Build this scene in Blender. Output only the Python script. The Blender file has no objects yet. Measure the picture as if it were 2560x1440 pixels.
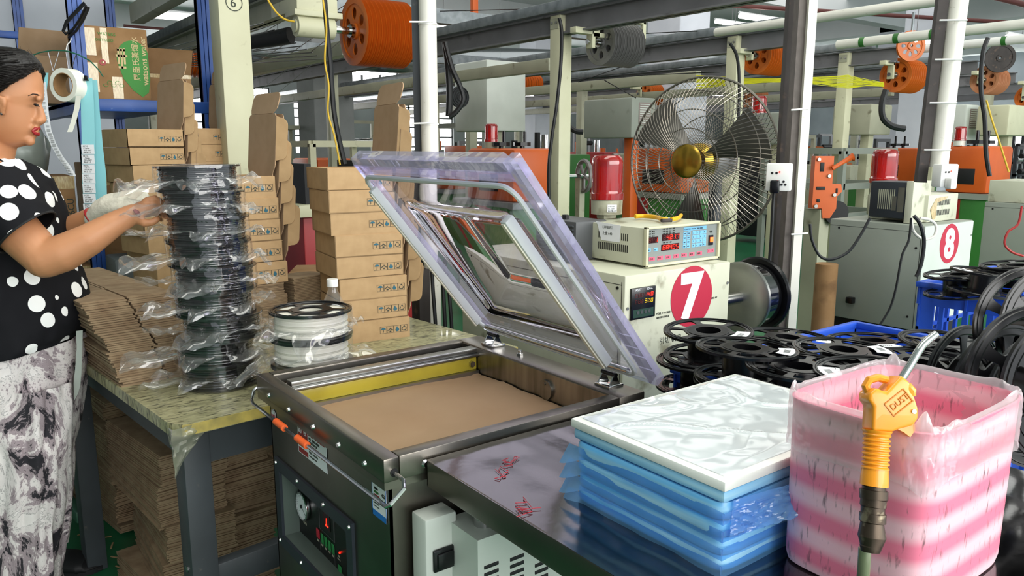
import bpy, bmesh, math, random
from mathutils import Vector, Matrix, noise
R=random.Random(7)
C=bpy.context.scene.collection
sc=bpy.context.scene
# ---------------- camera (1.40 m above the floor, tilted down 10 degrees) ----------------
F=1950.0; H=1.40; PITCH=math.atan2(355,F); YAW=math.radians(53.2)
cam=bpy.data.objects.new('camera',bpy.data.cameras.new('camera')); C.objects.link(cam)
cam.location=(0,0,H); cam.rotation_euler=(math.pi/2-PITCH,0,YAW-math.pi/2)
cam.data.sensor_width=36; cam.data.lens=36*F/2560; cam.data.clip_start=.02; cam.data.clip_end=200
sc.camera=cam
# ---------------- world, lights, exposure ----------------
w=bpy.data.worlds.new('world'); sc.world=w; w.use_nodes=True
bg=w.node_tree.nodes['Background']; bg.inputs[0].default_value=(.86,.93,1,1); bg.inputs[1].default_value=1.3
def area(name,loc,rot,sx,sy,power,col=(1,1,1)):
    l=bpy.data.lights.new(name,'AREA'); l.shape='RECTANGLE'; l.size=sx; l.size_y=sy; l.energy=power; l.color=col
    o=bpy.data.objects.new(name,l); C.objects.link(o); o.location=loc; o.rotation_euler=rot; return o
rd=math.radians
area('daylight_window_bank',(4,-4.6,2.6),(rd(78),0,0),12,2.6,620,(1,.985,.95))
area('ceiling_lamps_packing',(1.6,.8,4.05),(0,0,0),5,1.2,95,(1,.97,.90))
area('ceiling_lamps_rows',(8,7,4.05),(0,0,0),12,10,420,(1,.98,.94))
area('daylight_far_windows',(8,19.6,2.3),(rd(-90),0,0),16,1.6,330,(1,1,1)); area('ceiling_fill_right',(25.6,9,2.2),(0,rd(90),0),1.6,10,260,(1,1,1))  # the right-hand lamp is added fill that brightens the upper hall
sc.view_settings.view_transform='Standard'; sc.view_settings.look='None'; sc.view_settings.gamma=1
sc.view_settings.use_curve_mapping=False; sc.view_settings.exposure=0.15
try:
    sc.cycles.transparent_max_bounces=24; sc.cycles.max_bounces=10; sc.cycles.transmission_bounces=10
except Exception: pass
# ---------------- pixel of the photograph -> point of the place ----------------
_R=Vector((math.sin(YAW),-math.cos(YAW),0)); _H=Vector((math.cos(YAW),math.sin(YAW),0)); _Z=Vector((0,0,1))
_F=_H*math.cos(PITCH)-_Z*math.sin(PITCH); _U=_H*math.sin(PITCH)+_Z*math.cos(PITCH); _O=Vector((0,0,H))
def ray(px,py): return _F+_R*((px-1280)/F)+_U*((720-py)/F)
def pz(px,py,z): d=ray(px,py); return _O+d*((z-H)/d.z)
def px_(px,py,x): d=ray(px,py); return _O+d*(x/d.x)
def py_(px,py,y): d=ray(px,py); return _O+d*(y/d.y)
def pd(px,py,D): return _O+ray(px,py)*D
def ph(px,py,h):                       # on the upright plane h metres ahead
    d=ray(px,py); return _O+d*(h/(d.dot(_H)))
# ---------------- mesh builder ----------------
class G:
    def __init__(s): s.v=[]; s.f=[]; s.m=[]; s.uv=None
    def add(s,vs,fs,mi=0,M=None):
        n=len(s.v)
        for p in vs:
            p=Vector(p); s.v.append(M@p if M else p)
        for f in fs: s.f.append(tuple(i+n for i in f)); s.m.append(mi)
        return s
    def box(s,x0,x1,y0,y1,z0,z1,mi=0,M=None):
        v=[(x,y,z) for z in (z0,z1) for y in (y0,y1) for x in (x0,x1)]
        return s.add(v,[(0,2,3,1),(4,5,7,6),(0,1,5,4),(2,6,7,3),(0,4,6,2),(1,3,7,5)],mi,M)
    def cbox(s,x0,x1,y0,y1,z0,z1,b=.004,mi=0,M=None):     # box with cut edges
        bm=bmesh.new(); vs=[bm.verts.new(p) for p in [(x,y,z) for z in (z0,z1) for y in (y0,y1) for x in (x0,x1)]]
        for f in [(0,2,3,1),(4,5,7,6),(0,1,5,4),(2,6,7,3),(0,4,6,2),(1,3,7,5)]: bm.faces.new([vs[i] for i in f])
        bmesh.ops.bevel(bm,geom=list(bm.edges),offset=b,segments=2,affect='EDGES',profile=.5)
        bm.verts.index_update(); s.add([v.co.copy() for v in bm.verts],[[v.index for v in f.verts] for f in bm.faces],mi,M); bm.free(); return s
    def prism(s,poly,z0,z1,mi=0,M=None):
        n=len(poly); v=[(x,y,z0) for x,y in poly]+[(x,y,z1) for x,y in poly]
        f=[tuple(range(n-1,-1,-1)),tuple(range(n,2*n))]+[(i,(i+1)%n,n+(i+1)%n,n+i) for i in range(n)]
        return s.add(v,f,mi,M)
    def tube(s,pts,r,seg=8,mi=0,M=None,flat=1.0,closed=False):
        pts=[Vector(p) for p in pts]; n=len(pts); rs=r if isinstance(r,(list,tuple)) else [r]*n
        T=[]
        for i in range(n):
            a=pts[max(i-1,0)] if not closed else pts[i-1]; b=pts[min(i+1,n-1)] if not closed else pts[(i+1)%n]
            T.append((b-a).normalized() if (b-a).length>1e-9 else Vector((0,0,1)))
        up=Vector((0,0,1)) if abs(T[0].z)<.9 else Vector((1,0,0)); N=(up-T[0]*up.dot(T[0])).normalized(); vs=[]
        for i in range(n):
            N=(N-T[i]*N.dot(T[i])); N=N.normalized() if N.length>1e-6 else T[i].orthogonal().normalized(); B=T[i].cross(N)
            for k in range(seg):
                a=2*math.pi*k/seg; vs.append(pts[i]+(N*math.cos(a)*flat+B*math.sin(a))*rs[i])
        fs=[]; m=n if closed else n-1
        for i in range(m):
            for k in range(seg):
                k2=(k+1)%seg; j=(i+1)%n; fs.append((i*seg+k,i*seg+k2,j*seg+k2,j*seg+k))
        if not closed: fs+= [tuple(range(seg-1,-1,-1)),tuple((n-1)*seg+k for k in range(seg))]
        return s.add(vs,fs,mi,M)
    def cyl(s,a,b,r,r2=None,seg=20,mi=0,M=None): return s.tube([a,b],[r,r if r2 is None else r2],seg,mi,M)
    def lathe(s,prof,seg=32,mi=0,M=None,close=False):      # profile (r,z) about z
        n=len(prof); vs=[(r*math.cos(2*math.pi*k/seg),r*math.sin(2*math.pi*k/seg),z) for r,z in prof for k in range(seg)]
        fs=[]
        for i in range(n if close else n-1):
            j=(i+1)%n
            for k in range(seg): k2=(k+1)%seg; fs.append((i*seg+k,i*seg+k2,j*seg+k2,j*seg+k))
        return s.add(vs,fs,mi,M)
    def grid(s,fn,nu,nv,mi=0,wrap=False,M=None):
        vs=[fn(i/(nu),j/(nv)) for j in range(nv+1) for i in range(nu if wrap else nu+1)]; w=nu if wrap else nu+1; fs=[]
        for j in range(nv):
            for i in range(nu): i2=(i+1)%w if wrap else i+1; fs.append((j*w+i,j*w+i2,(j+1)*w+i2,(j+1)*w+i))
        return s.add(vs,fs,mi,M)
    def holed(s,r0,r1,n,z0,z1,hole,mi=0,M=None,K=24):      # disc r0..r1 with n openings; hole(t)-> (u,v) in -1..1 of its sector
        rm=(r0+r1)/2; hr=(r1-r0)/2; ha=math.pi/n
        for q in range(n):
            a0=2*math.pi*q/n; P=lambda u,v: ((rm+v*hr)*math.cos(a0+u*ha),(rm+v*hr)*math.sin(a0+u*ha))
            o=[];h=[]
            for k in range(K):
                t=2*math.pi*(k+.5*0)/K+math.pi/4; c,sn=math.cos(t),math.sin(t); m=max(abs(c),abs(sn)); o.append(P(c/m,sn/m)); u,v=hole(t); h.append(P(u,v))
            vs=[(x,y,z1) for x,y in o]+[(x,y,z1) for x,y in h]+[(x,y,z0) for x,y in h]+[(x,y,z0) for x,y in o]; fs=[]
            for k in range(K):
                j=(k+1)%K; fs+=[(k,j,K+j,K+k),(K+k,K+j,2*K+j,2*K+k),(2*K+k,2*K+j,3*K+j,3*K+k)]
            s.add(vs,fs,mi,M)
        s.lathe([(r1,z0),(r1,z1)],n*8,mi,M); s.lathe([(r0,z1),(r0,z0)],n*8,mi,M); return s
def mesh(name,g,mats,smooth=35,uv=None):
    me=bpy.data.meshes.new(name); me.from_pydata([tuple(v) for v in g.v],[],g.f); 
    if not isinstance(mats,(list,tuple)): mats=[mats]
    for m in mats: me.materials.append(m)
    if len(mats)>1: me.polygons.foreach_set('material_index',g.m)
    me.validate(); me.update()
    if smooth:
        me.polygons.foreach_set('use_smooth',[True]*len(me.polygons))
        try: me.set_sharp_from_angle(angle=rd(smooth))
        except Exception: pass
    return me
def obj(name,g,mats,parent=None,smooth=35,label=None,kind=None,me=None):
    me=me or mesh(name,g,mats,smooth); o=bpy.data.objects.new(name,me); C.objects.link(o)
    if parent is not None:
        o.parent=parent
        p=parent
        while p.parent: p=p.parent
        o.matrix_parent_inverse=Matrix.Identity(4) if parent.parent else Matrix.Translation(-parent.location)
    if label: o['label']=label
    if kind: o['kind']=kind
    return o
def tag(o,label,cat,group=None,kind=None):
    if label: o['label']=label
    if cat: o['category']=cat
    if group: o['group']=group
    if kind: o['kind']=kind
    return o
def thing(name,label,cat,loc=(0,0,0),group=None):
    o=bpy.data.objects.new(name,None); o.empty_display_size=.05; C.objects.link(o); o.location=loc; tag(o,label,cat,group); return o
def dup(root,loc=None,rz=None,label=None,group=None,rot=None,scale=None):
    kids=[(c,[g for g in bpy.data.objects if g.parent==c]) for c in bpy.data.objects if c.parent==root]
    r=root.copy(); C.objects.link(r)
    if loc is not None: r.location=loc
    if rz is not None: r.rotation_euler=(0,0,rz)
    if rot is not None: r.rotation_euler=rot
    if scale: r.scale=(scale,)*3
    if label: r['label']=label
    if group: r['group']=group
    for c,gs in kids:
        d=c.copy(); C.objects.link(d); d.parent=r
        for g in gs: e=g.copy(); C.objects.link(e); e.parent=d
    return r
def single(name,g,mats,label,cat,group=None,smooth=35,kind=None): return tag(obj(name,g,mats,None,smooth),label,cat,group,kind)
def struct(name,g,mats,smooth=None):
    o=obj(name,g,mats,None,smooth); o['kind']='structure'; return o
ORDW=['first','second','third','fourth','fifth','sixth','seventh','eighth','ninth','tenth','eleventh','twelfth','thirteenth','fourteenth','fifteenth','sixteenth','seventeenth','eighteenth','nineteenth','twentieth','twenty-first','twenty-second','twenty-third','twenty-fourth','twenty-fifth','twenty-sixth','twenty-seventh','twenty-eighth','twenty-ninth','thirtieth']
def number(objs,txt):     # labels by place, counted from the left of the photo
    objs=[(((p-_O).dot(_R))/((p-_O).dot(_F)),o) for o,p in objs]; objs.sort(key=lambda t:t[0])
    for i,(a,o) in enumerate(objs): o['label']=txt%('leftmost' if i==0 else 'rightmost' if i==len(objs)-1 else ORDW[i]+' from the left')
def RX(a): return Matrix.Rotation(rd(a),4,'X')
def RY(a): return Matrix.Rotation(rd(a),4,'Y')
def RZ(a): return Matrix.Rotation(rd(a),4,'Z')
def TR(*p): return Matrix.Translation(Vector(p if len(p)>1 else p[0]))
def basis(o,x,y):                                       # plane frame at o with in-plane axes x,y
    x=Vector(x).normalized(); z=x.cross(Vector(y)).normalized(); y=z.cross(x)
    return Matrix(((x.x,y.x,z.x,o[0]),(x.y,y.y,z.y,o[1]),(x.z,y.z,z.z,o[2]),(0,0,0,1)))
# ---------------- materials ----------------
def lin(h):
    if not isinstance(h,str): return tuple(h)+((1,) if len(h)==3 else ())
    c=[int(h[i:i+2],16)/255 for i in (0,2,4)]; return tuple(x/12.92 if x<=.04045 else ((x+.055)/1.055)**2.4 for x in c)+(1,)
def pm(name,col,rough=.5,metal=0,var=None,vs=6,vd=4,bump=0,bs=60,emit=0,ecol=None,trans=0,ior=1.45,coat=0,spec=.5,grime=None,gs=3,gt=.6,stretch=None,sss=0,alpha=1,rvar=0):
    m=bpy.data.materials.new(name); m.use_nodes=True; nt=m.node_tree; N=nt.nodes; L=nt.links; b=N['Principled BSDF']
    b.inputs['Base Color'].default_value=lin(col); b.inputs['Roughness'].default_value=rough; b.inputs['Metallic'].default_value=metal
    b.inputs['IOR'].default_value=ior; b.inputs['Specular IOR Level'].default_value=spec; b.inputs['Coat Weight'].default_value=coat; b.inputs['Alpha'].default_value=alpha
    b.inputs['Transmission Weight'].default_value=trans
    if sss: b.inputs['Subsurface Weight'].default_value=sss; b.inputs['Subsurface Radius'].default_value=(.02,.008,.005); b.inputs['Subsurface Scale'].default_value=.5
    if emit: b.inputs['Emission Color'].default_value=lin(ecol or col); b.inputs['Emission Strength'].default_value=emit
    tc=N.new('ShaderNodeTexCoord'); src=tc.outputs['Object']
    if stretch:
        mp=N.new('ShaderNodeMapping'); mp.inputs['Scale'].default_value=stretch; L.new(src,mp.inputs[0]); src=mp.outputs[0]
    cur=None
    def nz(scale,det=4):
        n=N.new('ShaderNodeTexNoise'); n.inputs['Scale'].default_value=scale; n.inputs['Detail'].default_value=det; L.new(src,n.inputs['Vector']); return n.outputs[0]
    def ramp(s,a,b_):
        r=N.new('ShaderNodeValToRGB'); r.color_ramp.elements[0].position=a; r.color_ramp.elements[1].position=b_; L.new(s,r.inputs[0]); return r
    if var:
        r=ramp(nz(vs,vd),.35,.68); r.color_ramp.elements[0].color=lin(col); r.color_ramp.elements[1].color=lin(var); cur=r.outputs[0]
    if grime:
        r=ramp(nz(gs,8),gt,gt+.12); mx=N.new('ShaderNodeMix'); mx.data_type='RGBA'; L.new(r.outputs[0],mx.inputs[0])
        if cur: L.new(cur,mx.inputs[6])
        else: mx.inputs[6].default_value=lin(col)
        mx.inputs[7].default_value=lin(grime); cur=mx.outputs[2]
    if cur: L.new(cur,b.inputs['Base Color'])
    if rvar:
        r=N.new('ShaderNodeMapRange'); L.new(nz(vs*2),r.inputs[0]); r.inputs[3].default_value=max(rough-rvar,0.02); r.inputs[4].default_value=rough+rvar; L.new(r.outputs[0],b.inputs['Roughness'])
    if bump:
        bn=N.new('ShaderNodeBump'); bn.inputs['Strength'].default_value=min(bump,1); bn.inputs['Distance'].default_value=.01*max(bump,.1); L.new(nz(bs,5),bn.inputs['Height']); L.new(bn.outputs[0],b.inputs['Normal'])
    return m
def film(name,col=(1,1,1),op=.12,rough=.08,gl=.35,bs=34,bd=.004,base=.045):   # thin clear plastic sheet
    m=bpy.data.materials.new(name); m.use_nodes=True; nt=m.node_tree; N=nt.nodes; L=nt.links; N.clear()
    out=N.new('ShaderNodeOutputMaterial'); tr=N.new('ShaderNodeBsdfTransparent'); tr.inputs[0].default_value=tuple(col)+(1,)
    gs=N.new('ShaderNodeBsdfGlossy'); gs.inputs['Roughness'].default_value=rough; gs.inputs[0].default_value=(1,1,1,1)
    df=N.new('ShaderNodeBsdfTranslucent'); df.inputs[0].default_value=(.9,.93,.96,1)
    d2=N.new('ShaderNodeBsdfDiffuse'); d2.inputs[0].default_value=tuple(.9*c for c in col)+(1,)
    m0=N.new('ShaderNodeMixShader'); m0.inputs[0].default_value=.5; L.new(df.outputs[0],m0.inputs[1]); L.new(d2.outputs[0],m0.inputs[2])
    m1=N.new('ShaderNodeMixShader'); m1.inputs[0].default_value=op; L.new(tr.outputs[0],m1.inputs[1]); L.new(m0.outputs[0],m1.inputs[2])
    lw=N.new('ShaderNodeLayerWeight'); lw.inputs[0].default_value=.5; m2=N.new('ShaderNodeMixShader')
    tc=N.new('ShaderNodeTexCoord'); n=N.new('ShaderNodeTexNoise'); n.inputs['Scale'].default_value=bs; n.inputs['Detail'].default_value=2; L.new(tc.outputs['Object'],n.inputs['Vector'])
    bn=N.new('ShaderNodeBump'); bn.inputs['Strength'].default_value=.5; bn.inputs['Distance'].default_value=bd; L.new(n.outputs[0],bn.inputs['Height']); L.new(bn.outputs[0],gs.inputs['Normal'])
    pw=N.new('ShaderNodeMath'); pw.operation='POWER'; pw.inputs[1].default_value=2.2; L.new(lw.outputs['Facing'],pw.inputs[0])
    mr=N.new('ShaderNodeMath'); mr.operation='MULTIPLY_ADD'; mr.inputs[1].default_value=gl; mr.inputs[2].default_value=base; L.new(pw.outputs[0],mr.inputs[0])
    L.new(mr.outputs[0],m2.inputs[0]); L.new(m1.outputs[0],m2.inputs[1]); L.new(gs.outputs[0],m2.inputs[2]); L.new(m2.outputs[0],out.inputs[0]); return m
M={}
M['card']=pm('cardboard','b0926b',.85,var='a68862',vs=30,bump=.04,bs=180)
M['cardin']=pm('cardboard_inside','a98d70',.9,var='a08466',vs=20)
M['carddark']=pm('cardboard_old','9a7752',.9,var='85643f',vs=9,grime='6f5235',gs=6)
M['sheet']=pm('cardboard_sheet','958064',.9,var='7f684f',vs=25)
M['edge']=pm('cardboard_edge','8d6c49',.95,var='6f5337',vs=60,stretch=(1,1,6))
M['ink']=pm('print_ink','3a3f38',.8); M['inkblue']=pm('print_ink_blue','2d5f70',.8)
M['steel']=pm('brushed_steel','a39f98',.34,1,var='77736c',vs=4,rvar=.06,stretch=(1,8,1))
M['steeldk']=pm('brushed_steel_body','8a847b',.33,1,var='625d56',vs=3,rvar=.05)
M['chrome']=pm('chrome','c9c9c9',.1,1)
M['alu']=pm('aluminium','a8a8a4',.35,1,var='8f8f8c',vs=8)
M['wrapsteel']=pm('film_covered_steel','7e7b7c',.13,1,var='6d6a6b',vs=3,bump=.35,bs=7)
M['wood']=pm('worn_table_board','a39f7a',.4,var='828060',vs=9,grime='4e4c38',gs=14,gt=.52,stretch=(3,9,3),bump=.1,bs=40,coat=.3)
M['yedge']=pm('yellow_tape_edge','c2ac5a',.45,var='8f8450',vs=20)
M['tleg']=pm('dark_grey_painted_steel','3e4347',.5,var='33373a',vs=5,grime='6a655c',gs=25,gt=.68)
M['tlegblk']=pm('black_leg_side','1b1c1e',.6,grime='4a453c',gs=20,gt=.66)
M['black']=pm('black_plastic','0b0b0d',.25,var='101013',vs=10)
M['blackmat']=pm('black_rubber','131315',.6)
M['panel']=pm('black_panel','0c0c0d',.35); M['navy']=pm('dark_blue_grey_metal','2b3038',.45)
M['fil']=pm('black_filament','0b0b0d',.13,coat=1)
M['filw']=pm('white_filament','e9e6da',.45,var='dcd8ca',vs=12)
M['bag']=film('clear_bag',op=.01,gl=.3,rough=.05,bs=60,bd=.0012,base=.06); M['bagmilk']=film('clear_bag_thick',op=.10,gl=.45,rough=.07,bs=22,bd=.004,base=.07)
M['bluebag']=film('blue_film',col=(.22,.56,.95),op=.42,gl=.2)
M['liner']=film('bin_liner',col=(1,.96,.97),op=.34,gl=.22,bs=26)
M['foam']=pm('white_foam','eef0ea',.7,var='e2e6e0',vs=10); M['foamb']=pm('blue_wrapped_foam','5cabe0',.4,var='a5d4ea',vs=3,coat=.3,stretch=(1,1,22))
M['foamt']=pm('foam_top','d6dde0',.5,var='ccd5da',vs=3)
M['orange']=pm('orange_paint','cf6a1c',.4,var='b95a18',vs=6,grime='9a4c18',gs=8,gt=.64)
M['orangec']=pm('orange_cabinet','cf5f1f',.45,var='bf5319',vs=3)
M['greyw']=pm('grey_pulley','8a8988',.4,.3,var='757473',vs=5)
M['pinkw']=pm('faded_orange_pulley','c58a66',.5,var='b06f45',vs=6)
M['cream']=pm('cream_paint','cac9ab',.5,var='bfbd9f',vs=4,grime='8f8a6c',gs=12,gt=.64)
M['creamg']=pm('grey_cream_paint','a9a993',.5,var='9a9a86',vs=4,grime='77745f',gs=9,gt=.62)
M['grey']=pm('machine_grey','8f958b',.45,var='868c82',vs=3,grime='6d7168',gs=5,gt=.66)
M['greyd']=pm('grey_beam','77777a',.5,.1,var='69696b',vs=4,grime='464545',gs=5)
M['galv']=pm('galvanized','8d9396',.4,.6,var='747a7d',vs=14)
M['mcream']=pm('worn_controller_paint','c3c4b0',.45,var='b9baa4',vs=5,grime='827f68',gs=11,gt=.60)
M['mwhite']=pm('controller_white','c8cec6',.4,var='bec4bc',vs=4)
M['blue']=pm('blue_crate','2a57c4',.4,var='2450b8',vs=8)
M['rack']=pm('rack_blue','24509c',.4,var='1f4486',vs=8,grime='8fa6c8',gs=24,gt=.68)
M['green']=pm('green_paint','31702d',.45,var='2b6428',vs=4); M['red']=pm('red_paint','a3262a',.45,var='93201f',vs=4)
M['floor']=pm('green_epoxy_floor','28704a',.32,var='22603d',vs=2.5,grime='39503c',gs=5,gt=.62)
M['wall']=pm('white_wall','dadde6',.8,var='c4c8d2',vs=1.2); M['ceil']=pm('ceiling_white','dfe2e3',.85,var='d2d6d8',vs=.8)
M['conc']=pm('grey_concrete','8d9090',.85,var='7b7e7e',vs=1.5)
M['pvc']=pm('white_pvc','dedcd2',.35,var='d2d0c6',vs=6,grime='a8a290',gs=40,gt=.66)
M['rust']=pm('dark_angle_iron','3a3432',.6,.2,var='2c2725',vs=12,grime='57463c',gs=20)
M['rust2']=pm('grey_angle_iron','655d58',.55,.2,var='564f4a',vs=30)
M['white']=pm('white_plastic','e4e4e0',.35); M['gold']=pm('brass','b08d3c',.25,1); M['wire']=pm('cage_wire','8b857c',.3,.9)
M['redlens']=pm('red_beacon_lens','a8100f',.14,coat=.8,trans=.35,var='8e0c0c',vs=9)
M['kraft']=pm('kraft_paper','a28563',.8,var='9b7d5b',vs=7,bump=.12,bs=14)
M['yellow']=pm('yellow_plastic','b8a636',.35,var='9f8e2c',vs=9); M['yellow2']=pm('yellow_grip','d9a514',.4)
M['cable']=pm('black_cable','131416',.5); M['ygcable']=pm('yellow_green_wire','c9a52a',.5)
M['duct']=pm('duct_silver','9da4a8',.25,.9,bump=.2,bs=20)
M['lamp']=pm('lamp_tube','ffffff',emit=9,ecol='fffdf5'); M['sky']=pm('window_daylight','ffffff',emit=5,ecol='ffffff')
M['ledr']=pm('led_red','ff2418',emit=4.5,ecol='ff2010'); M['ledd']=pm('led_window','2a0606',.2); M['ledg']=pm('led_amber','c7a313',emit=1.6,ecol='c9a010'); M['leddim']=pm('led_dim_segment','5c1410',.4)
M['keyb']=pm('key_blue','6fb3e0',.5); M['keyr']=pm('key_red','d35a75',.5); M['inst']=pm('instrument_face','7e8480',.5); M['sign']=pm('sign_red','b01f3a',.5)
M['orangeg']=pm('airgun_orange','f29a22',.35,coat=.3); M['hose']=pm('grey_green_hose','6d7a5c',.3,coat=.3); M['brass']=pm('dirty_brass','4c4238',.4,.8,grime='9a8f78',gs=60,gt=.55)
M['skin']=pm('skin','b9825c',.5,var='b07852',vs=9,sss=.12); M['hair']=pm('black_hair','120e0d',.42,bump=.5,bs=70,stretch=(1,1,5))
M['lips']=pm('red_lips','8f1f24',.35); M['eye']=pm('dark_eye','120c0b',.2); M['glove']=pm('knitted_glove','dcd8c8',.95,var='cfcaba',vs=60,bump=.4,bs=160)
M['label']=pm('white_label','e8eaee',.6); M['cyan']=pm('cyan_label_back','8fcfd6',.6,var='86c6cf',vs=3); M['tape']=pm('tape_paper','e6e6da',.6)
M['glass']=pm('clear_acrylic','eeeaff',.015,trans=1,ior=1.35,spec=.4); M['seal']=pm('grey_seal','c9cfca',.45); M['cbar']=pm('cream_bar','e8e5cf',.4)
M['bottle']=film('bottle_plastic',op=.07,gl=.3); M['bruise']=pm('bruise','8a4648',.6)
M['greenprint']=pm('green_print','3b8a35',.6,var='347b2e',vs=8); M['tapeold']=pm('wrinkled_clear_tape','cdbb8c',.2,var='a88b5c',vs=50,vd=6,stretch=(5,5,1),coat=.5)
M['yfoil']=pm('crumpled_clear_tape','8d8a62',.2,var='5f5c40',vs=30,coat=.5,bump=.5,bs=40)
def dots():
    m=bpy.data.materials.new('polka_dot_cloth'); m.use_nodes=True; nt=m.node_tree; N=nt.nodes; L=nt.links; b=N['Principled BSDF']; b.inputs['Roughness'].default_value=.8; b.inputs['Specular IOR Level'].default_value=.15
    tc=N.new('ShaderNodeTexCoord'); v=N.new('ShaderNodeTexVoronoi'); v.inputs['Scale'].default_value=17; v.inputs['Randomness'].default_value=.72; L.new(tc.outputs['Object'],v.inputs['Vector'])
    r=N.new('ShaderNodeValToRGB'); r.color_ramp.interpolation='CONSTANT'; e=r.color_ramp.elements; e[0].color=(.85,.85,.83,1); e[1].position=.355; e[1].color=(.008,.008,.01,1); L.new(v.outputs['Distance'],r.inputs[0]); L.new(r.outputs[0],b.inputs['Base Color']); return m
M['dots']=dots()
def marble():
    m=bpy.data.materials.new('marbled_trousers'); m.use_nodes=True; nt=m.node_tree; N=nt.nodes; L=nt.links; b=N['Principled BSDF']; b.inputs['Roughness'].default_value=.8
    tc=N.new('ShaderNodeTexCoord'); mp=N.new('ShaderNodeMapping'); mp.inputs['Scale'].default_value=(1,1,.6); L.new(tc.outputs['Object'],mp.inputs[0])
    def ns(s,d,dist): n=N.new('ShaderNodeTexNoise'); n.inputs['Scale'].default_value=s; n.inputs['Detail'].default_value=d; n.inputs['Distortion'].default_value=dist; n.inputs['Roughness'].default_value=.72; L.new(mp.outputs[0],n.inputs['Vector']); return n
    a=ns(10,9,1.2); r=N.new('ShaderNodeValToRGB'); e=r.color_ramp.elements
    e[0].position=.33; e[0].color=lin('17151c'); e[1].position=.62; e[1].color=lin('dcd5d2')
    for p,c in ((.425,'221f26'),(.44,'9a8c90'),(.485,'8d8085'),(.495,'cfc6c5'),(.555,'d8d2cf'),(.565,'4a4348'),(.575,'e2dcda')): x=e.new(p); x.color=lin(c)
    L.new(a.outputs[0],r.inputs[0]); L.new(r.outputs[0],b.inputs['Base Color']); return m
M['marble']=marble()
def pinkmat():
    m=bpy.data.materials.new('pink_banded_plastic'); m.use_nodes=True; nt=m.node_tree; N=nt.nodes; L=nt.links; b=N['Principled BSDF']; b.inputs['Roughness'].default_value=.4
    tc=N.new('ShaderNodeTexCoord'); wv=N.new('ShaderNodeTexWave'); wv.bands_direction='Z'; wv.inputs['Scale'].default_value=6.9; wv.inputs['Distortion'].default_value=1.6; wv.inputs['Detail'].default_value=1; wv.inputs['Detail Scale'].default_value=.8; L.new(tc.outputs['Object'],wv.inputs['Vector'])
    r=N.new('ShaderNodeValToRGB'); e=r.color_ramp.elements; e[0].color=lin('f0c2cb'); e[1].color=lin('e97f99'); e[0].position=.1; e[1].position=.85; L.new(wv.outputs[0],r.inputs[0])
    n=N.new('ShaderNodeTexNoise'); n.inputs['Scale'].default_value=95; n.inputs['Detail'].default_value=12; mp=N.new('ShaderNodeMapping'); mp.inputs['Scale'].default_value=(2.2,2.2,.45); L.new(tc.outputs['Object'],mp.inputs[0]); L.new(mp.outputs[0],n.inputs['Vector'])
    r2=N.new('ShaderNodeValToRGB'); r2.color_ramp.elements[0].position=.58; r2.color_ramp.elements[1].position=.75; L.new(n.outputs[0],r2.inputs[0])
    mx=N.new('ShaderNodeMix'); mx.data_type='RGBA'; L.new(r2.outputs[0],mx.inputs[0]); L.new(r.outputs[0],mx.inputs[6]); mx.inputs[7].default_value=lin('5a4a4c'); L.new(mx.outputs[2],b.inputs['Base Color']); return m
M['pink']=pinkmat()
# ---------------- lettering ----------------
_tc={}
def text_mesh(s,size,mat,bold=0,extr=.0004,align='LEFT'):
    cu=bpy.data.curves.new('lettering','FONT'); cu.body=s; cu.size=size; cu.extrude=extr; cu.offset=bold*size; cu.align_x=align; cu.resolution_u=4
    o=bpy.data.objects.new('tmp',cu); C.objects.link(o); dg=bpy.context.evaluated_depsgraph_get(); me=bpy.data.meshes.new_from_object(o.evaluated_get(dg)); bpy.data.objects.remove(o); me.materials.clear(); me.materials.append(mat); return me
def text(s,size,mat,frame,parent,name='lettering',**k):
    me=text_mesh(s,size,mat,**k); me.transform(frame)
    o=bpy.data.objects.new(name,me); C.objects.link(o); o.parent=parent
    o.matrix_parent_inverse=Matrix.Identity(4) if parent.parent else Matrix.Translation(-parent.location); return o
SEG={'0':'abcdef','1':'bc','2':'abged','3':'abgcd','4':'fgbc','5':'afgcd','6':'afgedc','7':'abc','8':'abcdefg','9':'abfgcd','.':'.',' ':''}
def seg7(g,gd,s,w,h,M_,pitch=None,dot=False):
    t=h*.12; x=0; pitch=pitch or w*1.35; sl=.12
    P={'a':(0,h-t,w,h),'g':(0,h/2-t/2,w,h/2+t/2),'d':(0,0,w,t),'f':(0,h/2,t,h),'e':(0,0,t,h/2),'b':(w-t,h/2,w,h),'c':(w-t,0,w,h/2)}
    for ch in s:
        if ch=='.': g.prism([(x-pitch*.22+t*.2,0),(x-pitch*.22+t*1.3,0),(x-pitch*.22+t*1.3,t),(x-pitch*.22+t*.2,t)],0,.0006,0,M_); continue
        for k,(a,b,c,d) in P.items():
            tgt=g if k in SEG[ch] else gd
            if tgt is None: continue
            e=t*.12; poly=[(x+a+e+b*sl,b+e),(x+c-e+b*sl,b+e),(x+c-e+d*sl,d-e),(x+a+e+d*sl,d-e)]; tgt.prism(poly,0,.0006,0,M_)
        x+=pitch
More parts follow.
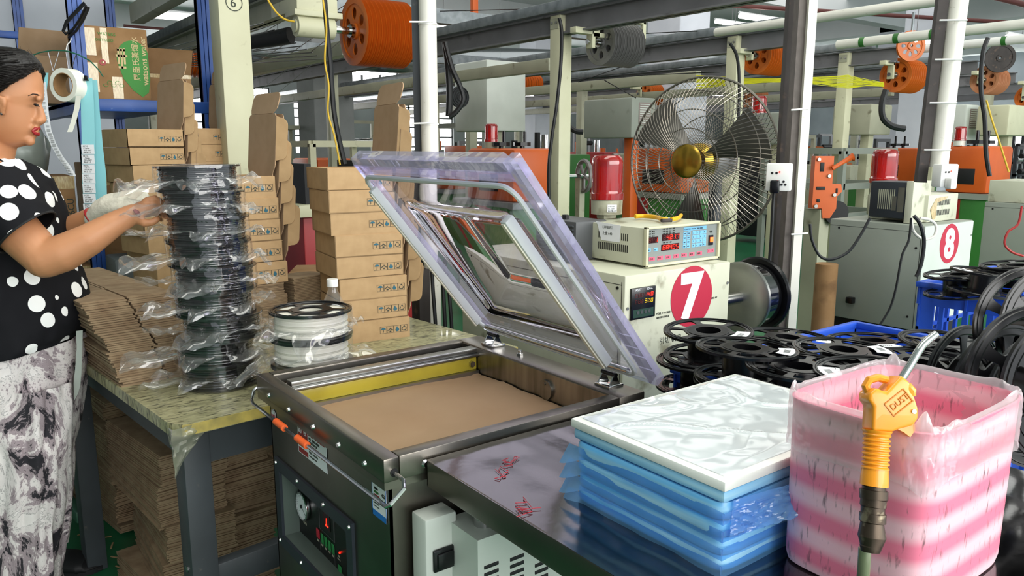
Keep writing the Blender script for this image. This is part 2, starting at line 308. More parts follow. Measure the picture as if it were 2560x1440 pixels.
def icons_g(u,g,M_):      # four framed handling marks, u = side of one frame; about 4.3u wide
    t=u*.035
    def line(pts,wd=t*1.6):
        for a,b in zip(pts,pts[1:]):
            a=Vector(a);b=Vector(b);d=(b-a);n=Vector((-d.y,d.x)).normalized()*wd*.5; g.prism([tuple(a-n),tuple(b-n),tuple(b+n),tuple(a+n)],0,.0003,0,M_)
    for k in range(4):
        x=k*u*1.07
        line([(x,0),(x+u,0),(x+u,u),(x,u),(x,0)],t)
        P=lambda a,b: (x+a*u,b*u)
        if k==0:
            g.prism([P(.5+.36*math.cos(q),.55+.3*math.sin(q)) for q in [math.pi*i/10 for i in range(11)]],0,.0003,1,M_); line([P(.5,.55),P(.5,.2),P(.42,.14)],t*2)
        if k==1: line([P(.08,.35),P(.5,.62),P(.92,.35)],t*3); line([P(.5,.75),P(.5,.6)],t*2); g.prism([P(.36,.12),P(.64,.12),P(.64,.3),P(.36,.3)],0,.0003,0,M_)
        if k==2: g.prism([P(.35,.12),P(.65,.12),P(.8,.35),P(.72,.6),P(.63,.5),P(.5,.88),P(.33,.62),P(.3,.5),P(.2,.4)],0,.0003,1,M_)
        if k==3: line([P(.3,.2),P(.7,.2),P(.85,.42),P(.78,.52)],t*3); line([P(.68,.62),P(.52,.84),P(.38,.72)],t*3); line([P(.3,.6),P(.16,.38),P(.24,.24)],t*3)
# =================== ROOM SHELL ===================
g=G().box(-5,26,-4.6,20,-.1,0); struct('floor',g,M['floor'])
g=G().box(-5,26,-4.6,20,4.3,4.45); struct('ceiling',g,M['ceil'])
for i,y in enumerate((3.4,8.4,13.4,18.4)):
    g=G().box(-5,26,y,y+.3,3.75,4.3); struct('trim_%d'%(i+1),g,M['ceil'])
for i,x in enumerate((5.2,11.2,17.2,23.2)):
    g=G().box(x,x+.35,-4.6,20,3.85,4.3); struct('trim_%d'%(i+5),g,M['ceil'])
# far wall with openings, right-hand wall, short white wall behind the rack
def wallx(name,y0,y1,x0,x1,holes,mat,axis='y'):
    g=G(); xs=sorted({x0,x1,*[h[0] for h in holes],*[h[1] for h in holes]}); zs=sorted({0,4.3,*[h[2] for h in holes],*[h[3] for h in holes]})
    for a,b in zip(xs,xs[1:]):
        for c,d in zip(zs,zs[1:]):
            if any(h[0]<=a and b<=h[1] and h[2]<=c and d<=h[3] for h in holes): continue
            if axis=='y': g.box(a,b,y0,y1,c,d)
            else: g.box(y0,y1,a,b,c,d)
    return struct(name,g,mat)
W=[(4.9,7.3,1.55,2.85),(7.9,9.5,1.2,2.6),(3.0,5.6,3.1,3.6),(6.0,8.4,3.1,3.6),(8.8,11,3.1,3.6),(10.6,12.8,1.1,2.75),(13.2,14.6,1.4,2.7),(15.5,17,1.4,2.7)]
wallx('wall_back',20,20.2,-5,26,W,M['conc'])
wallx('wall_right',26,26.2,-4.6,20,[(9,11,1.4,2.6),(12.5,14.5,1.4,2.6),(5,7,1.4,2.6)],M['wall'],'x')
wallx('wall_left',-5.2,-5,-4.6,20,[],M['conc'],'x')
def window(n,x0,x1,z0,z1,nx,nz,axis='y',c=20.1):
    g=G(); t=.03
    def bar(a,b,c_,d,e=.02):
        (g.box(a,b,c-e,c+e,c_,d) if axis=='y' else g.box(c-e,c+e,a,b,c_,d))
    for i in range(nx+1): x=x0+(x1-x0)*i/nx; bar(x-t,x+t,z0,z1)
    for i in range(nz+1): z=z0+(z1-z0)*i/nz; bar(x0,x1,z-t*.7,z+t*.7)
    o=struct('window_%d'%n,g,M['greyd']); p=G()
    (p.box(x0,x1,c+.04,c+.05,z0,z1) if axis=='y' else p.box(c+.04,c+.05,x0,x1,z0,z1)); obj('pane',p,M['sky'],o)
for i,h in enumerate(W): window(i+1,*h,(3 if h[3]-h[2]>.6 else 4),(6 if h[3]-h[2]>.6 else 1))
for i,h in enumerate([(9,11,1.4,2.6),(12.5,14.5,1.4,2.6),(5,7,1.4,2.6)]): window(9+i,*h,3,4,'x',26.1)
g=G().box(-5,1.25,6.9,7.1,0,4.3); struct('wall_rear_left',g,M['wall'])
# building columns
def column(n,x,y,s,m): g=G().cbox(x-s,x+s,y-s,y+s,0,4.3,.02); struct('trim_%d'%n,g,m)
column(10,8.55,7.6,.30,M['wall']); column(11,12.9,6.25,.30,M['wall']); column(12,5.35,12.2,.34,M['conc']); column(13,17.5,9.2,.3,M['wall']); column(14,11.2,14,.3,M['wall'])
# two conduits on the left wall
for i,px in enumerate((38,50)):
    a=py_(px,0,6.88); single('conduit',G().tube([(a.x,6.86,4.25),(a.x,6.86,.4)],.012,8),M['galv'],('thin conduit pipe on the white wall at far left','thin conduit pipe right beside the leftmost one on the white wall')[i],'pipe')
RODZ,RODX=.866,.020
# =================== VACUUM PACKING MACHINE ===================
X0,X1,Y0,Y1,ZR=.525,1.105,1.035,1.617,.92
vm=thing('vacuum_packing_machine','stainless steel vacuum packing machine with open clear lid in the foreground','machine',(.8,1.33,0))
g=G(); z0=.868
# rim frame: flat top ring with folded skirt
ri=.028; rb=.07
g.cbox(X0,X0+ri,Y0,Y1,z0+.012,ZR,.003); g.cbox(X1-rb,X1,Y0,Y1,z0+.012,ZR,.003)
g.cbox(X0+ri,X1-rb,Y0,Y0+ri,z0+.012,ZR,.0015); g.cbox(X0+ri,X1-rb,Y1-ri,Y1,z0+.012,ZR,.0015)
g.box(X0+.001,X0+.012,Y0+.001,Y1-.001,z0,z0+.013); g.box(X0+.012,X1-.001,Y0+.001,Y0+.012,z0,z0+.013)
obj('rim',g,M['steeldk'],vm)
g=G(); b0,b1,c0,c1=X0+.02,X1-.02,Y0+.02,Y1-.02
pan_y0,pan_y1,pan_z0,pan_z1=1.216,1.552,.567,.722
# body front with an opening for the control recess
g.box(b0,b0+.004,c0,pan_y0,.08,z0+.02); g.box(b0,b0+.004,pan_y1,c1,.08,z0+.02); g.box(b0,b0+.004,pan_y0,pan_y1,.08,pan_z0); g.box(b0,b0+.004,pan_y0,pan_y1,pan_z1,z0+.02)
g.box(b0,b1,c0,c0+.004,.08,z0+.02); g.box(b0,b1,c1-.004,c1,.08,z0+.02); g.box(b1-.004,b1,c0,c1,.08,z0+.02); g.box(b0,b1,c0,c1,.08,.09)
obj('body',g,M['steeldk'],vm)
# chamber walls
g=G(); zc=.845; wi=(X0+ri,X1-rb,Y0+ri,Y1-ri)
g.box(wi[0],wi[0]+.002,wi[2],wi[3],zc,ZR-.003); g.box(wi[1]-.002,wi[1],wi[2],wi[3],zc,ZR-.003); g.box(wi[0],wi[1],wi[2],wi[2]+.002,zc,ZR-.003); g.box(wi[0],wi[1],wi[3]-.002,wi[3],zc,ZR-.003); g.box(*wi,zc-.004,zc)
obj('chamber',g,M['steel'],vm)
def kr(u,v):
    x=wi[0]+.006+(wi[1]-wi[0]-.012)*u; y=wi[2]+.006+(.452)*v
    if u>.99: x+=.006*noise.noise((v*40,1,2))
    return Vector((x,y,zc+.012+.004*noise.noise((x*9,y*9,0))+(.006*abs(noise.noise((y*50,3,1))) if u>.97 else 0)))
obj('kraft_paper_sheet',G().grid(kr,40,40),M['kraft'],vm)
sb=obj('sealing_bar',G().cbox(wi[0]+.02,wi[1]-.004,1.522,1.556,zc+.020,zc+.050,.002),M['yellow'],vm,label='yellow sealing bar')
obj('bar_cap',G().cbox(wi[0]+.014,wi[1]+.0,1.514,1.566,zc+.053,zc+.060,.002).cbox(wi[0]+.014,wi[1],1.524,1.552,zc+.06,zc+.072,.002),M['alu'],sb)
obj('bar_foot',G().box(wi[0]+.02,wi[1]-.004,1.512,1.562,zc+.0,zc+.020),M['alu'],sb)
obj('bar_bolt',G().cyl((wi[1]-.02,1.522,zc+.036),(wi[1]-.02,1.514,zc+.036),.008,seg=6),M['chrome'],sb)
obj('suction_cover',G().cyl((wi[1]-.002,1.255,zc+.036),(wi[1]-.008,1.255,zc+.036),.022,seg=32).cyl((wi[1]-.008,1.255,zc+.05),(wi[1]-.011,1.255,zc+.05),.003),M['steel'],vm)
for y in (1.10,1.20,1.31,1.43,1.54): obj('screw',G().cyl((X0,y,.893),(X0-.004,y,.893),.0055,.004,12).box(X0-.0046,X0-.0038,y-.004,y+.004,.8925,.8935),M['chrome'],vm)
obj('screw',G().cyl((X0+.075,Y0,.895),(X0+.075,Y0-.004,.895),.0075,.005,14),M['chrome'],vm)
obj('rod_hole',G().cyl((X0+.018,Y0+.002,.895),(X0+.018,Y0-.0008,.895),.007,seg=16),M['blackmat'],vm)
rz=RODZ; rod=[(X0+.018,Y0+.004,.895),(X0+.018,Y0-.03,.893),(X0+.010,Y0-.046,.887),(X0-.016,Y0-.050,.870),(X0-.02,Y0-.044,rz),(X0-.02,Y0-.02,rz),(X0-.02,1.585,rz),(X0-.018,1.60,rz+.004),(X0-.004,1.622,.884),(X0+.01,1.622,.893),(X0+.012,Y1-.002,.895)]
hd=obj('wire_handle_rod',G().tube(rod,.0035,8),M['chrome'],vm)
for y0,y1 in ((1.405,1.452),(1.295,1.342)): obj('orange_sleeve',G().cyl((X0-RODX,y0,rz),(X0-RODX,y1,rz),.0068,seg=14),pm('sleeve_orange','f0662c',.5) if y0>1.35 else bpy.data.materials['sleeve_orange'],hd,label='orange rubber sleeve')
# recess: black frame, grey side returns, panel
fr=obj('control_frame',G().box(b0-.006,b0,pan_y0-.022,pan_y1+.022,pan_z1-.003,pan_z1+.022).box(b0-.006,b0,pan_y0-.022,pan_y1+.022,pan_z0-.022,pan_z0+.003).box(b0-.006,b0,pan_y0-.022,pan_y0+.003,pan_z0+.003,pan_z1-.003).box(b0-.006,b0,pan_y1-.003,pan_y1+.022,pan_z0+.003,pan_z1-.003),M['navy'],vm)
for y in (pan_y0-.012,pan_y0+.10,pan_y0+.23,pan_y1+.012):
    for z in (pan_z0-.012,pan_z1+.012): obj('frame_screw',G().cyl((b0-.006,y,z),(b0-.009,y,z),.0045,.0035,10),M['chrome'],fr)
px0=b0+.034
obj('recess',G().box(b0,px0,pan_y1-.002,pan_y1,pan_z0,pan_z1).box(b0,px0,pan_y0,pan_y0+.002,pan_z0,pan_z1).box(b0,px0,pan_y0,pan_y1,pan_z1-.002,pan_z1).box(b0,px0,pan_y0,pan_y1,pan_z0,pan_z0+.002),pm('recess_side','55605a',.4),vm)
cp=obj('control_panel',G().box(px0,px0+.004,pan_y0,pan_y1,pan_z0,pan_z1),M['panel'],vm)
PM=basis((px0-.0006,pan_y1,pan_z0),(0,-1,0),(0,0,1))        # panel frame: x towards the camera's right, y up
PM=PM@TR(-.021,-.034,0)@Matrix.Scale(.67,4); gx=.09; gz=.165
gg=obj('vacuum_gauge',G().lathe([(0,0),(.046,0),(.048,.006),(.046,.013),(.042,.014),(.042,.009),(0,.009)],40,0,PM@TR(gx,gz,0)),M['chrome'],cp)
obj('gauge_face',G().cyl((0,0,.0095),(0,0,.0105),.0415,seg=40,M=PM@TR(gx,gz,0)),M['label'],cp)
g=G(); 
for k in range(27):
    a=rd(225-k*10.4); r0=.034 if k%5 else .030; g.prism([(math.cos(a)*r0-math.sin(a)*.0005,math.sin(a)*r0+math.cos(a)*.0005),(math.cos(a)*r0+math.sin(a)*.0005,math.sin(a)*r0-math.cos(a)*.0005),(math.cos(a)*.038+math.sin(a)*.0005,math.sin(a)*.038-math.cos(a)*.0005),(math.cos(a)*.038-math.sin(a)*.0005,math.sin(a)*.038+math.cos(a)*.0005)],.0108,.0111,0,PM@TR(gx,gz,0))
g.prism([(-.004,.003),(.004,-.003),(.03,-.02)],.0112,.0122,0,PM@TR(gx,gz,0)); g.cyl((0,0,.011),(0,0,.014),.006,M=PM@TR(gx,gz,0)); obj('gauge_needle',g,M['blackmat'],cp)
def key(x,y,w_,h_,m,n='button'): obj(n,G().cbox(x-w_/2,x+w_/2,y-h_/2,y+h_/2,0,.002,.001,0,PM),m,cp)
obj('display_window',G().box(.235,.285,.155,.215,0,.0012,0,PM),M['ledd'],cp)
gl,gd=G(),G(); seg7(gl,gd,'1',.012,.026,PM@TR(.248,.165,.0014)); gl.cyl((.26,.168,.001),(.26,.168,.0025),.004,seg=12,M=PM); gl.cyl((.270,.166,.001),(.27,.166,.0025),.003,seg=12,M=PM); obj('display_digit',gl,M['ledr'],cp)
kg=pm('key_green','2f8a4a',.5)
key(.19,.112,.024,.03,pm('key_bright_red','c2263a',.5))
for k in range(4): key(.222+k*.0265,.108,.019,.033,kg)
key(.345,.058,.022,.033,kg); obj('indicator',G().cyl((.35,.118,0),(.35,.118,.003),.003,seg=12,M=PM),M['ledr'],cp)
g=G()
for (x,y,w_,h_) in [(.205,.135,.17-.06,.0006),(.205,.225,.11,.0006),(.205,.135,.0006,.09),(.315,.135,.0006,.09),(.205,.02,.0006,.07),(.31,.02,.0006,.19),(.01,.02,.0006,.2),(.325,.02,.065,.0006)]: g.box(x,x+w_,y,y+h_,0,.0005,0,PM)
obj('panel_lines',g,pm('panel_line_grey','6a6a6a',.5),cp)
for s_,x,y,z_ in (('真空表',.072,.10,.009),('停止',.18,.085,.008),('真空',.213,.082,.007),('热封',.240,.082,.007),('冷却',.266,.082,.007),('温度',.292,.082,.007),('电源',.335,.10,.007),('POWER',.33,.09,.006),('启动',.337,.03,.008),('全自动真空包装机',.205,.045,.010),('VACUUM  PACKING  MACHINE',.205,.033,.006),('低  中  高',.205,.205,.006)):
    text(s_,z_,M['creamg'],PM@TR(x,y,.0006),cp,'panel_lettering')
# stickers
def plane_at(P0,xd,yd): return basis(P0,xd,yd)
SW,SH=.139,.066; SF=basis((b0-.0012,1.439,.799),(0,-1,0),(0,0,1))
st=obj('maker_sticker',G().box(0,SW,0,SH,0,.0006,0,SF),M['label'],vm,label='red and white maker sticker')
obj('sticker_block',G().box(.003,SW*.36,SH*.42,SH*.96,.0006,.0009,0,SF).box(.003,SW*.36,SH*.03,SH*.19,.0006,.0009,0,SF),M['red'],st)
text('鑫广旺',.0135,M['label'],SF@TR(.0045,SH*.68,.001),st); text('XINGWANG',.005,M['label'],SF@TR(.0045,SH*.5,.001),st)
text('深圳广旺包装器材',.0098,M['red'],SF@TR(SW*.4,SH*.77,.0008),st,bold=.02)
for k,s_ in enumerate(('地址：深圳市龙岗区','布吉镇李朗大道','电话：0755-2892','手机：138 2870','传真：0755-2896','www.gwbz.com')): text(s_,.0058,M['ink'],SF@TR(SW*.4,SH*.64-k*SH*.105,.0008),st)
text('售后服务',.0075,M['ink'],SF@TR(.0045,SH*.25,.0008),st)
ew,eh=.050,.150; EF=basis((b0-.0012,1.116,.794),(0,-1,0),(0,0,1))@Matrix.Diagonal((1,.52,1,1))
en=obj('energy_label',G().box(0,ew,0,eh,0,.0006,0,EF),M['label'],vm,label='blue and white energy label')
bl=pm('label_blue','1f74c8',.5)
obj('label_band',G().box(0,ew,eh-.038,eh,.0006,.0009,0,EF).box(0,ew,0,.02,.0006,.0009,0,EF).box(0,.0015,0,eh,.0006,.0009,0,EF).box(ew-.0015,ew,0,eh,.0006,.0009,0,EF),bl,en)
text('中国能效标识',.0078,M['label'],EF@TR(.004,eh-.016,.001),en,bold=.02); text('CHINA ENERGY LABEL',.0036,M['label'],EF@TR(.004,eh-.024,.001),en)
for k,(m_,n) in enumerate((('blackmat',.012),('green',.014),('red',.017))): obj('grade_bar',G().prism([(.008,.092-k*.012),(.008+n,.092-k*.012),(.012+n,.096-k*.012),(.008+n,.1-k*.012),(.008,.1-k*.012)],.0006,.001,0,EF),M[m_],en)
text('G',.016,M['ink'],EF@TR(.035,.082,.0008),en,bold=.03)
for k,s_ in enumerate(('额定功率 0.9 kW','能效等级   1','GB 21454')): text(s_,.0052,M['ink'],EF@TR(.005,.055-k*.011,.0008),en)
cm=pm('cert_red','a04450',.6); CF=basis((b0-.0012,1.575,.835),(0,-1,0),(0,0,1))
ct=obj('inspection_sticker',G().cyl((0,0,0),(0,0,.0006),.014,seg=24,M=CF),M['label'],vm); text('合格证',.008,cm,CF@TR(-.012,-.004,.0008),ct); obj('ring_print',G().lathe([(.0125,.0007),(.0125,.001),(.0118,.001),(.0118,.0007)],24,0,CF,True),cm,ct)
# hinges
for y in (1.105,1.512):
    h=obj('hinge',G().cbox(X1-.052,X1-.012,y-.022,y+.022,ZR,ZR+.006,.001).prism([(0,0),(.035,0),(.018,.032)],-.018,-.015,0,basis((X1-.05,y,ZR),(1,0,0),(0,0,1))).prism([(0,0),(.035,0),(.018,.032)],.015,.018,0,basis((X1-.05,y,ZR),(1,0,0),(0,0,1))),M['chrome'],vm)
    obj('hinge_pin',G().cyl((X1-.032,y-.02,ZR+.026),(X1-.032,y+.02,ZR+.026),.005),M['black'],h)
obj('rim_bolt',G().cyl((X1-.035,1.40,ZR),(X1-.035,1.40,ZR+.005),.008,seg=6).cyl((X1-.035,1.40,ZR+.005),(X1-.035,1.40,ZR+.012),.004),M['chrome'],vm)
# lid: acrylic slab with a blown bulge, on the hinge
la=rd(50.5); LL=.533; LO=Vector((1.083,0,.948)); LX=Vector((-math.cos(la),0,math.sin(la))); LN=Vector((math.sin(la),0,math.cos(la)))  # LN = outer side
LM=Matrix(((LX.x,0,LN.x,LO.x),(0,1,0,0),(LX.z,0,LN.z,LO.z),(0,0,0,1)))     # local x up the lid, y across, z outwards
ly0,ly1=1.0,1.562
def sm(a,b,x): t=min(max((x-a)/(b-a),0),1); return t*t*(3-2*t)
def bulge(x,y):
    d=min(x-.085,LL-.10-x); e=min(y-ly0-.10,ly1-.10-y); m=min(d,e); 
    return .055*sm(0,.09,m)
def lidg(off):
    def f(u,v): x=LL*u; y=ly0+(ly1-ly0)*v; return LM@Vector((x,y,off+bulge(x,y)))
    return f
g=G(); n=64; b0i=len(g.v); g.grid(lidg(0),n,n); g.grid(lidg(.020),n,n)
S=n+1
for i in range(n):       # close the rim, bevelled look comes from the frame bars
    for (a,b) in (((i),(i+1)),((n*S+i+1),(n*S+i)),((i+1)*S,(i)*S),(i*S+n,(i+1)*S+n)): g.f.append((a,b,b+S*S,a+S*S)); g.m.append(0)
for k in range(S*S): pass
# flip outer/inner orientation so normals point out
fa=[]; nn=n*n
for i,f in enumerate(g.f): fa.append(tuple(reversed(f)) if i<nn else f)
g.f=fa
lid=obj('acrylic_lid',g,M['glass'],vm,60,label='clear blown acrylic lid')
_b=bmesh.new(); _b.from_mesh(lid.data); bmesh.ops.recalc_face_normals(_b,faces=_b.faces); _b.to_mesh(lid.data); _b.free()
vio=film('lid_rim_film',col=(.84,.82,.96),op=.20,gl=.45,bs=12,bd=.012)
g=G()
for (a,b,c,d) in ((.0,LL,ly0,ly0+.008),(.0,LL,ly1-.008,ly1),(LL-.030,LL,ly0,ly1)): g.box(a,b,c,d,.0205,.034,0,LM)
g.prism([(LL-.002,ly0),(LL+.022,ly0+.02),(LL+.022,ly1-.02),(LL-.002,ly1)],-.002,.022,0,LM); g.prism([(0,ly0-.018),(LL+.02,ly0-.018),(LL+.02,ly0+.003),(0,ly0+.003)],.0,.024,0,LM)
obj('lid_rim',g,vio,lid)
g=G(); q=.030; q2=.0; loop=[]
for (cx_,cy_,a0) in ((LL-q-.028,ly1-q-.012,0),(q+.02,ly1-q-.012,90),(q+.02,ly0+q+.016,180),(LL-q-.028,ly0+q+.016,270)):
    for k in range(6): a=rd(a0+k*18); loop.append((cx_+q*math.cos(a),cy_+q*math.sin(a),-.004))
g.tube(loop,.005,8,0,LM,closed=True); obj('seal_gasket',g,M['seal'],lid,label='pale grey rubber seal')
obj('press_bar',G().cbox(.05,LL-.055,ly1-.040,ly1-.026,-.022,-.002,.003,0,LM),M['seal'],lid); obj('press_bar_strip',G().box(.05,LL-.06,ly1-.037,ly1-.030,-.0245,-.0215,0,LM),M['cbar'],lid)
obj('press_bar',G().cbox(.05,LL-.095,ly0+.070,ly0+.088,-.024,-.002,.003,0,LM),M['seal'],lid); obj('press_bar_strip',G().box(.05,LL-.098,ly0+.075,ly0+.083,-.0265,-.0235,0,LM),M['cbar'],lid)
obj('lid_bracket_strip',G().cyl(LM@Vector((.03,ly0+.04,-.004)),LM@Vector((.03,ly1-.04,-.004)),.006),M['chrome'],lid)
# =================== STEEL TABLE + equipment below ===================
ZT=.905
stb=thing('steel_table','film covered stainless steel table beside the packing machine','table',(.9,.5,0))
def topf(u,v):
    x=.597+.72*u; y=-.35+1.378*v; return Vector((x,y,ZT+.0012*noise.noise((x*14,y*14,0))))
obj('tabletop',G().grid(topf,50,80),M['wrapsteel'],stb)
obj('table_skirt',G().cbox(.597,.602,-.35,1.028,ZT-.045,ZT,.002).cbox(.597,1.317,1.022,1.028,ZT-.045,ZT,.002).box(.6,1.315,-.35,1.02,ZT-.03,ZT-.006),M['steeldk'],stb)
for (x,y) in ((.665,.965),(1.27,.965),(1.27,-.28)): obj('leg',G().cyl((x,y,0),(x,y,ZT-.03),.0165,seg=20),M['chrome'],stb)
# red marker scribbles under the film
rk=pm('red_marker','b02436',.5)
for (px,py) in ((1260,1155),(1240,1190),(1290,1275)):
    c=pz(px,py,ZT+.0018); pts=[(c.x+.035*R.random()-.017+.002*i,c.y+.012*R.random()-.02+.004*i*R.random(),ZT+.0022) for i in range(14)]
    obj('marker_scribble',G().tube(pts,.0005,4),rk,stb)
wy=1.0; a=py_(1063,1300,wy); b=py_(1142,1290,wy)
wc=thing('white_control_box','white metal box with a black handle below the steel table','box',(a.x,wy,0))
obj('casing',G().cbox(a.x,b.x,wy,wy+.045,.05,py_(1065,1302,wy).z,.004),M['mwhite'],wc)
a=py_(1080,1372,wy); b=py_(1137,1430,wy); obj('handle',G().cbox(a.x,b.x,wy-.006,wy,py_(1080,1432,wy).z,py_(1080,1376,wy).z,.003).cbox(a.x+.006,b.x-.006,wy-.010,wy-.004,py_(1080,1424,wy).z,py_(1080,1386,wy).z,.002),M['black'],wc)
ly=.925; a=py_(1194,1330,ly)
lv=thing('louvred_cabinet','pale grey louvred cabinet under the steel table','cabinet',(a.x,ly,0))
obj('casing',G().box(a.x,1.22,ly,1.018,.05,.80),M['mwhite'],lv)
for (px,py) in ((1210,1420),(1275,1400),(1337,1415)):
    c=py_(px,py,ly)
    for k in range(8): obj('louvre_slot',G().cbox(c.x,c.x+.028,ly-.0015,ly+.002,c.z-k*.0125-.003,c.z-k*.0125+.003,.001),M['blackmat'],lv)
# =================== FOAM STACK ===================
gp='foam sheet packs stacked on the steel table'
fx,fy,fw,fd=.697,.525,.365,.262
Z=ZT+.002; hs=[.019,.021,.020,.021]; wherel=('bottommost','second from the bottom','third from the bottom','fourth from the bottom')
for k,h_ in enumerate(hs):
    o=thing('foam_pack','pack of white foam wrapped in blue film, %s of its stack'%wherel[k],'foam pack',(fx,fy,Z),gp); jx,jy=R.uniform(-.003,.003),R.uniform(-.003,.003)
    def fs(u,v,k=k,Z=Z,h_=h_,jx=jx,jy=jy):
        a=2*math.pi*u; e=.12; cx_,sx_=math.cos(a),math.sin(a); ex=math.copysign(abs(cx_)**e,cx_); ey=math.copysign(abs(sx_)**e,sx_)
        w_=(1-abs(2*v-1)**4*.012); x=fx+fw/2+jx+ex*fw/2*w_; y=fy+fd/2+jy+ey*fd/2*w_; z=Z+h_*v
        n_=noise.noise((x*30,y*30,z*60+k*7)); return Vector((x+n_*.0012,y+n_*.0012,z))
    g=G().grid(fs,160,6,wrap=True); m0=len(g.v); g.f.append(tuple(range(160))[::-1]); g.m.append(0); g.f.append(tuple(range(m0-160,m0))); g.m.append(0)
    obj('foam_block',g,M['foamb'],o)
    def fl(u,v,k=k,Z=Z,h_=h_):          # loose film: long lip along the left-hand side and rounded ears at the corners
        y=fy-.004+(fd+.010)*u; out=.0022+.0035*v*(.6+.8*noise.noise((u*5,k*3.1,0)))+(.016*v*sm(.88,.98,u)); return Vector((fx-out,y,Z+h_*.62-.014*v+.002*noise.noise((u*6,v*2,k))-.010*v*sm(.86,1,u)))
    def fl2(u,v,k=k,Z=Z,h_=h_):
        x=fx-.005+(fw)*u; out=.0022+.004*v*(.6+.7*noise.noise((u*4,k*2.3,5))); return Vector((x,fy-out,Z+h_*.6-.013*v+.002*noise.noise((u*7,v*2,k+9))))
    obj('film_wrap',G().grid(fl,60,6).grid(fl2,60,6),M['bluebag'],o)
    Z+=h_+.0015
# top wrapped pack: pale blue part and bare white foam with clear film
o=thing('foam_pack','topmost foam pack, open blue wrap below a bright white foam sheet','foam pack',(fx,fy,Z),gp)
obj('foam_block',G().cbox(fx,fx+fw,fy,fy+fd,Z,Z+.015,.004),M['foamb'],o)
obj('foam_sheet',G().cbox(fx-.002,fx+fw,fy-.002,fy+fd+.004,Z+.0155,Z+.0285,.0025),M['foam'],o,label='bare white foam sheet')
ZF=Z+.029
obj('foam_top_face',G().cbox(fx+.010,fx+fw-.012,fy+.010,fy+fd-.008,ZF-.0005,ZF+.0008,.0004),M['foamt'],o)
def tf(u,v):
    x=fx+.006+(fw-.012)*u; y=fy+.006+(fd-.010)*v; e=min(u,v,1-u,1-v); a=sm(0,.08,e)
    n_=noise.noise((x*9,y*14,0))+.2*noise.noise((x*24+4,y*20,1)); r=abs(noise.noise((x*6+y*5,y*8,2.2))); cr=max(0,.13-r)/.13
    return Vector((x,y,ZF+.0018+a*(.0035*abs(n_)+.005*cr*cr)))
obj('clear_film',G().grid(tf,110,80),film('foam_film',op=.04,gl=.5,rough=.10,bs=8,bd=.010,base=.09),o)
def flap(u,v):
    A_=Vector((fx+.015,fy-.002,Z+.002)); B_=Vector((fx+.125,fy-.020,Z+.004)); C_=Vector((fx+.004,fy-.006,Z-.040)); D_=pd(1992,1292,.92)
    p=A_.lerp(B_,u).lerp(C_.lerp(D_,u),v); n_=noise.noise((u*5,v*4,3)); return p+Vector((-.5,-.8,.2))*(.010*abs(n_)+.004*noise.noise((u*13,v*11,1)))*sm(0,.3,v+u*.3)
obj('film_flap',G().grid(flap,20,24),film('blue_flap',col=(.20,.50,.95),op=.55,gl=.35,bs=20,bd=.008),o)
for k in range(2):
    pass
# =================== PINK BUCKET ===================
bk=thing('pink_bucket','square pink banded plastic bucket with a clear bin liner','bucket',(.93,.4,ZT))
bz1=1.112
c_=[pz(1955,985,bz1),pz(2325,1098,bz1),pz(2700,980,bz1),pz(2238,930,bz1)]
cxy=Vector((c_[0].x+.135,(c_[0].y+c_[1].y)/2+.045)); 
bw,bd=.235,.178; bx0=c_[0].x-.004; by0=c_[1].y-.004; bcx=bx0+bw/2; bcy=by0+bd/2
def rr(t,s,z,wob=0):
    a=2*math.pi*t; e=.32; c,sn=math.cos(a),math.sin(a); return Vector((bcx+math.copysign(abs(c)**e,c)*bw/2*s,bcy+math.copysign(abs(sn)**e,sn)*bd/2*s,z))
nb=128; g=G(); rows=[(.90,ZT+.001),(.955,ZT+.003),(.975,ZT+.012),(1.0,bz1-.006),(1.012,bz1),(.99,bz1+.001),(.975,bz1-.006),(.95,ZT+.014),(.90,ZT+.010)]
vs=[rr(i/nb,s,z) for s,z in rows for i in range(nb)]; fs_=[(j*nb+i,j*nb+(i+1)%nb,(j+1)*nb+(i+1)%nb,(j+1)*nb+i) for j in range(len(rows)-1) for i in range(nb)]
fs_+=[tuple(range(nb))[::-1],tuple((len(rows)-1)*nb+i for i in range(nb))]; g.add(vs,fs_); obj('bucket_body',g,M['pink'],bk,50)
def ln(u,v):     # liner folded over the rim: inside -> over -> outside skirt
    if v<.45: t=v/.45; s=.955+.02*t; z=ZT+.04+(bz1+.003-ZT-.04)*t
    elif v<.55: t=(v-.45)/.1; s=.975+.05*t; z=bz1+.004+.004*math.sin(t*3.14)
    else: t=(v-.55)/.45; s=1.025+.012*t; z=bz1-.058*t*(1+.25*noise.noise((u*9,0,1)))
    p=rr(u,s,z); n_=noise.noise((u*34,v*5,0)); m_=noise.noise((u*80,v*22,3)); 
    up=.010*max(0,noise.noise((u*16,1,7)))*math.exp(-((v-.5)/.08)**2)*2.2
    d=Vector((p.x-bcx,p.y-bcy,0)).normalized(); return p+d*(.0035*n_+.0012*m_)*(1 if v>.5 else .8)+Vector((0,0,.001*m_+up))
obj('bin_liner',G().grid(ln,220,40,wrap=True),M['liner'],bk,70,label='clear bin liner folded over the rim')
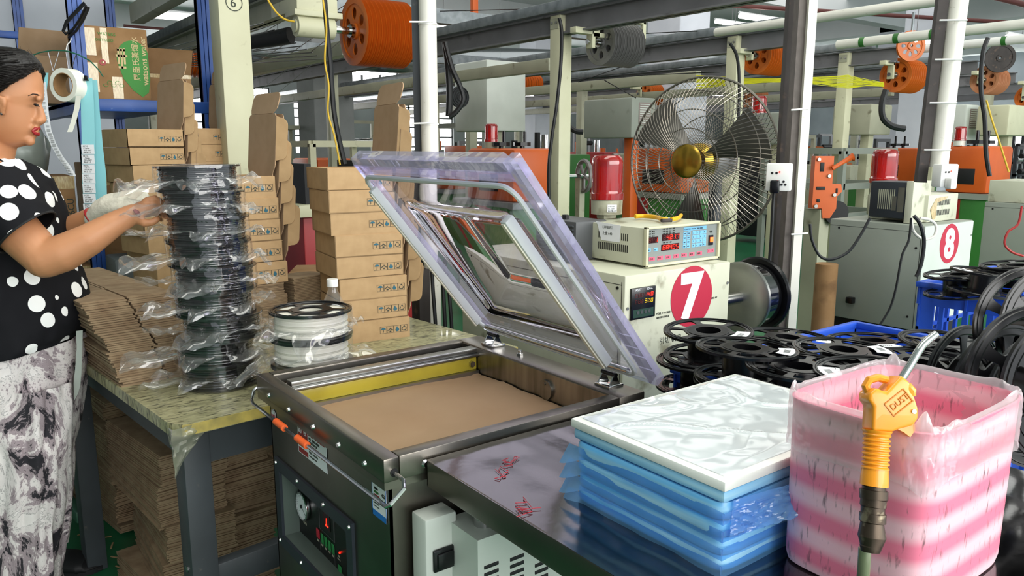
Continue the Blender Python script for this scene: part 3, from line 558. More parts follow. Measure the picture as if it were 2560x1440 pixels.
# =================== AIR BLOW GUN ===================
ag=thing('air_blow_gun','orange air blow gun with bent metal nozzle hung on the pink bucket','air gun',(.75,.35,bz1))
D=.80
def gp_(px,py,dd=0): return pd(px,py,D+dd)
ax0=gp_(2180,1210); ax1=gp_(2200,1065,.004); ax2=gp_(2216,960,.01); sc_=D/F
V=(gp_(2216,960,.01)-gp_(2180,1210)).normalized(); Nn=(-_F).copy(); Nn=(Nn-V*Nn.dot(V)).normalized(); Xx=V.cross(Nn).normalized()   # Xx picture-right
if Xx.dot(_R)<0: Xx=-Xx
GM=Matrix(((Xx.x,V.x,Xx.cross(V).x,0),(Xx.y,V.y,Xx.cross(V).y,0),(Xx.z,V.z,Xx.cross(V).z,0),(0,0,0,1)))
def loc(px,py): d=gp_(px,py)-gp_(2200,1065); return (d.dot(Xx),d.dot(V))
GM=TR(gp_(2200,1065))@GM
body=[(2166,1075),(2172,1015),(2160,1000),(2163,982),(2180,968),(2205,980),(2245,937),(2268,958),(2263,975),(2275,990),(2283,1020),(2282,1045),(2268,1062),(2235,1070),(2215,1078)]
bm_=bmesh.new(); P=[loc(*p) for p in body]
va=[bm_.verts.new((x,y,-.013)) for x,y in P]; vb=[bm_.verts.new((x,y,.013)) for x,y in P]; bm_.faces.new(va[::-1]); bm_.faces.new(vb)
for i in range(len(P)): j=(i+1)%len(P); bm_.faces.new((va[i],va[j],vb[j],vb[i]))
bmesh.ops.recalc_face_normals(bm_,faces=bm_.faces); bmesh.ops.bevel(bm_,geom=list(bm_.edges),offset=.003,segments=3,affect='EDGES',profile=.5); bm_.verts.index_update()
g=G().add([v.co.copy() for v in bm_.verts],[[v.index for v in f.verts] for f in bm_.faces],0,GM); bm_.free()
ps=[];rs_=[]
for k in range(34):
    t=k/33; p=Vector((*loc(2183+(2192-2183)*t,1170+(1075-1170)*t),0)); ps.append(p); rs_.append(.0118+(.0016 if (k//2)%2==0 and k<30 else 0)+.003*sm(.85,1,t))
g.tube(ps,rs_,20,0,GM); g.tube([Vector((*loc(2178,1212),0)),Vector((*loc(2180,1195),0)),Vector((*loc(2183,1168),0))],[.0135,.0135,.0125],12,0,GM)
obj('gun_body',g,M['orangeg'],ag,40)
obj('hanging_loop',G().tube([Vector((*loc(*p),0)) for p in ((2174,985),(2168,965),(2178,950),(2200,944),(2222,950))],.0042,10,0,GM,flat=1.3),M['orangeg'],ag)
obj('trigger',G().tube([Vector((*loc(*p),0)) for p in ((2262,962),(2275,968),(2284,978),(2284,990))],[.004,.005,.005,.004],10,0,GM).prism([loc(*p) for p in ((2235,1070),(2270,1060),(2282,1040),(2283,1075),(2270,1092),(2255,1080))],-.006,.004,0,GM),M['orangeg'],ag)
tp=[(2262,945),(2285,912),(2305,880),(2318,862),(2335,848),(2355,834)]
obj('nozzle_tube',G().tube([Vector((*loc(*p),0)) for p in tp],[.0042,.0042,.0042,.0042,.0041,.004],14,0,GM),M['chrome'],ag)
obj('pivot_screw',G().cyl(Vector((*loc(2270,1027),.013)),Vector((*loc(2270,1027),.0145)),.0022,seg=10,M=GM),M['chrome'],ag)
T_=GM@TR(Vector((*loc(2222,1035),.0134)))@RZ(48)
dl=obj('moulded_mark',G().box(-.002,.024,-.001,0,0,.0006,0,T_).box(-.002,.024,.014,.015,0,.0006,0,T_).box(-.002,-.001,-.001,.015,0,.0006,0,T_).box(.023,.024,-.001,.015,0,.0006,0,T_),pm('airgun_orange_dark','c97a14',.5),ag); text('DUST',.009,bpy.data.materials['airgun_orange_dark'],T_@TR(.001,.004,.0002),ag,'moulded_lettering')
cp_=obj('hose_coupling',G().tube([Vector((*loc(*p),0)) for p in ((2178,1212),(2178,1222),(2177,1222.5),(2176,1243),(2176,1244),(2173,1262),(2173,1263),(2172,1278),(2172,1279),(2170,1300),(2169,1302),(2167,1335),(2167,1336),(2164,1358),(2163,1360),(2162,1372))],[.011,.011,.0135,.0135,.0125,.0125,.0115,.0115,.0128,.0128,.011,.0135,.0135,.0105,.0105,.009],18,0,GM),M['brass'],ag,25)
ho=[gp_(2162,1370),gp_(2161,1395,.0),gp_(2158,1440,.01),gp_(2156,1500,.03),gp_(2150,1600,.05)]
obj('air_hose',G().tube(ho,.0063,14),M['hose'],ag)
# =================== BLUE CRATES + EMPTY SPOOLS ===================
def crate(label,x0,x1,y0,y1,z0,z1,grp=None,ny=6,nx=9):
    o=thing('plastic_crate',label,'crate',((x0+x1)/2,(y0+y1)/2,z0),grp); t=.006
    obj('rim',G().cbox(x0-.012,x1+.012,y0-.012,y0+t,z1-.018,z1,.003).cbox(x0-.012,x1+.012,y1-t,y1+.012,z1-.018,z1,.003).cbox(x0-.012,x0+t,y0,y1,z1-.018,z1,.003).cbox(x1-t,x1+.012,y0,y1,z1-.018,z1,.003),M['blue'],o)
    za,zb=z0+.03,z1-.075
    def side(a0,a1,n,fixed,axis):
        g=G(); B=(lambda a,b,c,d,e=0: g.box(fixed-t/2-e,fixed+t/2+e,a,b,c,d)) if axis=='x' else (lambda a,b,c,d,e=0: g.box(a,b,fixed-t/2-e,fixed+t/2+e,c,d))
        B(a0,a1,zb,z1-.012); B(a0,a1,z0,za); B(a0,a1,(za+zb)/2-.006,(za+zb)/2+.006,.002)
        for i in range(n+1):
            a=a0+(a1-a0)*i/n; B(max(a-.007,a0),min(a+.007,a1),za,zb,.002); 
            if i%2==0: B(max(a-.003,a0),min(a+.003,a1),zb,z1-.02,.006)
        B(a0,a0+.05,za,zb); B(a1-.05,a1,za,zb); return g
    for f_ in (x0,x1): obj('grid_side',side(y0,y1,ny,f_,'x'),M['blue'],o)
    for f_ in (y0,y1): obj('grid_side',side(x0,x1,nx,f_,'y'),M['blue'],o)
    obj('base',G().box(x0,x1,y0,y1,z0,z0+.006),M['blue'],o); return o
cx0=pz(1617,892,.9).x; cy1=pz(2140,804,.9).y; cx1=pz(2140,804,.9).x; cy0=.62
crate('large low blue crate heaped with empty black spools behind the foam',cx0,cx1,cy0,cy1,.66,.90,'blue plastic crates')
crate('blue crate underneath the heaped spool crate',cx0+.01,cx1-.01,cy0+.01,cy1-.01,.40,.655,'blue plastic crates')
crate('blue crate on the floor at the foot of the spool crates',cx0+.02,cx1-.02,cy0+.02,cy1-.02,.0,.395,'blue plastic crates')
q=pz(2303,703,.965); 
crate('blue crate with open grid sides at the right edge',q.x,q.x+.62,q.y-.44,q.y,.70,.965,'blue plastic crates')
crate('blue crate standing beneath the right-hand grid crate',q.x+.01,q.x+.61,q.y-.43,q.y-.01,.0,.695,'blue plastic crates')
def windowhole(t,a=.80,b=.72,e=.35):
    c,s=math.cos(t),math.sin(t); return (math.copysign(abs(c)**e,c)*a,math.copysign(abs(s)**e,s)*b)
def flange(z,r0=.046,r1=.093,n=6): 
    g=G().holed(r0,r1,n,z,z+.003,windowhole); g.lathe([(.0925,z-.001),(.0925,z+.0045),(.1,z+.0045),(.1,z-.001)],64,close=True); g.lathe([(.030,z),(.030,z+.004),(.0465,z+.004),(.0465,z)],48,close=True)
    g.lathe([(.0945,z+.0045),(.0955,z+.006),(.0965,z+.0045)],64); g.lathe([(.084,z+.003),(.085,z+.0042),(.086,z+.003)],64); return g
def make_spool():
    o=thing('empty_spool','empty black plastic spool','spool',(0,0,0)); obj('flange',flange(.001),M['black'],o); obj('flange',flange(.060),M['black'],o)
    obj('hub',G().lathe([(.028,.0),(.028,.064),(.045,.064),(.045,.0)],40,close=True),M['black'],o)
    n_=10; a0,a1=math.pi*.62,math.pi*.86; P_=[(.092*math.cos(a0+(a1-a0)*i/n_),.092*math.sin(a0+(a1-a0)*i/n_)) for i in range(n_+1)]+[(.062*math.cos(a1-(a1-a0)*i/n_),.062*math.sin(a1-(a1-a0)*i/n_)) for i in range(n_+1)]
    s=obj('paper_label',G().prism(P_,.0645,.0652),M['label'],o,label='white paper label')
    g=G()
    for i in range(6): g.box(-.012+i*.0045,-.0105+i*.0045,-.006,.006,.0653,.0656,0,RZ(133)@TR(.077,0,0)@RZ(90))
    obj('label_print',g,M['ink'],s); return o
sp0=make_spool(); first=[1]
def spool(c,rot,label,grp='empty black spools heaped in the crate'):
    if first[0]: first[0]=0; r=sp0; r['label']=label; r['group']=grp; r.location=c; r.rotation_euler=rot; return r
    return dup(sp0,loc=c,rot=rot,label=label,group=grp)
vis=[(1772,822,1.77,'highest empty spool on the left of the crate heap'),(1865,866,1.56,'large empty spool in front of the highest one, label at its upper left'),(2107,870,1.60,'empty spool in the middle of the heap with a printed white label'),
 (1968,840,1.80,'empty spool partly hidden behind the two front spools'),(2185,848,1.80,'empty spool near the blue crate corner'),(2000,912,1.47,'lowest front empty spool next to the foam film'),
 (2365,852,1.72,'small looking tilted empty spool right of the blue rim'),(2460,862,1.78,'empty spool lying behind the upright ones'),(2290,900,1.55,'empty spool just behind the bucket liner'),(2420,905,1.60,'empty spool sunk deep right of the nozzle tip'),(2180,925,1.42,'empty spool peeking over the bucket liner')]
for i,(px,py,D_,lb) in enumerate(vis):
    c=pd(px,py,D_); spool((c.x,c.y,c.z-.066),(rd(R.uniform(-3,3)),rd(R.uniform(-3,3)),rd((150,165,190,175,95,168,140,20,80,60,10)[i])),lb)
# lower layers that carry them
for (px,py,D_,dz,lb) in [(1772,822,1.77,.068,'empty spool directly beneath the highest one, showing red through its windows'),(1865,866,1.56,.068,'dark empty spool under the large front one on the left of the heap'),(2107,870,1.6,.068,'dark empty spool under the one with the printed label in mid heap'),(1772,822,1.77,.136,'third spool down in the left-hand column of the heap'),(2000,912,1.47,.068,'empty spool buried lowest behind the foam stack')]:
    c=pd(px,py,D_); spool((c.x-(.022 if dz==.068 and px==1772 else 0),c.y,c.z-.066-dz),(0,0,2.3),lb)
GS='black spools at the right edge'
for (px,py,D_,r_,lb) in [(2578,822,1.25,(78,0,-32),'big upright empty spool at the right edge, windows facing left'),(2405,962,1.30,(84,0,-10),'half seen upright spool just behind the bucket liner'),(2510,975,1.18,(86,0,-22),'upright spool leaning between two others at lower right'),(2580,950,1.02,(84,0,-28),'upright spool cut off by the right edge, lowest of them')]:
    c=pd(px,py,D_); k_=spool(tuple(c),tuple(rd(a) for a in r_),lb,GS); [bpy.data.objects.remove(x) for ch in list(k_.children) if ch.name.startswith('paper_label') for x in list(ch.children)+[ch]]
for (px,py,D_,lb) in [(2400,712,2.42,'small empty spool lying on the right-hand grid crate'),(2462,708,2.3,'empty spool with tall black hub on the grid crate'),(2545,690,2.35,'empty spool at the right edge on the grid crate')]:
    c=pd(px,py,D_); spool((c.x,c.y,c.z-.03),(rd(4),rd(3),R.random()*6),lb,'empty spools on the grid crate')
g=G()
# =================== PACKING TABLE ===================
ZW=.80
tb=thing('packing_table','worn wooden packing table with yellow taped edge and dark steel legs','table',(.8,2.7,0))
tA=pz(446,1062,ZW); tB=pz(640,1029,ZW); tC=pz(285,949,ZW)
ang=math.atan2(-(tC.x-tA.x),(tC.y-tA.y)); ux=Vector((math.cos(ang),math.sin(ang),0)); uy=Vector((-math.sin(ang),math.cos(ang),0))
TM=Matrix(((ux.x,uy.x,0,tA.x-.012),(ux.y,uy.y,0,tA.y-.01),(0,0,1,0),(0,0,0,1)))   # table frame: origin at its front left corner
TW,TL=1.02,1.72
c=.045; poly=[(c,0),(TW,0),(TW,TL),(0,TL),(0,c),(.006,c*.45),(c*.45,.006)]
obj('board',G().prism(poly,ZW-.028,ZW,0,TM),M['wood'],tb)
g=G().prism([(c,-.0015),(TW,-.0015),(TW,0),(c,0)],ZW-.026,ZW-.002,0,TM).prism([(c,0),(c*.45,.006),(c*.4,.004),(c,-.0015)],ZW-.026,ZW-.002,0,TM); obj('taped_edge',g,M['yedge'],tb,label='yellow taped board edge')
def rag(u,v):
    a=v*(.11-.03*abs(u*2-1)); s=u*2-1; x=.085*(s if s>0 else 0)*(1-v*.9); y=.10*(-s if s<0 else 0)*(1-v*.9); q=.012*noise.noise((u*7,v*7,2)); return TM@Vector((x+.012-.016*(1-abs(s))+q*.6-.004,y+.012-.016*(1-abs(s))-.004+q,ZW-.004-a))
obj('tape_tatter',G().grid(rag,18,16),film('tatter_film',col=(.72,.72,.55),op=.45,gl=.5,bs=30,bd=.01),tb,label='torn clear tape hanging at the corner')
obj('apron',G().box(.03,TW-.03,.035,.06,ZW-.115,ZW-.03,0,TM).box(.03,.055,.05,TL-.03,ZW-.095,ZW-.03,0,TM).box(.03,TW-.03,TL-.06,TL-.035,ZW-.1,ZW-.03,0,TM),M['tleg'],tb)
for (x,y) in ((.025,.03),(.025,1.02),(.025,TL-.09),(TW-.09,.03),(TW-.09,TL-.09)):
    obj('leg',G().cbox(x,x+.062,y,y+.062,0,ZW-.03,.004,0,TM),M['tleg'],tb)
obj('stretcher',G().cbox(.08,TW-.08,.04,.075,.36,.425,.003,0,TM),M['tleg'],tb); obj('leg_bolt',G().cyl((.0225,.06,.43),(.027,.06,.43),.008,seg=12,M=TM),M['chrome'],tb)
obj('floor_rail',G().cbox(.02,.05,1.08,TL,.16,.20,.003,0,TM),pm('rail_green','2d5a45',.5),tb)
# ---------- flat cardboard blanks ----------
def blanks(x,y,z0,n,w_,d,M_,th=.0042,slit=True,jit=.004,drift=(0,0),seed=1,rot=2,groups=8,tilt=0):
    r=random.Random(seed); g=G(); z=z0; ox=oy=0; a=0; tx=ty_=0
    for k in range(n):
        if k%groups==0: ox,oy,a,tx,ty_=r.uniform(-1,1)*jit*3,r.uniform(-1,1)*jit*3,r.uniform(-rot,rot),r.uniform(-1,1)*tilt,r.uniform(-1,1)*tilt
        dx=ox+r.uniform(-jit,jit)+drift[0]*k/n; dy=oy+r.uniform(-jit,jit)+drift[1]*k/n
        m=M_@TR(x+dx,y+dy,0)@RZ(a+r.uniform(-.4,.4)); tf=1-(k%groups)/groups; m=m@TR(w_/2,d/2,z)@RX(tx*tf)@RY(ty_*tf)@TR(-w_/2,-d/2,-z); t=th*r.uniform(.75,.97); q=r.uniform(0,.006)
        if slit: g.box(0,w_*.47,0,d,z,z+t,0,m); g.box(w_*.5,w_,q,d,z,z+t,0,m); g.box(w_*.46,w_*.51,d*.3,d,z,z+t,0,m)
        else: g.box(0,w_,0,d,z,z+t,0,m)
        z+=th
    return g
gB='bundles of flat cardboard blanks'
def bundle(name,label,args,m='sheet',**k):
    return single(name,blanks(*args,**k),M[m],label,'cardboard',gB,smooth=0)
bundle('cardboard_blanks','tall slit pile of flat cardboard blanks on the table edge beside the woman',(.015,.38,ZW,40,.235,.62,TM),drift=(-.045,.16),seed=3,th=.0050)
pm0=pd(549,722,2.36); nbk=int((pm0.z-ZW)/.0042); bundle('cardboard_blanks','flat blanks under the middle stack of folded boxes',(.0,.0,ZW,nbk,.21,.25,TR(pm0.x,pm0.y-.005,0)@RZ(4)),slit=False,seed=5,jit=.002,rot=1)
g=G()
for k in range(-20,16):
    P_=[(math.cos(rd(a))*.045+.09,math.sin(rd(a))*.05+.0) for a in range(-90,91,15)]+[(0,.05),(0,-.05)]
    g.prism([(x+R.uniform(-.002,.002),y) for x,y in P_],ZW+k*.005,ZW+k*.005+.0042,0,TR(pm0.x+.23,pm0.y+.07,.10)@RZ(12))
single('cardboard_tabs',g,M['sheet'],'small pile of round ended cardboard tabs right of the middle stack','cardboard',gB,smooth=0)
E0=Matrix.Identity(4)
def under(label,px,py,n,w_,d,rot,seed,tilt=0,h0=0,groups=22,th=.0045,slit=False):
    c=pz(px,py,0); m=TR(c.x,c.y,0)@RZ(math.degrees(ang)+rot)@RY(tilt); 
    return bundle('cardboard_bundle',label,(0,0,h0,n,w_,d,m),'sheet',seed=seed,slit=slit,groups=groups,jit=.003,rot=5,th=th)
def under2(label,c,w_,d,rot,seed,groups): return bundle('cardboard_bundle',label,(0,0,0,int(c.z/.0045),w_,d,TR(c.x,c.y,0)@RZ(math.degrees(ang)+rot)),'sheet',seed=seed,slit=False,groups=groups,jit=.004,rot=6,th=.0045,tilt=3.2)
under2('tall leaning pile of cardboard bundles under the table, left of the front leg',pd(392,1140,2.14),.19,.42,-3,11,26)
under2('second pile of bundled blanks under the table, right of the front leg',pd(515,1135,2.30),.20,.28,2,12,16)
under('bundle pile in shadow behind the right-hand pile under the table',590,1290,95,.22,.3,4,13,groups=14,slit=True)
under('bundles of blanks behind the left pile under the table',345,1215,125,.3,.26,3,14,groups=18)
under2('dark pile of old blanks by the far leg under the table',pd(262,1010,2.75),.22,.34,0,15,9)
under2('low pile of blanks beside the far leg near the woman',pd(176,1010,2.9),.16,.3,0,16,7)
scr=[]
for i,(px,py) in enumerate([(210,1335),(178,1222),(280,1365),(300,1420),(183,1250),(600,1330),(290,1395),(590,1250),(218,1350),(262,1345)]):
    c=pz(px,py,0); a=R.random()*3; scr.append((single('cardboard_scrap',G().cbox(-.022,.022,-.003,.003,.001,.004,.001,0,TR(c.x,c.y,0)@RZ(a*57)),M['card'],'x','scrap','cardboard scraps on the green floor'),c))
number(scr,'thin cardboard scrap on the green floor by the table, %s')
# ---------- folding mailer boxes ----------
BW,BD,BH,bt=.218,.212,.0655,.003
def make_box():
    o=thing('mailer_box','open brown mailer box','box',(0,0,0))
    g=G().box(0,BW,0,bt,0,BH).box(0,BW,BD-bt,BD,0,BH).box(0,bt,0,BD,0,BH).box(BW-bt,BW,0,BD,0,BH*.98).box(0,BW,0,BD,0,bt).box(bt,bt*2,bt,BD-bt,.01,BH+.001).box(.002,BW-.002,bt,bt*1.8,.01,BH+.0015)
    obj('tray',g,M['card'],o,0)
    IM=basis((BW*.545,-.0006,.020),(1,0,0),(0,0,1)); g=G(); icons_g(.0215,g,IM); obj('printed_marks',g,[M['ink'],M['inkblue']],o,0)
    # lid: hinged on the right-hand edge, standing up
    LT=TR(BW+.0005,0,BH-.004)@RY(5)@basis((0,0,0),(0,1,0),(0,0,1)); c1=.03; LHt=BW-.02
    P_=[(.018,0),(.018,.012),(.0,.038),(.0,LHt-.012),(.012,LHt),(BD-.012,LHt),(BD,LHt-.012),(BD,.03),(BD-.012,0)]
    lid_=obj('lid',G().prism(P_,-.0015,.0015,0,LT),M['cardin'],o,0)
    rn=[(.03,LHt+.001),(.005,LHt+.018)]+[(.028-.024*math.cos(rd(a)),LHt+.045+.024*math.sin(rd(a))) for a in range(0,91,18)]+[(BD-.03+.026*math.sin(rd(a)),LHt+.043+.026*math.cos(rd(a))) for a in range(0,91,18)]+[(BD-.01,LHt+.014),(BD-.018,LHt+.001)]
    obj('tuck_flap',G().prism(rn,-.0013,.0013,0,LT@TR(0,LHt,0)@RX(12)@TR(0,-LHt,0)),M['cardin'],lid_,0)
    ear=[(0,.052)]+[(-.014-.022*math.sin(rd(a)),.078-.022*math.cos(rd(a))) for a in range(0,91,15)]+[(-.014-.022*math.cos(rd(a)),LHt-.035+.022*math.sin(rd(a))) for a in range(0,91,15)]+[(0,LHt-.008)]
    obj('side_flap',G().prism(ear,-.0012,.0012,0,LT@RY(48)),M['card'],lid_,0)
    return o
mb=make_box(); mfirst=[1]
def mbox(loc,rz,label,grp):
    if mfirst[0]: mfirst[0]=0; mb['label']=label; mb['group']=grp; mb.location=loc; mb.rotation_euler=(0,0,rz); return mb
    return dup(mb,loc=loc,rz=rz,label=label,group=grp)
ORD=['bottom','second from the bottom','third from the bottom','fourth from the bottom','fifth from the bottom','sixth from the bottom','seventh from the bottom','eighth from the bottom','ninth from the bottom','tenth from the bottom','eleventh from the bottom']
def stack(n,p0,rz,desc,grp,top_px,jit=.004,zb=None,hscale=1):
    for k in range(n):
        z=zb+k*(BH+.0015); lb='brown mailer box, %s of %s'%('topmost' if k==n-1 else ORD[k],desc)
        mbox((p0.x+top_px[0]*k/n+R.uniform(-jit,jit)*.6,p0.y+top_px[1]*k/n+R.uniform(-jit,jit)*.6,z),rd(rz+R.uniform(-1.2,1.2)),lb,grp)
# right stack: 8 boxes, base front-left corner at (830,862)
p0=pz(860,862,ZW); pt=pz(832,428,ZW+8*.068)
def off(pxb,pyb,zb,pxt,pyt,zt): a=pz(pxb,pyb,zb); b=None; return a
def lean(p0,px,py,z): 
    d=ray(px,py); q=_O+d*((p0-_O).dot(_F)/d.dot(_F)) ; return (q.x-p0.x,q.y-p0.y)
stack(8,p0,-7,'the right-hand stack behind the water bottle','boxes of the right-hand stack',(-.03,.02),zb=ZW)
# middle stack stands on blanks
ZM=ZW+nbk*.0042+.001
stack(5,pm0,4,'the middle stack behind the bagged spools','boxes of the middle stack',(-.02,.02),zb=ZM)
# left stack, farther back, on a large box
pl=pd(395,600,2.95); zL=1.452-9*.068
PLc=ph(325,322,2.93); 
zL=PLc.z-7*(BH+.0015); stack(7,Vector((PLc.x+.025,PLc.y-.01,0)),14,'the left stack nearest the blue rack','boxes of the left stack',(-.045,.02),zb=zL)
g=G(); x,y=PLc.x+.05,PLc.y-.01
bb=thing('brown_carton','upright brown carton under the left stack of folded boxes','box',(x,y,ZW))
mm=TR(x,y,0)@RZ(14); obj('carton_body',G().cbox(0,.25,0,.24,ZW+.001,zL-.002,.003,0,mm),M['card'],bb); g=G(); icons_g(.04,g,mm@basis((.035,-.0008,ZW+.04),(0,0,1),(-1,0,0))@TR(0,-.06,0)); obj('printed_marks',g,[M['ink'],M['inkblue']],bb,0)
PB=ph(480,320,3.22); zB=PB.z-6*(BH+.0015)
stack(6,Vector((PB.x,PB.y,0)),12,'the rear stack left of the cream post','boxes of the rear stack',(-.03,.01),zb=zB)
g=G().box(0,.26,0,.28,ZW,zB-.002,0,TR(PB.x,PB.y,0)@RZ(12)); single('brown_carton',g,M['card'],'brown carton carrying the rear stack of folded boxes','box')
P3=ph(450,322,3.5); o=mbox((P3.x-.02,P3.y,1.40),rd(-50),'mailer box with raised lid between the left and rear stacks','boxes of the rear stack')
single('brown_carton',G().box(0,.24,0,.24,ZW,1.395,0,TR(P3.x-.02,P3.y,0)@RZ(-50)),M['carddark'],'tall dark carton behind the left and rear stacks','box')
# big-lidded box of the right-hand stack's rear neighbour
P5=ph(700,700,2.75); single('brown_carton',G().cbox(0,.2,0,.2,ZW+.001,ZW+.15,.003,0,TR(P5.x+.03,P5.y,0)@RZ(-30)),M['carddark'],'low open brown carton between the middle and right-hand stacks','box')
# ---------- bagged spools ----------
def crumple(rx,amp,seed,cyl=True):
    def f(u,v):
        a=2*math.pi*u; z=-.004+.072*v; r=rx+.0015+amp*.5*abs(noise.noise((math.cos(a)*3+seed,math.sin(a)*3,z*60))); return Vector((r*math.cos(a),r*math.sin(a),z))
    return f
def skirt(seed,zc,big,dirs):
    def f(u,v):
        a=2*math.pi*u; ext=.004
        for (d,l,wd) in dirs:
            da=abs((a-d+math.pi)%(2*math.pi)-math.pi); ext+=l*max(0,1-da/wd)
        r=.098+ext*v; n1=noise.noise((math.cos(a)*3+seed,math.sin(a)*3,v*1.5)); n2=noise.noise((math.cos(a)*8+seed,math.sin(a)*8,v*3))
        return Vector((r*math.cos(a+.25*v*n1),r*math.sin(a+.25*v*n1),zc+v*(.045*n1+.018*n2)*(.25+ext*13)-.3*ext*v*v))
    return f
def make_bagged(white=False,seed=1):
    o=thing('bagged_spool','spool in a vacuum bag','spool',(0,0,0))
    pr=[(.028,.002),(.1,.002),(.1,.0052),(.092,.0055)]
    obj('flange',G().lathe([(.028,0),(.1,0),(.1,.004),(.028,.004)],64,close=True),M['black'],o)
    if white:
        obj('flange',flange(.060),M['black'],o); prof=[(.03,.0045)]+[(.088+.0009*(k%2)+.0015*math.sin(k*.9),.005+k*.0022) for k in range(25)]+[(.03,.059)]
        obj('filament_winding',G().lathe(prof,72,close=True),M['filw'],o)
    else:
        obj('flange',G().lathe([(.028,.061),(.1,.061),(.1,.065),(.028,.065)],64,close=True),M['black'],o); prof=[(.03,.0045)]+[(.090+.0011*(k%2)+.0015*math.sin(k*.9),.005+k*.0017) for k in range(33)]+[(.03,.060)]
        obj('filament_winding',G().lathe(prof,72,close=True),M['fil'],o)
    b=M['bag']; obj('shrunk_bag',G().grid(crumple(.1,.004,seed),120,12,wrap=True),b,o,80)
    r=random.Random(seed+40)
    dirs=[(rd(150+r.uniform(-15,15)),.085,.55),(rd(185+r.uniform(-12,12)),.10,.40),(rd(225+r.uniform(-12,12)),.055,.4),(rd(-40+r.uniform(-25,15)),.055 if not white else .065,.5),(rd(275+r.uniform(-15,15)),.03,.4),(rd(80),.03,.5)]
    obj('bag_skirt',G().grid(skirt(seed*3.7,.030,1,dirs),180,10,wrap=True),M['bagmilk'],o,80)
    return o
c0=pz(530,952,ZW+.003); variants=[make_bagged(False,s) for s in (1,2,3)]
n=9; desc=['bottom','second','third','fourth','fifth','sixth','seventh','eighth','top']
lx=[536,527,548,532,538,530,527,520,514]      # picture centre of each spool, from the bottom up
for k in range(n):
    z=ZW+.004+k*.0612; q=ph(lx[k],700,c0.dot(_H)); lb='black filament spool in crumpled clear bag, %s of the tall stack'%(desc[k] if k in (0,8) else desc[k]+' from the bottom')
    loc_=(q.x,q.y,z); rot=(rd(R.uniform(-1,1)),rd(R.uniform(-1,1)),R.uniform(-.5,.5)+(k%3)*.25)
    if k<3: o=variants[k]; o.location=loc_; o.scale=(1,1,.912); o.rotation_euler=rot; o['label']=lb; o['group']='bagged black spools in the tall stack'
    else: dup(variants[(k*2)%3],loc=loc_,rot=rot,label=lb,group='bagged black spools in the tall stack')
w1=make_bagged(True,9); c1=pz(781,905,ZW+.067)
w1.location=(c1.x,c1.y,ZW+.0715); w1['label']='white filament spool in clear bag, middle one, just above the machine rim'; w1['group']='bagged white spools'
dup(w1,loc=(c1.x,c1.y,ZW+.004),rz=2.3,label='lowest white filament spool, mostly hidden behind the machine rim',group='bagged white spools')
dup(w1,loc=(c1.x+.002,c1.y,ZW+.139),rz=1.1,label='white filament spool in clear bag, upper one, black flange windows on top',group='bagged white spools')
# ---------- water bottle ----------
q=pz(838,878,ZW); bt_=thing('water_bottle','small clear plastic bottle with white cap behind the white spools','bottle',(q.x,q.y,ZW))
pr=[(.0,.001),(.026,.001),(.030,.006),(.030,.03),(.0285,.034),(.030,.038),(.0305,.115),(.027,.127),(.017,.148),(.0125,.158),(.0125,.17)]
pr=[(r*1.12,z*1.17) for r,z in pr]; obj('bottle_body',G().lathe(pr,32,0,TR(q.x,q.y,ZW)),M['bottle'],bt_); obj('cap',G().lathe([(0,.218),(.0155,.218),(.0165,.216),(.0165,.196),(0,.196)],24,0,TR(q.x,q.y,ZW)),M['white'],bt_)
obj('bottle_label',G().lathe([(.0348,.07),(.0348,.135)],32,0,TR(q.x,q.y,ZW)),M['label'],bt_)
nd=Vector((-_H.x,-_H.y,0)); obj('red_mark',G().cyl((0,0,0),(0,0,.0008),.006,M=basis(Vector((q.x,q.y,ZW+.118))+nd*.0350+_R*.004,_R,(0,0,1))),cm,bt_)
# =================== BLUE RACK at the left ===================
RY_=3.72; xa=py_(212,300,RY_).x; xb=py_(512,120,RY_).x; rk_=thing('storage_rack','blue steel storage rack behind the woman with cartons on it','shelf',((xa+xb)/2,RY_,0))
def post(x,y,s=.027):
    g=G()
    for dx in (-s,-s*.35,s*.35): g.box(x+dx,x+dx+s*.55,y-s,y+s,0,2.9)
    g.box(x-s,x+s,y-s*.6,y+s,0,2.9); return g
RD=2.0
for (x,y) in ((xa,RY_),(xb,RY_),(xa,RY_+RD),(xb,RY_+RD)): obj('upright',post(x,y),M['rack'],rk_)
zs=py_(390,252,RY_).z; zt=py_(215,25,RY_).z
for z in (zs-.025,.62,2.14): obj('cross_beam',G().cbox(xa,xb,RY_-.02,RY_+.02,z-.022,z+.022,.003),M['rack'],rk_)
obj('shelf_board',G().box(xa-.02,xb+.02,RY_,RY_+RD,zs-.02,zs-.003).cbox(xa-.03,xb+.03,RY_-.03,RY_-.02,zs-.05,zs,.002),M['rack'],rk_)
obj('shelf_board',G().box(xa-.02,xb+.02,RY_,RY_+RD,.60,.64),M['rack'],rk_)
obj('cross_beam',G().cbox(xa-.02,xa+.02,RY_,RY_+RD,zs-.06,zs-.0,.003),M['rack'],rk_)
z_=px_(60,112,xa).z; obj('cross_beam',G().cbox(xa-1.2,xa,RY_+1.2,RY_+1.24,1.95,1.985,.003),M['rack'],rk_)
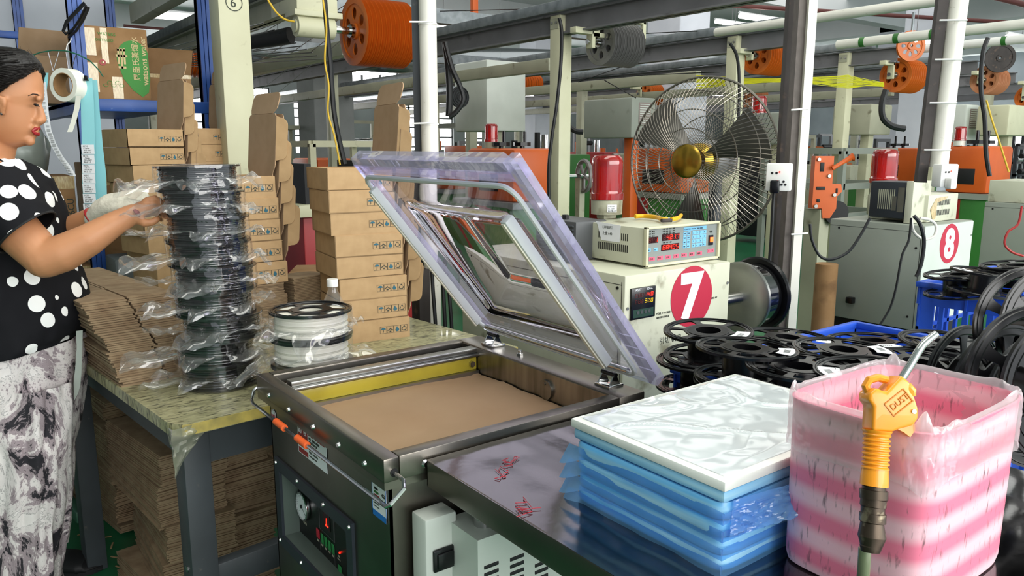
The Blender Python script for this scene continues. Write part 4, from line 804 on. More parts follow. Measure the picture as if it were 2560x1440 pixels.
# watsons water carton
def carton(label,x,y,z,w_,d,h_,rz,mat='carddark',marks=0,tape=True,flaps=False):
    o=thing('carton',label,'box',(x,y,z)); m=TR(x,y,z)@RZ(rz); obj('carton_body',G().cbox(0,w_,0,d,.001,h_,.004,0,m),M[mat],o)
    if marks: g=G(); icons_g(marks,g,m@basis((w_*.86-marks*.0,-.001,h_*.15),(0,0,1),(-1,0,0))); obj('printed_marks',g,[M['ink'],M['inkblue']],o,0)
    if tape: obj('packing_tape',G().box(-.0008,w_+.0008,-.0012,0,h_*.86,h_-.002,0,m),M['tapeold'],o)
    if flaps: obj('flap',G().box(0,w_,-.001,.002,h_,h_+.12,0,m@TR(0,0,h_)@RX(28)@TR(0,0,-h_)),M[mat],o)
    return o,m
wa=py_(222,247,RY_+.03); wb=py_(385,247,RY_+.03); wt=py_(230,60,RY_+.03)
wh=wt.z-zs-.006; ww=(py_(378,200,RY_+.03).x-py_(216,200,RY_+.03).x)
o,m=carton('taped carton with big green drop logo on the upper shelf of the rack',py_(218,247,RY_+.03).x,RY_+.03,zs,ww,.36,wh,0,'carddark',tape=False); o['category']='box'
fm=m@basis((0,-.0012,0),(1,0,0),(0,0,1)); P_=[]
cx_,cz_=ww*.755,wh*.58; rr_=ww*.255
for a in range(-20,201,10): P_.append((min(cx_+rr_*math.cos(rd(a)),ww-.002),cz_+rr_*1.18*math.sin(rd(a))))
P_+= [(ww*.58,wh*.30),(ww*.72,wh*.14),(ww*.86,wh*.05),(ww*.96,wh*.12),(ww*.998,wh*.3)]
obj('green_drop_print',G().prism(P_,0,.0006,0,fm),M['greenprint'],o)
cream_=pm('print_beige','c9b183',.7)
text('watsons water',ww*.135,cream_,fm@TR(ww*.965,wh*.22,.0008)@RZ(90),o,bold=.01); text('屈臣氏蒸馏水',ww*.12,cream_,fm@TR(ww*.835,wh*.28,.0008)@RZ(90),o,bold=.01)
lg=G()
for (a,b,c,d) in ((.50,.50,.53,.72),(.59,.50,.62,.72),(.47,.60,.65,.63),(.50,.44,.62,.47),(.545,.44,.575,.72),(.50,.68,.56,.71),(.56,.68,.62,.71)): lg.box((a+.015)*ww,(c+.015)*ww,b*wh,d*wh,.0006,.0012,0,fm)
obj('drop_emblem',lg,cream_,o)
obj('tape_patch',G().box(.015*ww,.2*ww,.60*wh,.97*wh,0,.0008,0,fm).box(.28*ww,.38*ww,.5*wh,.98*wh,0,.0008,0,fm).box(.02*ww,.2*ww,.1*wh,.5*wh,0,.0008,0,fm).box(.40*ww,.56*ww,.02*wh,.32*wh,0,.0008,0,fm),M['tapeold'],o)
gr_=M['greenprint']
text('WATERS',ww*.07,gr_,fm@TR(ww*.24,wh*.88,.001)@RZ(0),o); text('DISTILLED',ww*.06,gr_,fm@TR(ww*.20,wh*.80,.001),o); g=G(); g.lathe([(ww*.05,0),(ww*.05,.001),(ww*.025,.001),(ww*.025,0)],20,0,fm@TR(ww*.28,wh*.51,0),True); obj('red_ring_print',g,M['red'],o)
g=G()
for k in range(5): g.lathe([(ww*.04,.0),(ww*.04,.001),(ww*.032,.001),(ww*.032,0)],14,0,fm@TR(ww*(.3+.06*k),wh*(.2+.04*(k%2)),0)@Matrix.Diagonal((1,.7,1,1)),True)
obj('scroll_print',g,gr_,o)
q=py_(385,165,RY_+.25); o,m=carton('small open carton with ragged flaps right of the drop logo carton',xa+ww+.06,RY_+.28,zs,.20,.22,.14,0,'carddark',flaps=True)
q=px_(120,180,xa-.05); o,m=carton('open flap carton on the rack behind the tape roll',xa-.16,RY_+.55,zs,.2,.25,.22,8,'cardin',flaps=True,tape=False); 
carton('brown carton behind the woman at head height',xa-.45,RY_+.9,zs,.25,.3,.12,0,'cardin',tape=False)
# things on the lower shelf
yy=RY_+.06; xL=py_(-80,500,yy).x; z1=py_(150,440,yy).z; z0=py_(150,668,yy).z
o,m=carton('brown carton with handling marks at chest height behind the woman',xL,yy,z0,py_(190,500,yy).x-xL,.3,z1-z0,0,'carddark',marks=.045)
text('MOZ 5X41 6CU',.036,M['ink'],m@basis((py_(184,500,yy).x-xL,-.0015,.04),(0,0,1),(-1,0,0)),o)
c=carton('brown carton standing on the marked carton behind the woman',xL,yy+.02,z1+.002,py_(84,400,yy).x-xL,.28,py_(60,352,yy).z-z1,0,'carddark',marks=.04)
text('PCZANC 5V12A',.030,M['ink'],c[1]@basis((py_(66,400,yy).x-xL,-.0015,.01),(0,0,1),(-1,0,0)),c[0])
carton('taped brown carton under the marked carton in the rack',xL+.1,yy,z0-.10,py_(232,650,yy).x-xL-.1,.3,.098,0,'carddark')
single('carton_support',G().box(xL+.1,py_(225,650,yy).x,yy,yy+.3,0.645,z0-.102),M['blackmat'],'dark box on the lowest rack shelf under the cartons','box')
q=px_(270,380,xa+.1); carton('dark brown carton in the rack under the blue shelf',xa+.02,RY_+.10,.645,.42,.45,.68,0,'carddark')
o=single('grey_foil_bag',G().grid(lambda u,v:Vector((xa-.26+.11*math.cos(6.283*u)*max(0,math.sin(3.1416*v))**.6*(1+.2*noise.noise((u*6,v*4,1))),RY_-.10+.10*math.sin(6.283*u)*max(0,math.sin(3.1416*v))**.6,1.21+.32*v+.01*noise.noise((u*9,v*9,3)))),40,24,wrap=True),pm('foil_bag_grey','6f7670',.3,.2,bump=.3,bs=12),'grey foil bag hanging behind the tape roll','bag')
# dark clutter boxes to the right of rack foot
c=ph(300,650,3.05); single('grey_tote',G().cbox(c.x-.02,c.x+.22,c.y,c.y+.2,.86,.96,.01),pm('tote_grey','5f676a',.6),'grey plastic tote between rack and boxes','tote'); single('tote_stand',G().cbox(c.x-.02,c.x+.22,c.y,c.y+.2,.745,.858,.01),M['blackmat'],'black box carrying the grey tote','box')
# ---------- wire hanger with tape roll and labels ----------
hh=2.80; hg=thing('wire_hanger','green wire hanger arc hooked on the rack post','hanger',tuple(ph(165,128,hh)))
arc=[ph(px,py,hh) for px,py in ((72,142),(100,131),(130,126),(165,127),(195,136),(225,152),(247,175),(258,192))]
obj('arc_wire',G().tube(arc,.0022,6),pm('wire_green','1f5a45',.4),hg)
obj('hook_wire',G().tube([ph(165,127,hh),ph(168,112,hh),ph(176,104,hh),ph(178,96,hh+.1)],.0018,6),M['white'],hg)
for k,(a,b) in enumerate((((120,128),(133,178)),((148,128),(133,178)),((165,130),(172,176)),((190,136),(178,176)))): obj('clip_wire',G().tube([ph(*a,hh),ph(*b,hh)],.0013,5),M['chrome'],hg)
bs_=ph(195,30,hh+.35)
st=thing('black_strap','black strap looped round the rack post','strap',tuple(bs_)); SP=[(215,12),(205,45),(185,70),(165,85),(158,78),(166,55),(190,30),(205,14),(212,8)]
obj('strap_band',G().tube([ph(a,b,RY_*.8+xa*.6-.05) for a,b in SP],.010,8,flat=.3),M['blackmat'],st); obj('strap_band',G().tube([ph(a,b,RY_*.8+xa*.6-.07) for a,b in ((222,18),(208,50),(190,78),(172,94),(178,80),(200,48),(216,15))],.010,8,flat=.3),M['blackmat'],st)
tr=thing('tape_roll','white paper label roll hanging from the wire hanger','tape roll',tuple(ph(157,212,hh-.03)))
c=ph(157,212,hh-.05); ax=(_H*-1+_R*-.25+_Z*.05).normalized(); m=basis(c,_R,(0,0,1)); m=basis(c,(ax.cross(_Z)).normalized()*-1,_Z)
s_=hh/F*1.0
obj('roll_body',G().lathe([(.040,-.001),(.056,-.001),(.056,-.052),(.040,-.052)],48,0,m,True),M['tape'],tr); obj('roll_core',G().lathe([(.0395,.0),(.0402,.0),(.0402,-.052),(.0375,-.052),(.0375,.0)],40,0,m,True),M['carddark'],tr)
def strip(pts,wpx,h_,mat,parent,name,thk=.0008,label=None):
    g=G(); L_=[ph(x-wpx/2,y,h_) for x,y in pts]; Rr=[ph(x+wpx/2,y,h_) for x,y in pts]
    for i in range(len(pts)): 
        d=_H*.006*math.sin(i*1.3); L_[i]=L_[i]+d; Rr[i]=Rr[i]+d
    n_=len(pts); o_=_H*thk; g.add(L_+Rr+[p+o_ for p in L_]+[p+o_ for p in Rr],[(i,i+n_,i+n_+1,i+1) for i in range(n_-1)]+[(2*n_+i,2*n_+i+1,3*n_+i+1,3*n_+i) for i in range(n_-1)]); return obj(name,g,mat,parent,label=label)
ls=[(107,205),(108,240),(113,285),(122,325),(135,360),(150,392),(168,418),(182,440)]
strip([(112,182),(108,200),(106,228)],18,hh-.08,M['cyan'],tr,'label_strip_back')
sw=strip(ls,15,hh-.085,M['label'],tr,'printed_label_strip',label='strip of printed white labels')
g=G()
for k in range(26):
    t=k/26*(len(ls)-1); i=int(t); f_=t-i; x=ls[i][0]+(ls[i+1][0]-ls[i][0])*f_; y=ls[i][1]+(ls[i+1][1]-ls[i][1])*f_
    for e in (0,2.5,5): a=ph(x-5,y+e,hh-.094); b=ph(x+4,y+e,hh-.094); n_=_Z*.0006; g.add([a-n_,b-n_,b+n_,a+n_],[(0,1,2,3)])
obj('label_print',g,M['ink'],sw,0)
strip([(196,240),(190,270),(182,305),(176,330)],13,hh-.06,M['tape'],tr,'tape_tail')
cs=thing('label_strip','long cyan backed label strip clipped to the wire hanger','label strip',tuple(ph(215,200,hh)))
strip([(228,200),(232,280),(240,360),(252,440),(255,520)],30,hh+.02,M['cyan'],cs,'rear_layer')
strip([(214,196),(216,260),(219,330),(222,400),(224,460),(226,522)],33,hh-.02,M['cyan'],cs,'front_layer'); 
obj('binder_clip',G().prism([(-.008,0),(.008,0),(.003,.018),(-.003,.018)],-.004,.004,0,basis(ph(215,202,hh-.03),_R,(0,0,1))),M['black'],cs)
for k in range(7):
    py=363+k*24.5; px=220+k*.8; fmx=basis(ph(px-15,py+22,hh-.026-.006*0),_R,(0,0,1)); W_=31*hh/F; Hh=22.5*hh/F
    lb=obj('white_label',G().box(0,W_,0,Hh,0,.0005,0,fmx),M['label'],cs,0)
    for j,(s2,z2) in enumerate((('PETG',.0075),('1.75mm',.007),('1KG NAT',.007),('Black 2.2',.007))): text(s2,z2,M['ink'],fmx@TR(.006,Hh-.008-j*.0068,.0006),lb)
# =================== OVERHEAD STEELWORK AND PRODUCTION LINES ===================
LXS=[1.87,3.72,5.57,7.42,9.27]; LN_=['first','second','third','fourth','fifth']
def ibeam(g,x,y0,y1,z0,z1,w_=.05):
    g.box(x-w_,x+w_,y0,y1,z0,z0+.012); g.box(x-w_,x+w_,y0,y1,z1-.012,z1); g.box(x-.008,x+.008,y0,y1,z0,z1)
y0s=[4.45,2.6,3.62,3.9,3.98]
for i,x in enumerate(LXS):
    g=G(); ibeam(g,x,y0s[i],16,2.17,2.31); o=single('overhead_beam',g,M['greyd'] if i!=0 else M['creamg'],'long overhead steel beam of the %s line from the left'%LN_[i],'beam','overhead beams of the production lines')
    g=G().cbox(x-.10,x-.02,y0s[i]+.2,16,2.315,2.385,.004); single('cable_trunking',g,M['galv'],'galvanised cable trunking on top of the %s overhead beam from the left'%LN_[i],'cable tray','cable trunking on the overhead beams')
    g=G().cbox(x+.55,x+.63,5.2,15,2.02,2.12,.004); single('lower_rail',g,M['creamg'],'lower grey rail running right of the %s overhead beam from the left'%LN_[i],'rail','lower rails of the production lines')
def spost(x,y,h,label,s=.055,mat='cream',grp='cream steel posts of the production lines',brk=True):
    o=thing('steel_post',label,'post',(x,y,0),grp); obj('column',G().cbox(x-s,x+s,y-s,y+s,0,h,.004),M[mat],o)
    if brk:
        obj('end_plate',G().box(x-s-.004,x-s,y-s*.7,y+s*.9,h-.09,h-.02),M['creamg'],o)
        for dy in (-.4,.5): obj('bolt',G().cyl((x-s-.004,y+s*dy,h-.05),(x-s-.012,y+s*dy,h-.05),.009,seg=6),M['alu'],o)
    return o
q=ph(590,300,3.35); o=spost(q.x,q.y,4.2,'broad cream post behind the left box stacks with a circled 6',.062,brk=False)
mx_=basis((q.x-.035,q.y-.0635,py_(583,6,q.y-.062).z),(1,0,0),(0,0,1)); text('6',.05,M['ink'],mx_@TR(.02,-.018,0),o); obj('pen_circle',G().lathe([(.034,0),(.034,.0008),(.031,.0008),(.031,0)],24,0,mx_@TR(.036,0,0),True),M['ink'],o)
for i,(x,px) in enumerate([(3.72,1397),(5.57,1826),(7.42,2098),(9.27,2326)]):
    rho=(px-1280)/1983; y=x*(.8-.6*rho)/(.6+.8*rho); spost(x,y,2.30,['cream post with a black cable beside the grey grooved pulley','cream post behind the big fan cage','cream post right of the dark angle iron column','cream post right of the orange pulley pair'][i],.055)
for i,x in enumerate(LXS):
    for j,y in enumerate((8.3,12.2)): spost(x,y,2.17,'%s cream post of the %s line from the left'%(('nearer','farther')[j]+' background',LN_[i]),.055,'creamg',brk=False)
# ---- grooved pulleys ----
def wheel(r,w_,n=6,holes=True):
    g=G()
    if holes: g.holed(r*.22,r*.80,n,-w_*.1,w_*.12,lambda t:(.62*math.cos(t)*.9,.62*math.sin(t)),K=16)
    else: g.lathe([(r*.2,-w_*.1),(r*.8,-w_*.1),(r*.8,w_*.1),(r*.2,w_*.1)],40,close=True)
    g.lathe([(r*.79,-w_*.34),(r*.985,-w_*.39),(r,-w_*.34),(r*.81,-w_*.10),(r*.81,w_*.10),(r,w_*.34),(r*.985,w_*.39),(r*.79,w_*.34)],48,close=True)
    g.lathe([(r*.10,-w_*.5),(r*.24,-w_*.5),(r*.24,w_*.5),(r*.10,w_*.5)],24,close=True); return g
def pulley(label,x,y,z,r,w_,n,mat,grp='grooved guide pulleys',shaft=.12,faces=6):
    o=thing('grooved_pulley',label,'pulley',(x,y,z),grp); me=mesh('wheel',wheel(r,w_/n,faces),M[mat]) ; me.transform(RY(90))
    for k in range(n):
        c=bpy.data.objects.new('wheel',me); C.objects.link(c); c.parent=o; c.location=((k+.5)*w_/n,0,0)
    obj('shaft',G().cyl((x-shaft,y,z),(x+w_+.02,y,z),r*.11).cyl((x-.02,y,z),(x,y,z),r*.2),M['chrome'],o)
    if r<.18 and z<2.2: obj('hanger_bracket',G().cbox(x-.10,x-.07,y-.03,y+.03,z-.04,2.2,.003).cbox(x-.25,x-.07,y-.03,y+.03,2.15,2.19,.003),M['cream'],o)
    return o
def atp(px,py,x): p=px_(px,py,x); return p
p=atp(882,78,2.0); PA=p; pulley('big orange eleven groove pulley beside the white PVC pole',p.x,p.y,p.z,.185,.31,11,'orange',shaft=.2)
p=atp(1500,108,3.86); pulley('grey grooved pulley under the bracket with the black handwheel',p.x,p.y,p.z,.150,.30,10,'greyw')
p=atp(1890,140,5.72); pulley('orange grooved pulley between fan and dark column',p.x,p.y,p.z,.150,.3,9,'orange')
p=atp(2238,188,7.57); pulley('orange grooved pulley under the single wheel at the right',p.x,p.y,p.z,.160,.33,9,'orange')
p=atp(2460,200,9.35); pulley('faded orange pulley at the far right',p.x,p.y,p.z,.150,.3,8,'pinkw')
for (px,py,x,r,lb,m_) in [(1290,208,6.2,.12,'orange pulley half hidden left of the cable post','orange'),(1610,235,8.0,.15,'orange pulley above the left side of the fan','orange'),(1860,240,9.6,.16,'brown orange pulley behind the small beacon','pinkw'),(438,150,2.0,.15,'orange pulley seen through the rack','orange')]:
    p=atp(px,py,x); pulley(lb,p.x,p.y,p.z,r,.36,9,m_)
p=atp(2277,115,7.5); o=thing('guide_wheel','single orange spoked wheel hanging above the orange pulley','wheel',tuple(p)); 
c=obj('wheel',G().add(*(lambda g:(g.v,g.f))(wheel(.14,.03,8)),0,TR(p)@RZ(60)@RY(90)),M['orange'],o); obj('hanger',G().cyl(p,p+_Z*.30,.012),M['galv'],o)
p=atp(2500,145,9.3); single('guide_wheel',G().add(*(lambda g:(g.v,g.f))(wheel(.15,.03,8,False)),0,TR(p)@RZ(40)@RY(90)),M['rust'],'dark worn wheel above the faded pulley at the far right','wheel')
# bearing arm of the big pulley
o=thing('pulley_arm','cream bearing arm holding the big orange pulley','bracket',(PA.x-.25,PA.y,PA.z))
obj('bearing',G().cyl((PA.x-.33,PA.y,PA.z),(PA.x-.12,PA.y,PA.z),.055).cyl((PA.x-.34,PA.y,PA.z),(PA.x-.33,PA.y,PA.z),.035),M['cream'],o)
obj('mount_plate',G().cbox(PA.x-.35,PA.x-.08,PA.y-.05,PA.y+.09,PA.z+.05,PA.z+.08,.003).cbox(PA.x-.33,PA.x-.1,PA.y-.03,PA.y+.35,PA.z+.08,PA.z+.15,.003),M['cream'],o)
obj('cylinder',G().cyl((PA.x-.30,PA.y+.15,PA.z-.03),(PA.x-.55,PA.y+.45,PA.z-.08),.045,.03),M['blackmat'],o)
# handwheel bracket on line 2
y_=PB_=px_(1500,70,3.8).y; a=px_(1450,60,3.80); zt_=px_(1500,45,3.8).z; zb_=px_(1500,80,3.8).z
o=thing('slide_bracket','cream slide bracket with black handwheel on the cable post','bracket',(3.85,y_,zb_))
xe=4.28
obj('bracket_frame',G().cbox(3.77,xe,y_+.03,y_+.06,zt_+.0,zt_+.04,.003).cbox(3.77,xe,y_+.03,y_+.06,zb_-.03,zb_+.0,.003).cbox(3.77,3.83,y_+.03,y_+.06,zb_-.03,zt_+.04,.003).cbox(xe-.03,xe,y_+.03,y_+.06,zb_-.03,zt_+.04,.003),M['cream'],o)
obj('screw_spindle',G().cyl((3.86,y_+.045,(zt_+zb_)/2),(xe,y_+.045,(zt_+zb_)/2),.014).cyl((4.0,y_+.045,(zt_+zb_)/2),(4.08,y_+.045,(zt_+zb_)/2),.028,seg=8),M['blackmat'],o)
hw=atp(1579,44,xe+.02)
def hwheel(c,r,M_): 
    g=G(); g.tube([M_@Vector((r*math.cos(k*math.pi/12),r*math.sin(k*math.pi/12),0)) for k in range(24)],r*.13,8,closed=True); g.cyl(M_@Vector((0,0,-r*.2)),M_@Vector((0,0,r*.25)),r*.25,seg=16)
    for k in range(3): a=k*2.094+.5; g.cyl(M_@Vector((0,0,0)),M_@Vector((r*math.cos(a),r*math.sin(a),0)),r*.09)
    return g
obj('handwheel',hwheel(hw,.085,TR(hw)@RZ(-20)@RY(90)),M['black'],o,label='black plastic handwheel')
# ---- poles in the middle distance ----
def pxpole(name,label,px,h,r,mat,z0=0,z1=4.2,sq=False,cat='pole'):
    q=ph(px,360,h); return (q,single(name,(G().cyl((q.x,q.y,z0),(q.x,q.y,z1),r,seg=24) if not sq else G().cbox(q.x-r,q.x+r,q.y-r,q.y+r,z0,z1,.002)),M[mat],label,cat))
q1,_=pxpole('pvc_pole','thick white PVC pipe standing left of centre',1075,2.9,.031,'pvc',.62)
def dbox(px0,px1,h,dep,mat,name,par,z0=0,z1=4.2,tilt=0):
    a=ph(px0,360,h); b=ph(px1,360,h); g=G(); d=_H*dep; t=_R*tilt
    g.add([(a.x,a.y,z0),(b.x,b.y,z0),(b.x+d.x,b.y+d.y,z0),(a.x+d.x,a.y+d.y,z0),(a.x+t.x,a.y+t.y,z1),(b.x+t.x,b.y+t.y,z1),(b.x+d.x+t.x,b.y+d.y+t.y,z1),(a.x+d.x+t.x,a.y+d.y+t.y,z1)],[(3,2,1,0),(4,5,6,7),(0,1,5,4),(1,2,6,5),(2,3,7,6),(3,0,4,7)]); return obj(name,g,mat,par,0)
tag(dbox(1036,1054,2.93,.04,M['tleg'],'angle_iron_post',None),'dark angle iron post directly left of the PVC pipe','post')
for i,z in enumerate((py_(1065,60,q1.y).z,py_(1065,310,q1.y).z)): single('tie_wire',G().lathe([(.0335,-.003),(.0335,.003)],24,0,TR(q1.x,q1.y,z)).tube([(q1.x-.08,q1.y-.01,z),(q1.x,q1.y-.034,z+.004)],.003),M['white'],('upper wire tie on the thick PVC pipe','lower wire tie on the thick PVC pipe')[i],'wire')
q2=ph(1985,360,2.75)
o=thing('angle_iron_column','tall dark angle iron column right of the fan','column',(q2.x,q2.y,0)); 
def dbox(px0,px1,h,dep,mat,name,par,z0=0,z1=4.2,tilt=0):
    a=ph(px0,360,h); b=ph(px1,360,h); g=G(); d=_H*dep; t=_R*tilt
    g.add([(a.x,a.y,z0),(b.x,b.y,z0),(b.x+d.x,b.y+d.y,z0),(a.x+d.x,a.y+d.y,z0),(a.x+t.x,a.y+t.y,z1),(b.x+t.x,b.y+t.y,z1),(b.x+d.x+t.x,b.y+d.y+t.y,z1),(a.x+d.x+t.x,a.y+d.y+t.y,z1)],[(3,2,1,0),(4,5,6,7),(0,1,5,4),(1,2,6,5),(2,3,7,6),(3,0,4,7)]); return obj(name,g,mat,par,0)
dbox(1952,1976,2.85,.04,M['rust'],'outer_flange',o); dbox(1976,2000,2.75,.05,M['rust2'],'inner_flange',o)
o2=single('white_trunking',G(),M['pvc'],'narrow white cable trunking tied to the dark angle iron column','trunking')
bpy.data.objects.remove(o2); o2=dbox(2000,2021,2.73,.03,M['pvc'],'white_trunking',None); tag(o2,'narrow white cable trunking tied to the dark angle iron column','trunking')
for i,py in enumerate((275,586)):
    a,b=ph(1978,py,2.71),ph(2020,py-3,2.71); single('cable_tie',G().tube([a,b],.003,6),M['white'],('upper','lower')[i]+' white cable tie round the angle iron column','cable tie')
b3=ph(2346,418,3.1); t3=ph(2436,-310,3.1); q3=b3.lerp(t3,(1.75-b3.z)/(t3.z-b3.z)); single('pvc_pole',G().cyl(b3,t3,.034,seg=24),M['pvc'],'thick white PVC pipe ending in a socket box at the right','pole')
single('angle_iron_post',G().tube([b3-_R*.054+_H*.02-(t3-b3).normalized()*.06,t3-_R*.054+_H*.02],.026,4),M['rust'],'dark iron strip behind the right-hand PVC pipe','post')
for i,py in enumerate((42,140,250,372)):
    f_=(418-py)/728; c=b3.lerp(t3,f_); single('tie_wire',G().tube([c-_R*.08-_H*.03,c-_R*.03-_H*.036,c+_R*.02-_H*.036,c+_R*.036],.003),M['white'],('topmost','second','third','lowest')[i]+' wire tie down the right-hand PVC pipe','wire')
def ybar(name,label,x,px0,py0,px1,z,r,mat,cat='pipe'):
    a=px_(px0,py0,x); b=px_(px1,0,x); return single(name,G().cyl((x,a.y,z),(x,b.y,z),r),M[mat],label,cat),a,b
ybar('overhead_pipe','grey overhead pipe rising to the top edge between the two tall columns',4.6,1790,95,2400,2.19,.030,'pvc')
ybar('overhead_pipe','white overhead pipe with green tape bands at the right',6.0,2095,105,2700,2.20,.036,'pvc')
ybar('overhead_pipe','lower bright white pipe with green tape bands at the far right',8.0,2305,118,2700,2.34,.040,'white')
for i,(x,z,r,pxs) in enumerate([(6.0,2.20,.037,(2158,2243,2333)),(8.0,2.34,.041,(2408,2512))]):
    for j,px in enumerate(pxs):
        y=px_(px,100,x).y; single('green_tape',G().cyl((x,y-.02,z),(x,y+.02,z),r+.001),M['green'],'green tape band, %s on the %s pipe'%(('leftmost','middle','right-hand')[j],('upper white','lower bright white')[i]),'tape')
def sprinkler(i,x0,y0,x1,y1,z,r=.03,mat='rust'): single('ceiling_pipe',G().cyl((x0,y0,z),(x1,y1,z),r),bpy.data.materials.get('pipe_dark_red') or pm('pipe_dark_red','5b2a26',.5),'dark red pipe under the ceiling, %s'%i,'pipe')
sprinkler('left of the tall PVC pipe',4,9,14,5.5,3.3); sprinkler('crossing behind the right columns',7,4.5,20,4.5,3.2,.04); sprinkler('near the far windows',3,15,20,15,3.4)
# orange hanging channel
o=px_(1186,60,5.6); single('orange_channel',G().cbox(o.x-.04,o.x+.04,o.y-.03,o.y+.03,px_(1186,122,5.6).z,4.2,.004),M['orangec'],'orange steel channel hanging from the ceiling right of the PVC pipe','bracket')
# ducts
single('air_duct',G().cyl((5.5,14.0,3.05),(14,10.5,3.0),.22,seg=28),M['duct'],'round silver air duct under the far ceiling','duct')
single('air_duct',G().cyl((2.3,10.5,2.62),(9,10.5,2.62),.17,seg=28),M['duct'],'lower silver duct behind the big orange pulley','duct')
# cross girders
for i,(y,z) in enumerate(((6.6,2.55),(9.3,2.5),(11.6,2.6))):
    g=G().box(1.5,16,y,y+.12,z,z+.13); single('cross_girder',g,M['galv'],'grey cross girder over the lines, %s'%('nearest','middle','farthest')[i],'girder')
g=G().cbox(1.45,1.55,3.6,7.0,2.36,2.5,.004); single('left_girder',g,M['creamg'],'cream girder sloping past the rack towards the first line','girder')
# fluorescent lamps
for i,(px,py,D_,L_,ax_) in enumerate([(1660,22,7.2,.62,(1,.25)),(1900,48,11,.9,(1,.0)),(2555,100,9,.8,(1,0)),(2290,100,10,.7,(1,0)),(1110,62,12,1.2,(1,-.2)),(1250,236,14,1.2,(.8,-.6)),(430,42,8,.6,(1,0)),(860,183,15,1.4,(.8,-.6)),(1830,60,14,.9,(1,0)),(700,195,15,1.2,(.8,-.6)),(1650,205,12,1.0,(.8,-.6)),(1830,235,13,.8,(.8,-.6))]):
    p=pd(px,py,D_); d=Vector((ax_[0],ax_[1],0)).normalized()*L_/2
    o=thing('tube_lamp','fluorescent tube lamp hanging '+['bright above the black handwheel','left of the dark angle iron column','behind the rightmost pipes','behind the single orange wheel','right of the big orange pulley','left of the cable post','behind the rack beam','far behind the big orange pulley','far off above the fan','over the far windows at left','behind the fan top left','behind the fan top right'][i],'lamp',tuple(p),'fluorescent tube lamps')
    obj('tube',G().cyl(p-d,p+d,.030,seg=12),M['lamp'],o); obj('fitting',G().tube([p-d*1.05+_Z*.045,p+d*1.05+_Z*.045],.02,4),M['ceil'],o)
    obj('hanger',G().cyl(p+_Z*.04,(p.x,p.y,4.25),.004),M['greyd'],o)
# ---- filament and cable runs ----
def cable(label,pts,r,mat='cable',cat='cable',name='cable'): return single(name,G().tube(pts,r,8),M[mat],label,cat)
def smooth(pts,n=8):
    out=[]; P=[Vector(p) for p in pts]; P=[P[0]]+P+[P[-1]]
    for i in range(1,len(P)-2):
        for k in range(n):
            t=k/n; a,b,c,d=P[i-1],P[i],P[i+1],P[i+2]; out.append(.5*((2*b)+(c-a)*t+(2*a-5*b+4*c-d)*t*t+(-a+3*b-3*c+d)*t**3))
    return out+[P[-2]]
def pc(label,pts,h_,r,mat='cable',cat='cable'): return cable(label,smooth([ph(x,y,h_) for x,y in pts]),r,mat,cat)
pc('black hose hanging from above between left boxes and pulley',[(811,-10),(818,80),(826,160),(834,270),(846,340),(862,410)],3.0,.010)
pc('yellow and green earth wire hanging beside the black hose',[(806,-10),(816,70),(812,150),(822,215),(820,280),(836,340),(850,412)],2.98,.0035,'ygcable')
pc('yellow wire drooping from the upper left beam',[(670,0),(690,30),(712,48),(736,54)],3.3,.004,'ygcable')
pc('black cable running down the cream cable post',[(1398,45),(1404,80),(1402,160),(1392,260),(1380,340),(1372,420),(1374,510),(1385,535)],5.45,.012)
pc('black cable on the post behind the fan',[(1825,108),(1842,140),(1848,200),(1846,300),(1840,380)],6.5,.013)
pc('thick black cable bundle looped below the middle beam',[(1113,105),(1120,160),(1124,230),(1122,290)],5.0,.022)
pc('second loop of the thick black cable bundle',[(1113,105),(1130,170),(1150,215),(1158,250),(1140,280),(1122,292)],4.95,.016)
pc('thick black cable entering the grey hanging box',[(1410,300),(1425,318),(1440,328),(1458,330)],6.6,.022)
pc('black cable curving behind the right cream post',[(2215,225),(2205,260),(2208,295),(2230,315),(2262,322)],6.4,.025)
pc('black and green hose hanging at the far right',[(2470,95),(2458,130),(2452,200),(2455,250),(2462,300),(2465,380),(2474,440)],4.2,.012)
pc('yellow wire along the far right hose',[(2466,250),(2480,300),(2500,360),(2522,430)],4.2,.005,'ygcable')
g=G()
for i in range(22):
    y0=190+i*1.3; pts=[ph(1740,y0+R.uniform(-6,10),7.0),ph(1960,200+R.uniform(-6,6),7.0),ph(2120,205+(i-11)*1.6,7.0),ph(2210,212+R.uniform(-6,6),7.0)]; g.tube(pts,.0022,4)
single('yellow_filament_strands',g,pm('filament_yellow','c9c72e',.4),'bundle of yellow filament strands stretched behind the fan','filament',kind='stuff')
g=G()
for i in range(12): g.tube([(1.55+i*.03,4.3,2.05-.015*i),(1.6+i*.03,9+R.random()*2,2.2+.05*R.random())],.003,4)
for i in range(6): g.tube([(1.95+i*.03,4.2,2.25-.03*i),(2.6+i*.2,10,2.2-.05*i)],.003,4)
single('black_filament_strands',g,M['black'],'thin black filament strands running back from the big orange pulley','filament',kind='stuff')
g=G()
for i,(a,b) in enumerate([((1100,28),(1340,22)),((1480,90),(1900,70)),((1440,195),(1800,180)),((1445,205),(1560,165)),((1510,200),(1590,245))]): g.tube([ph(*a,7),ph(*b,7)],.004,4)
single('black_filament_strands',g,M['black'],'single black strands crossing behind the cable post','filament',kind='stuff')
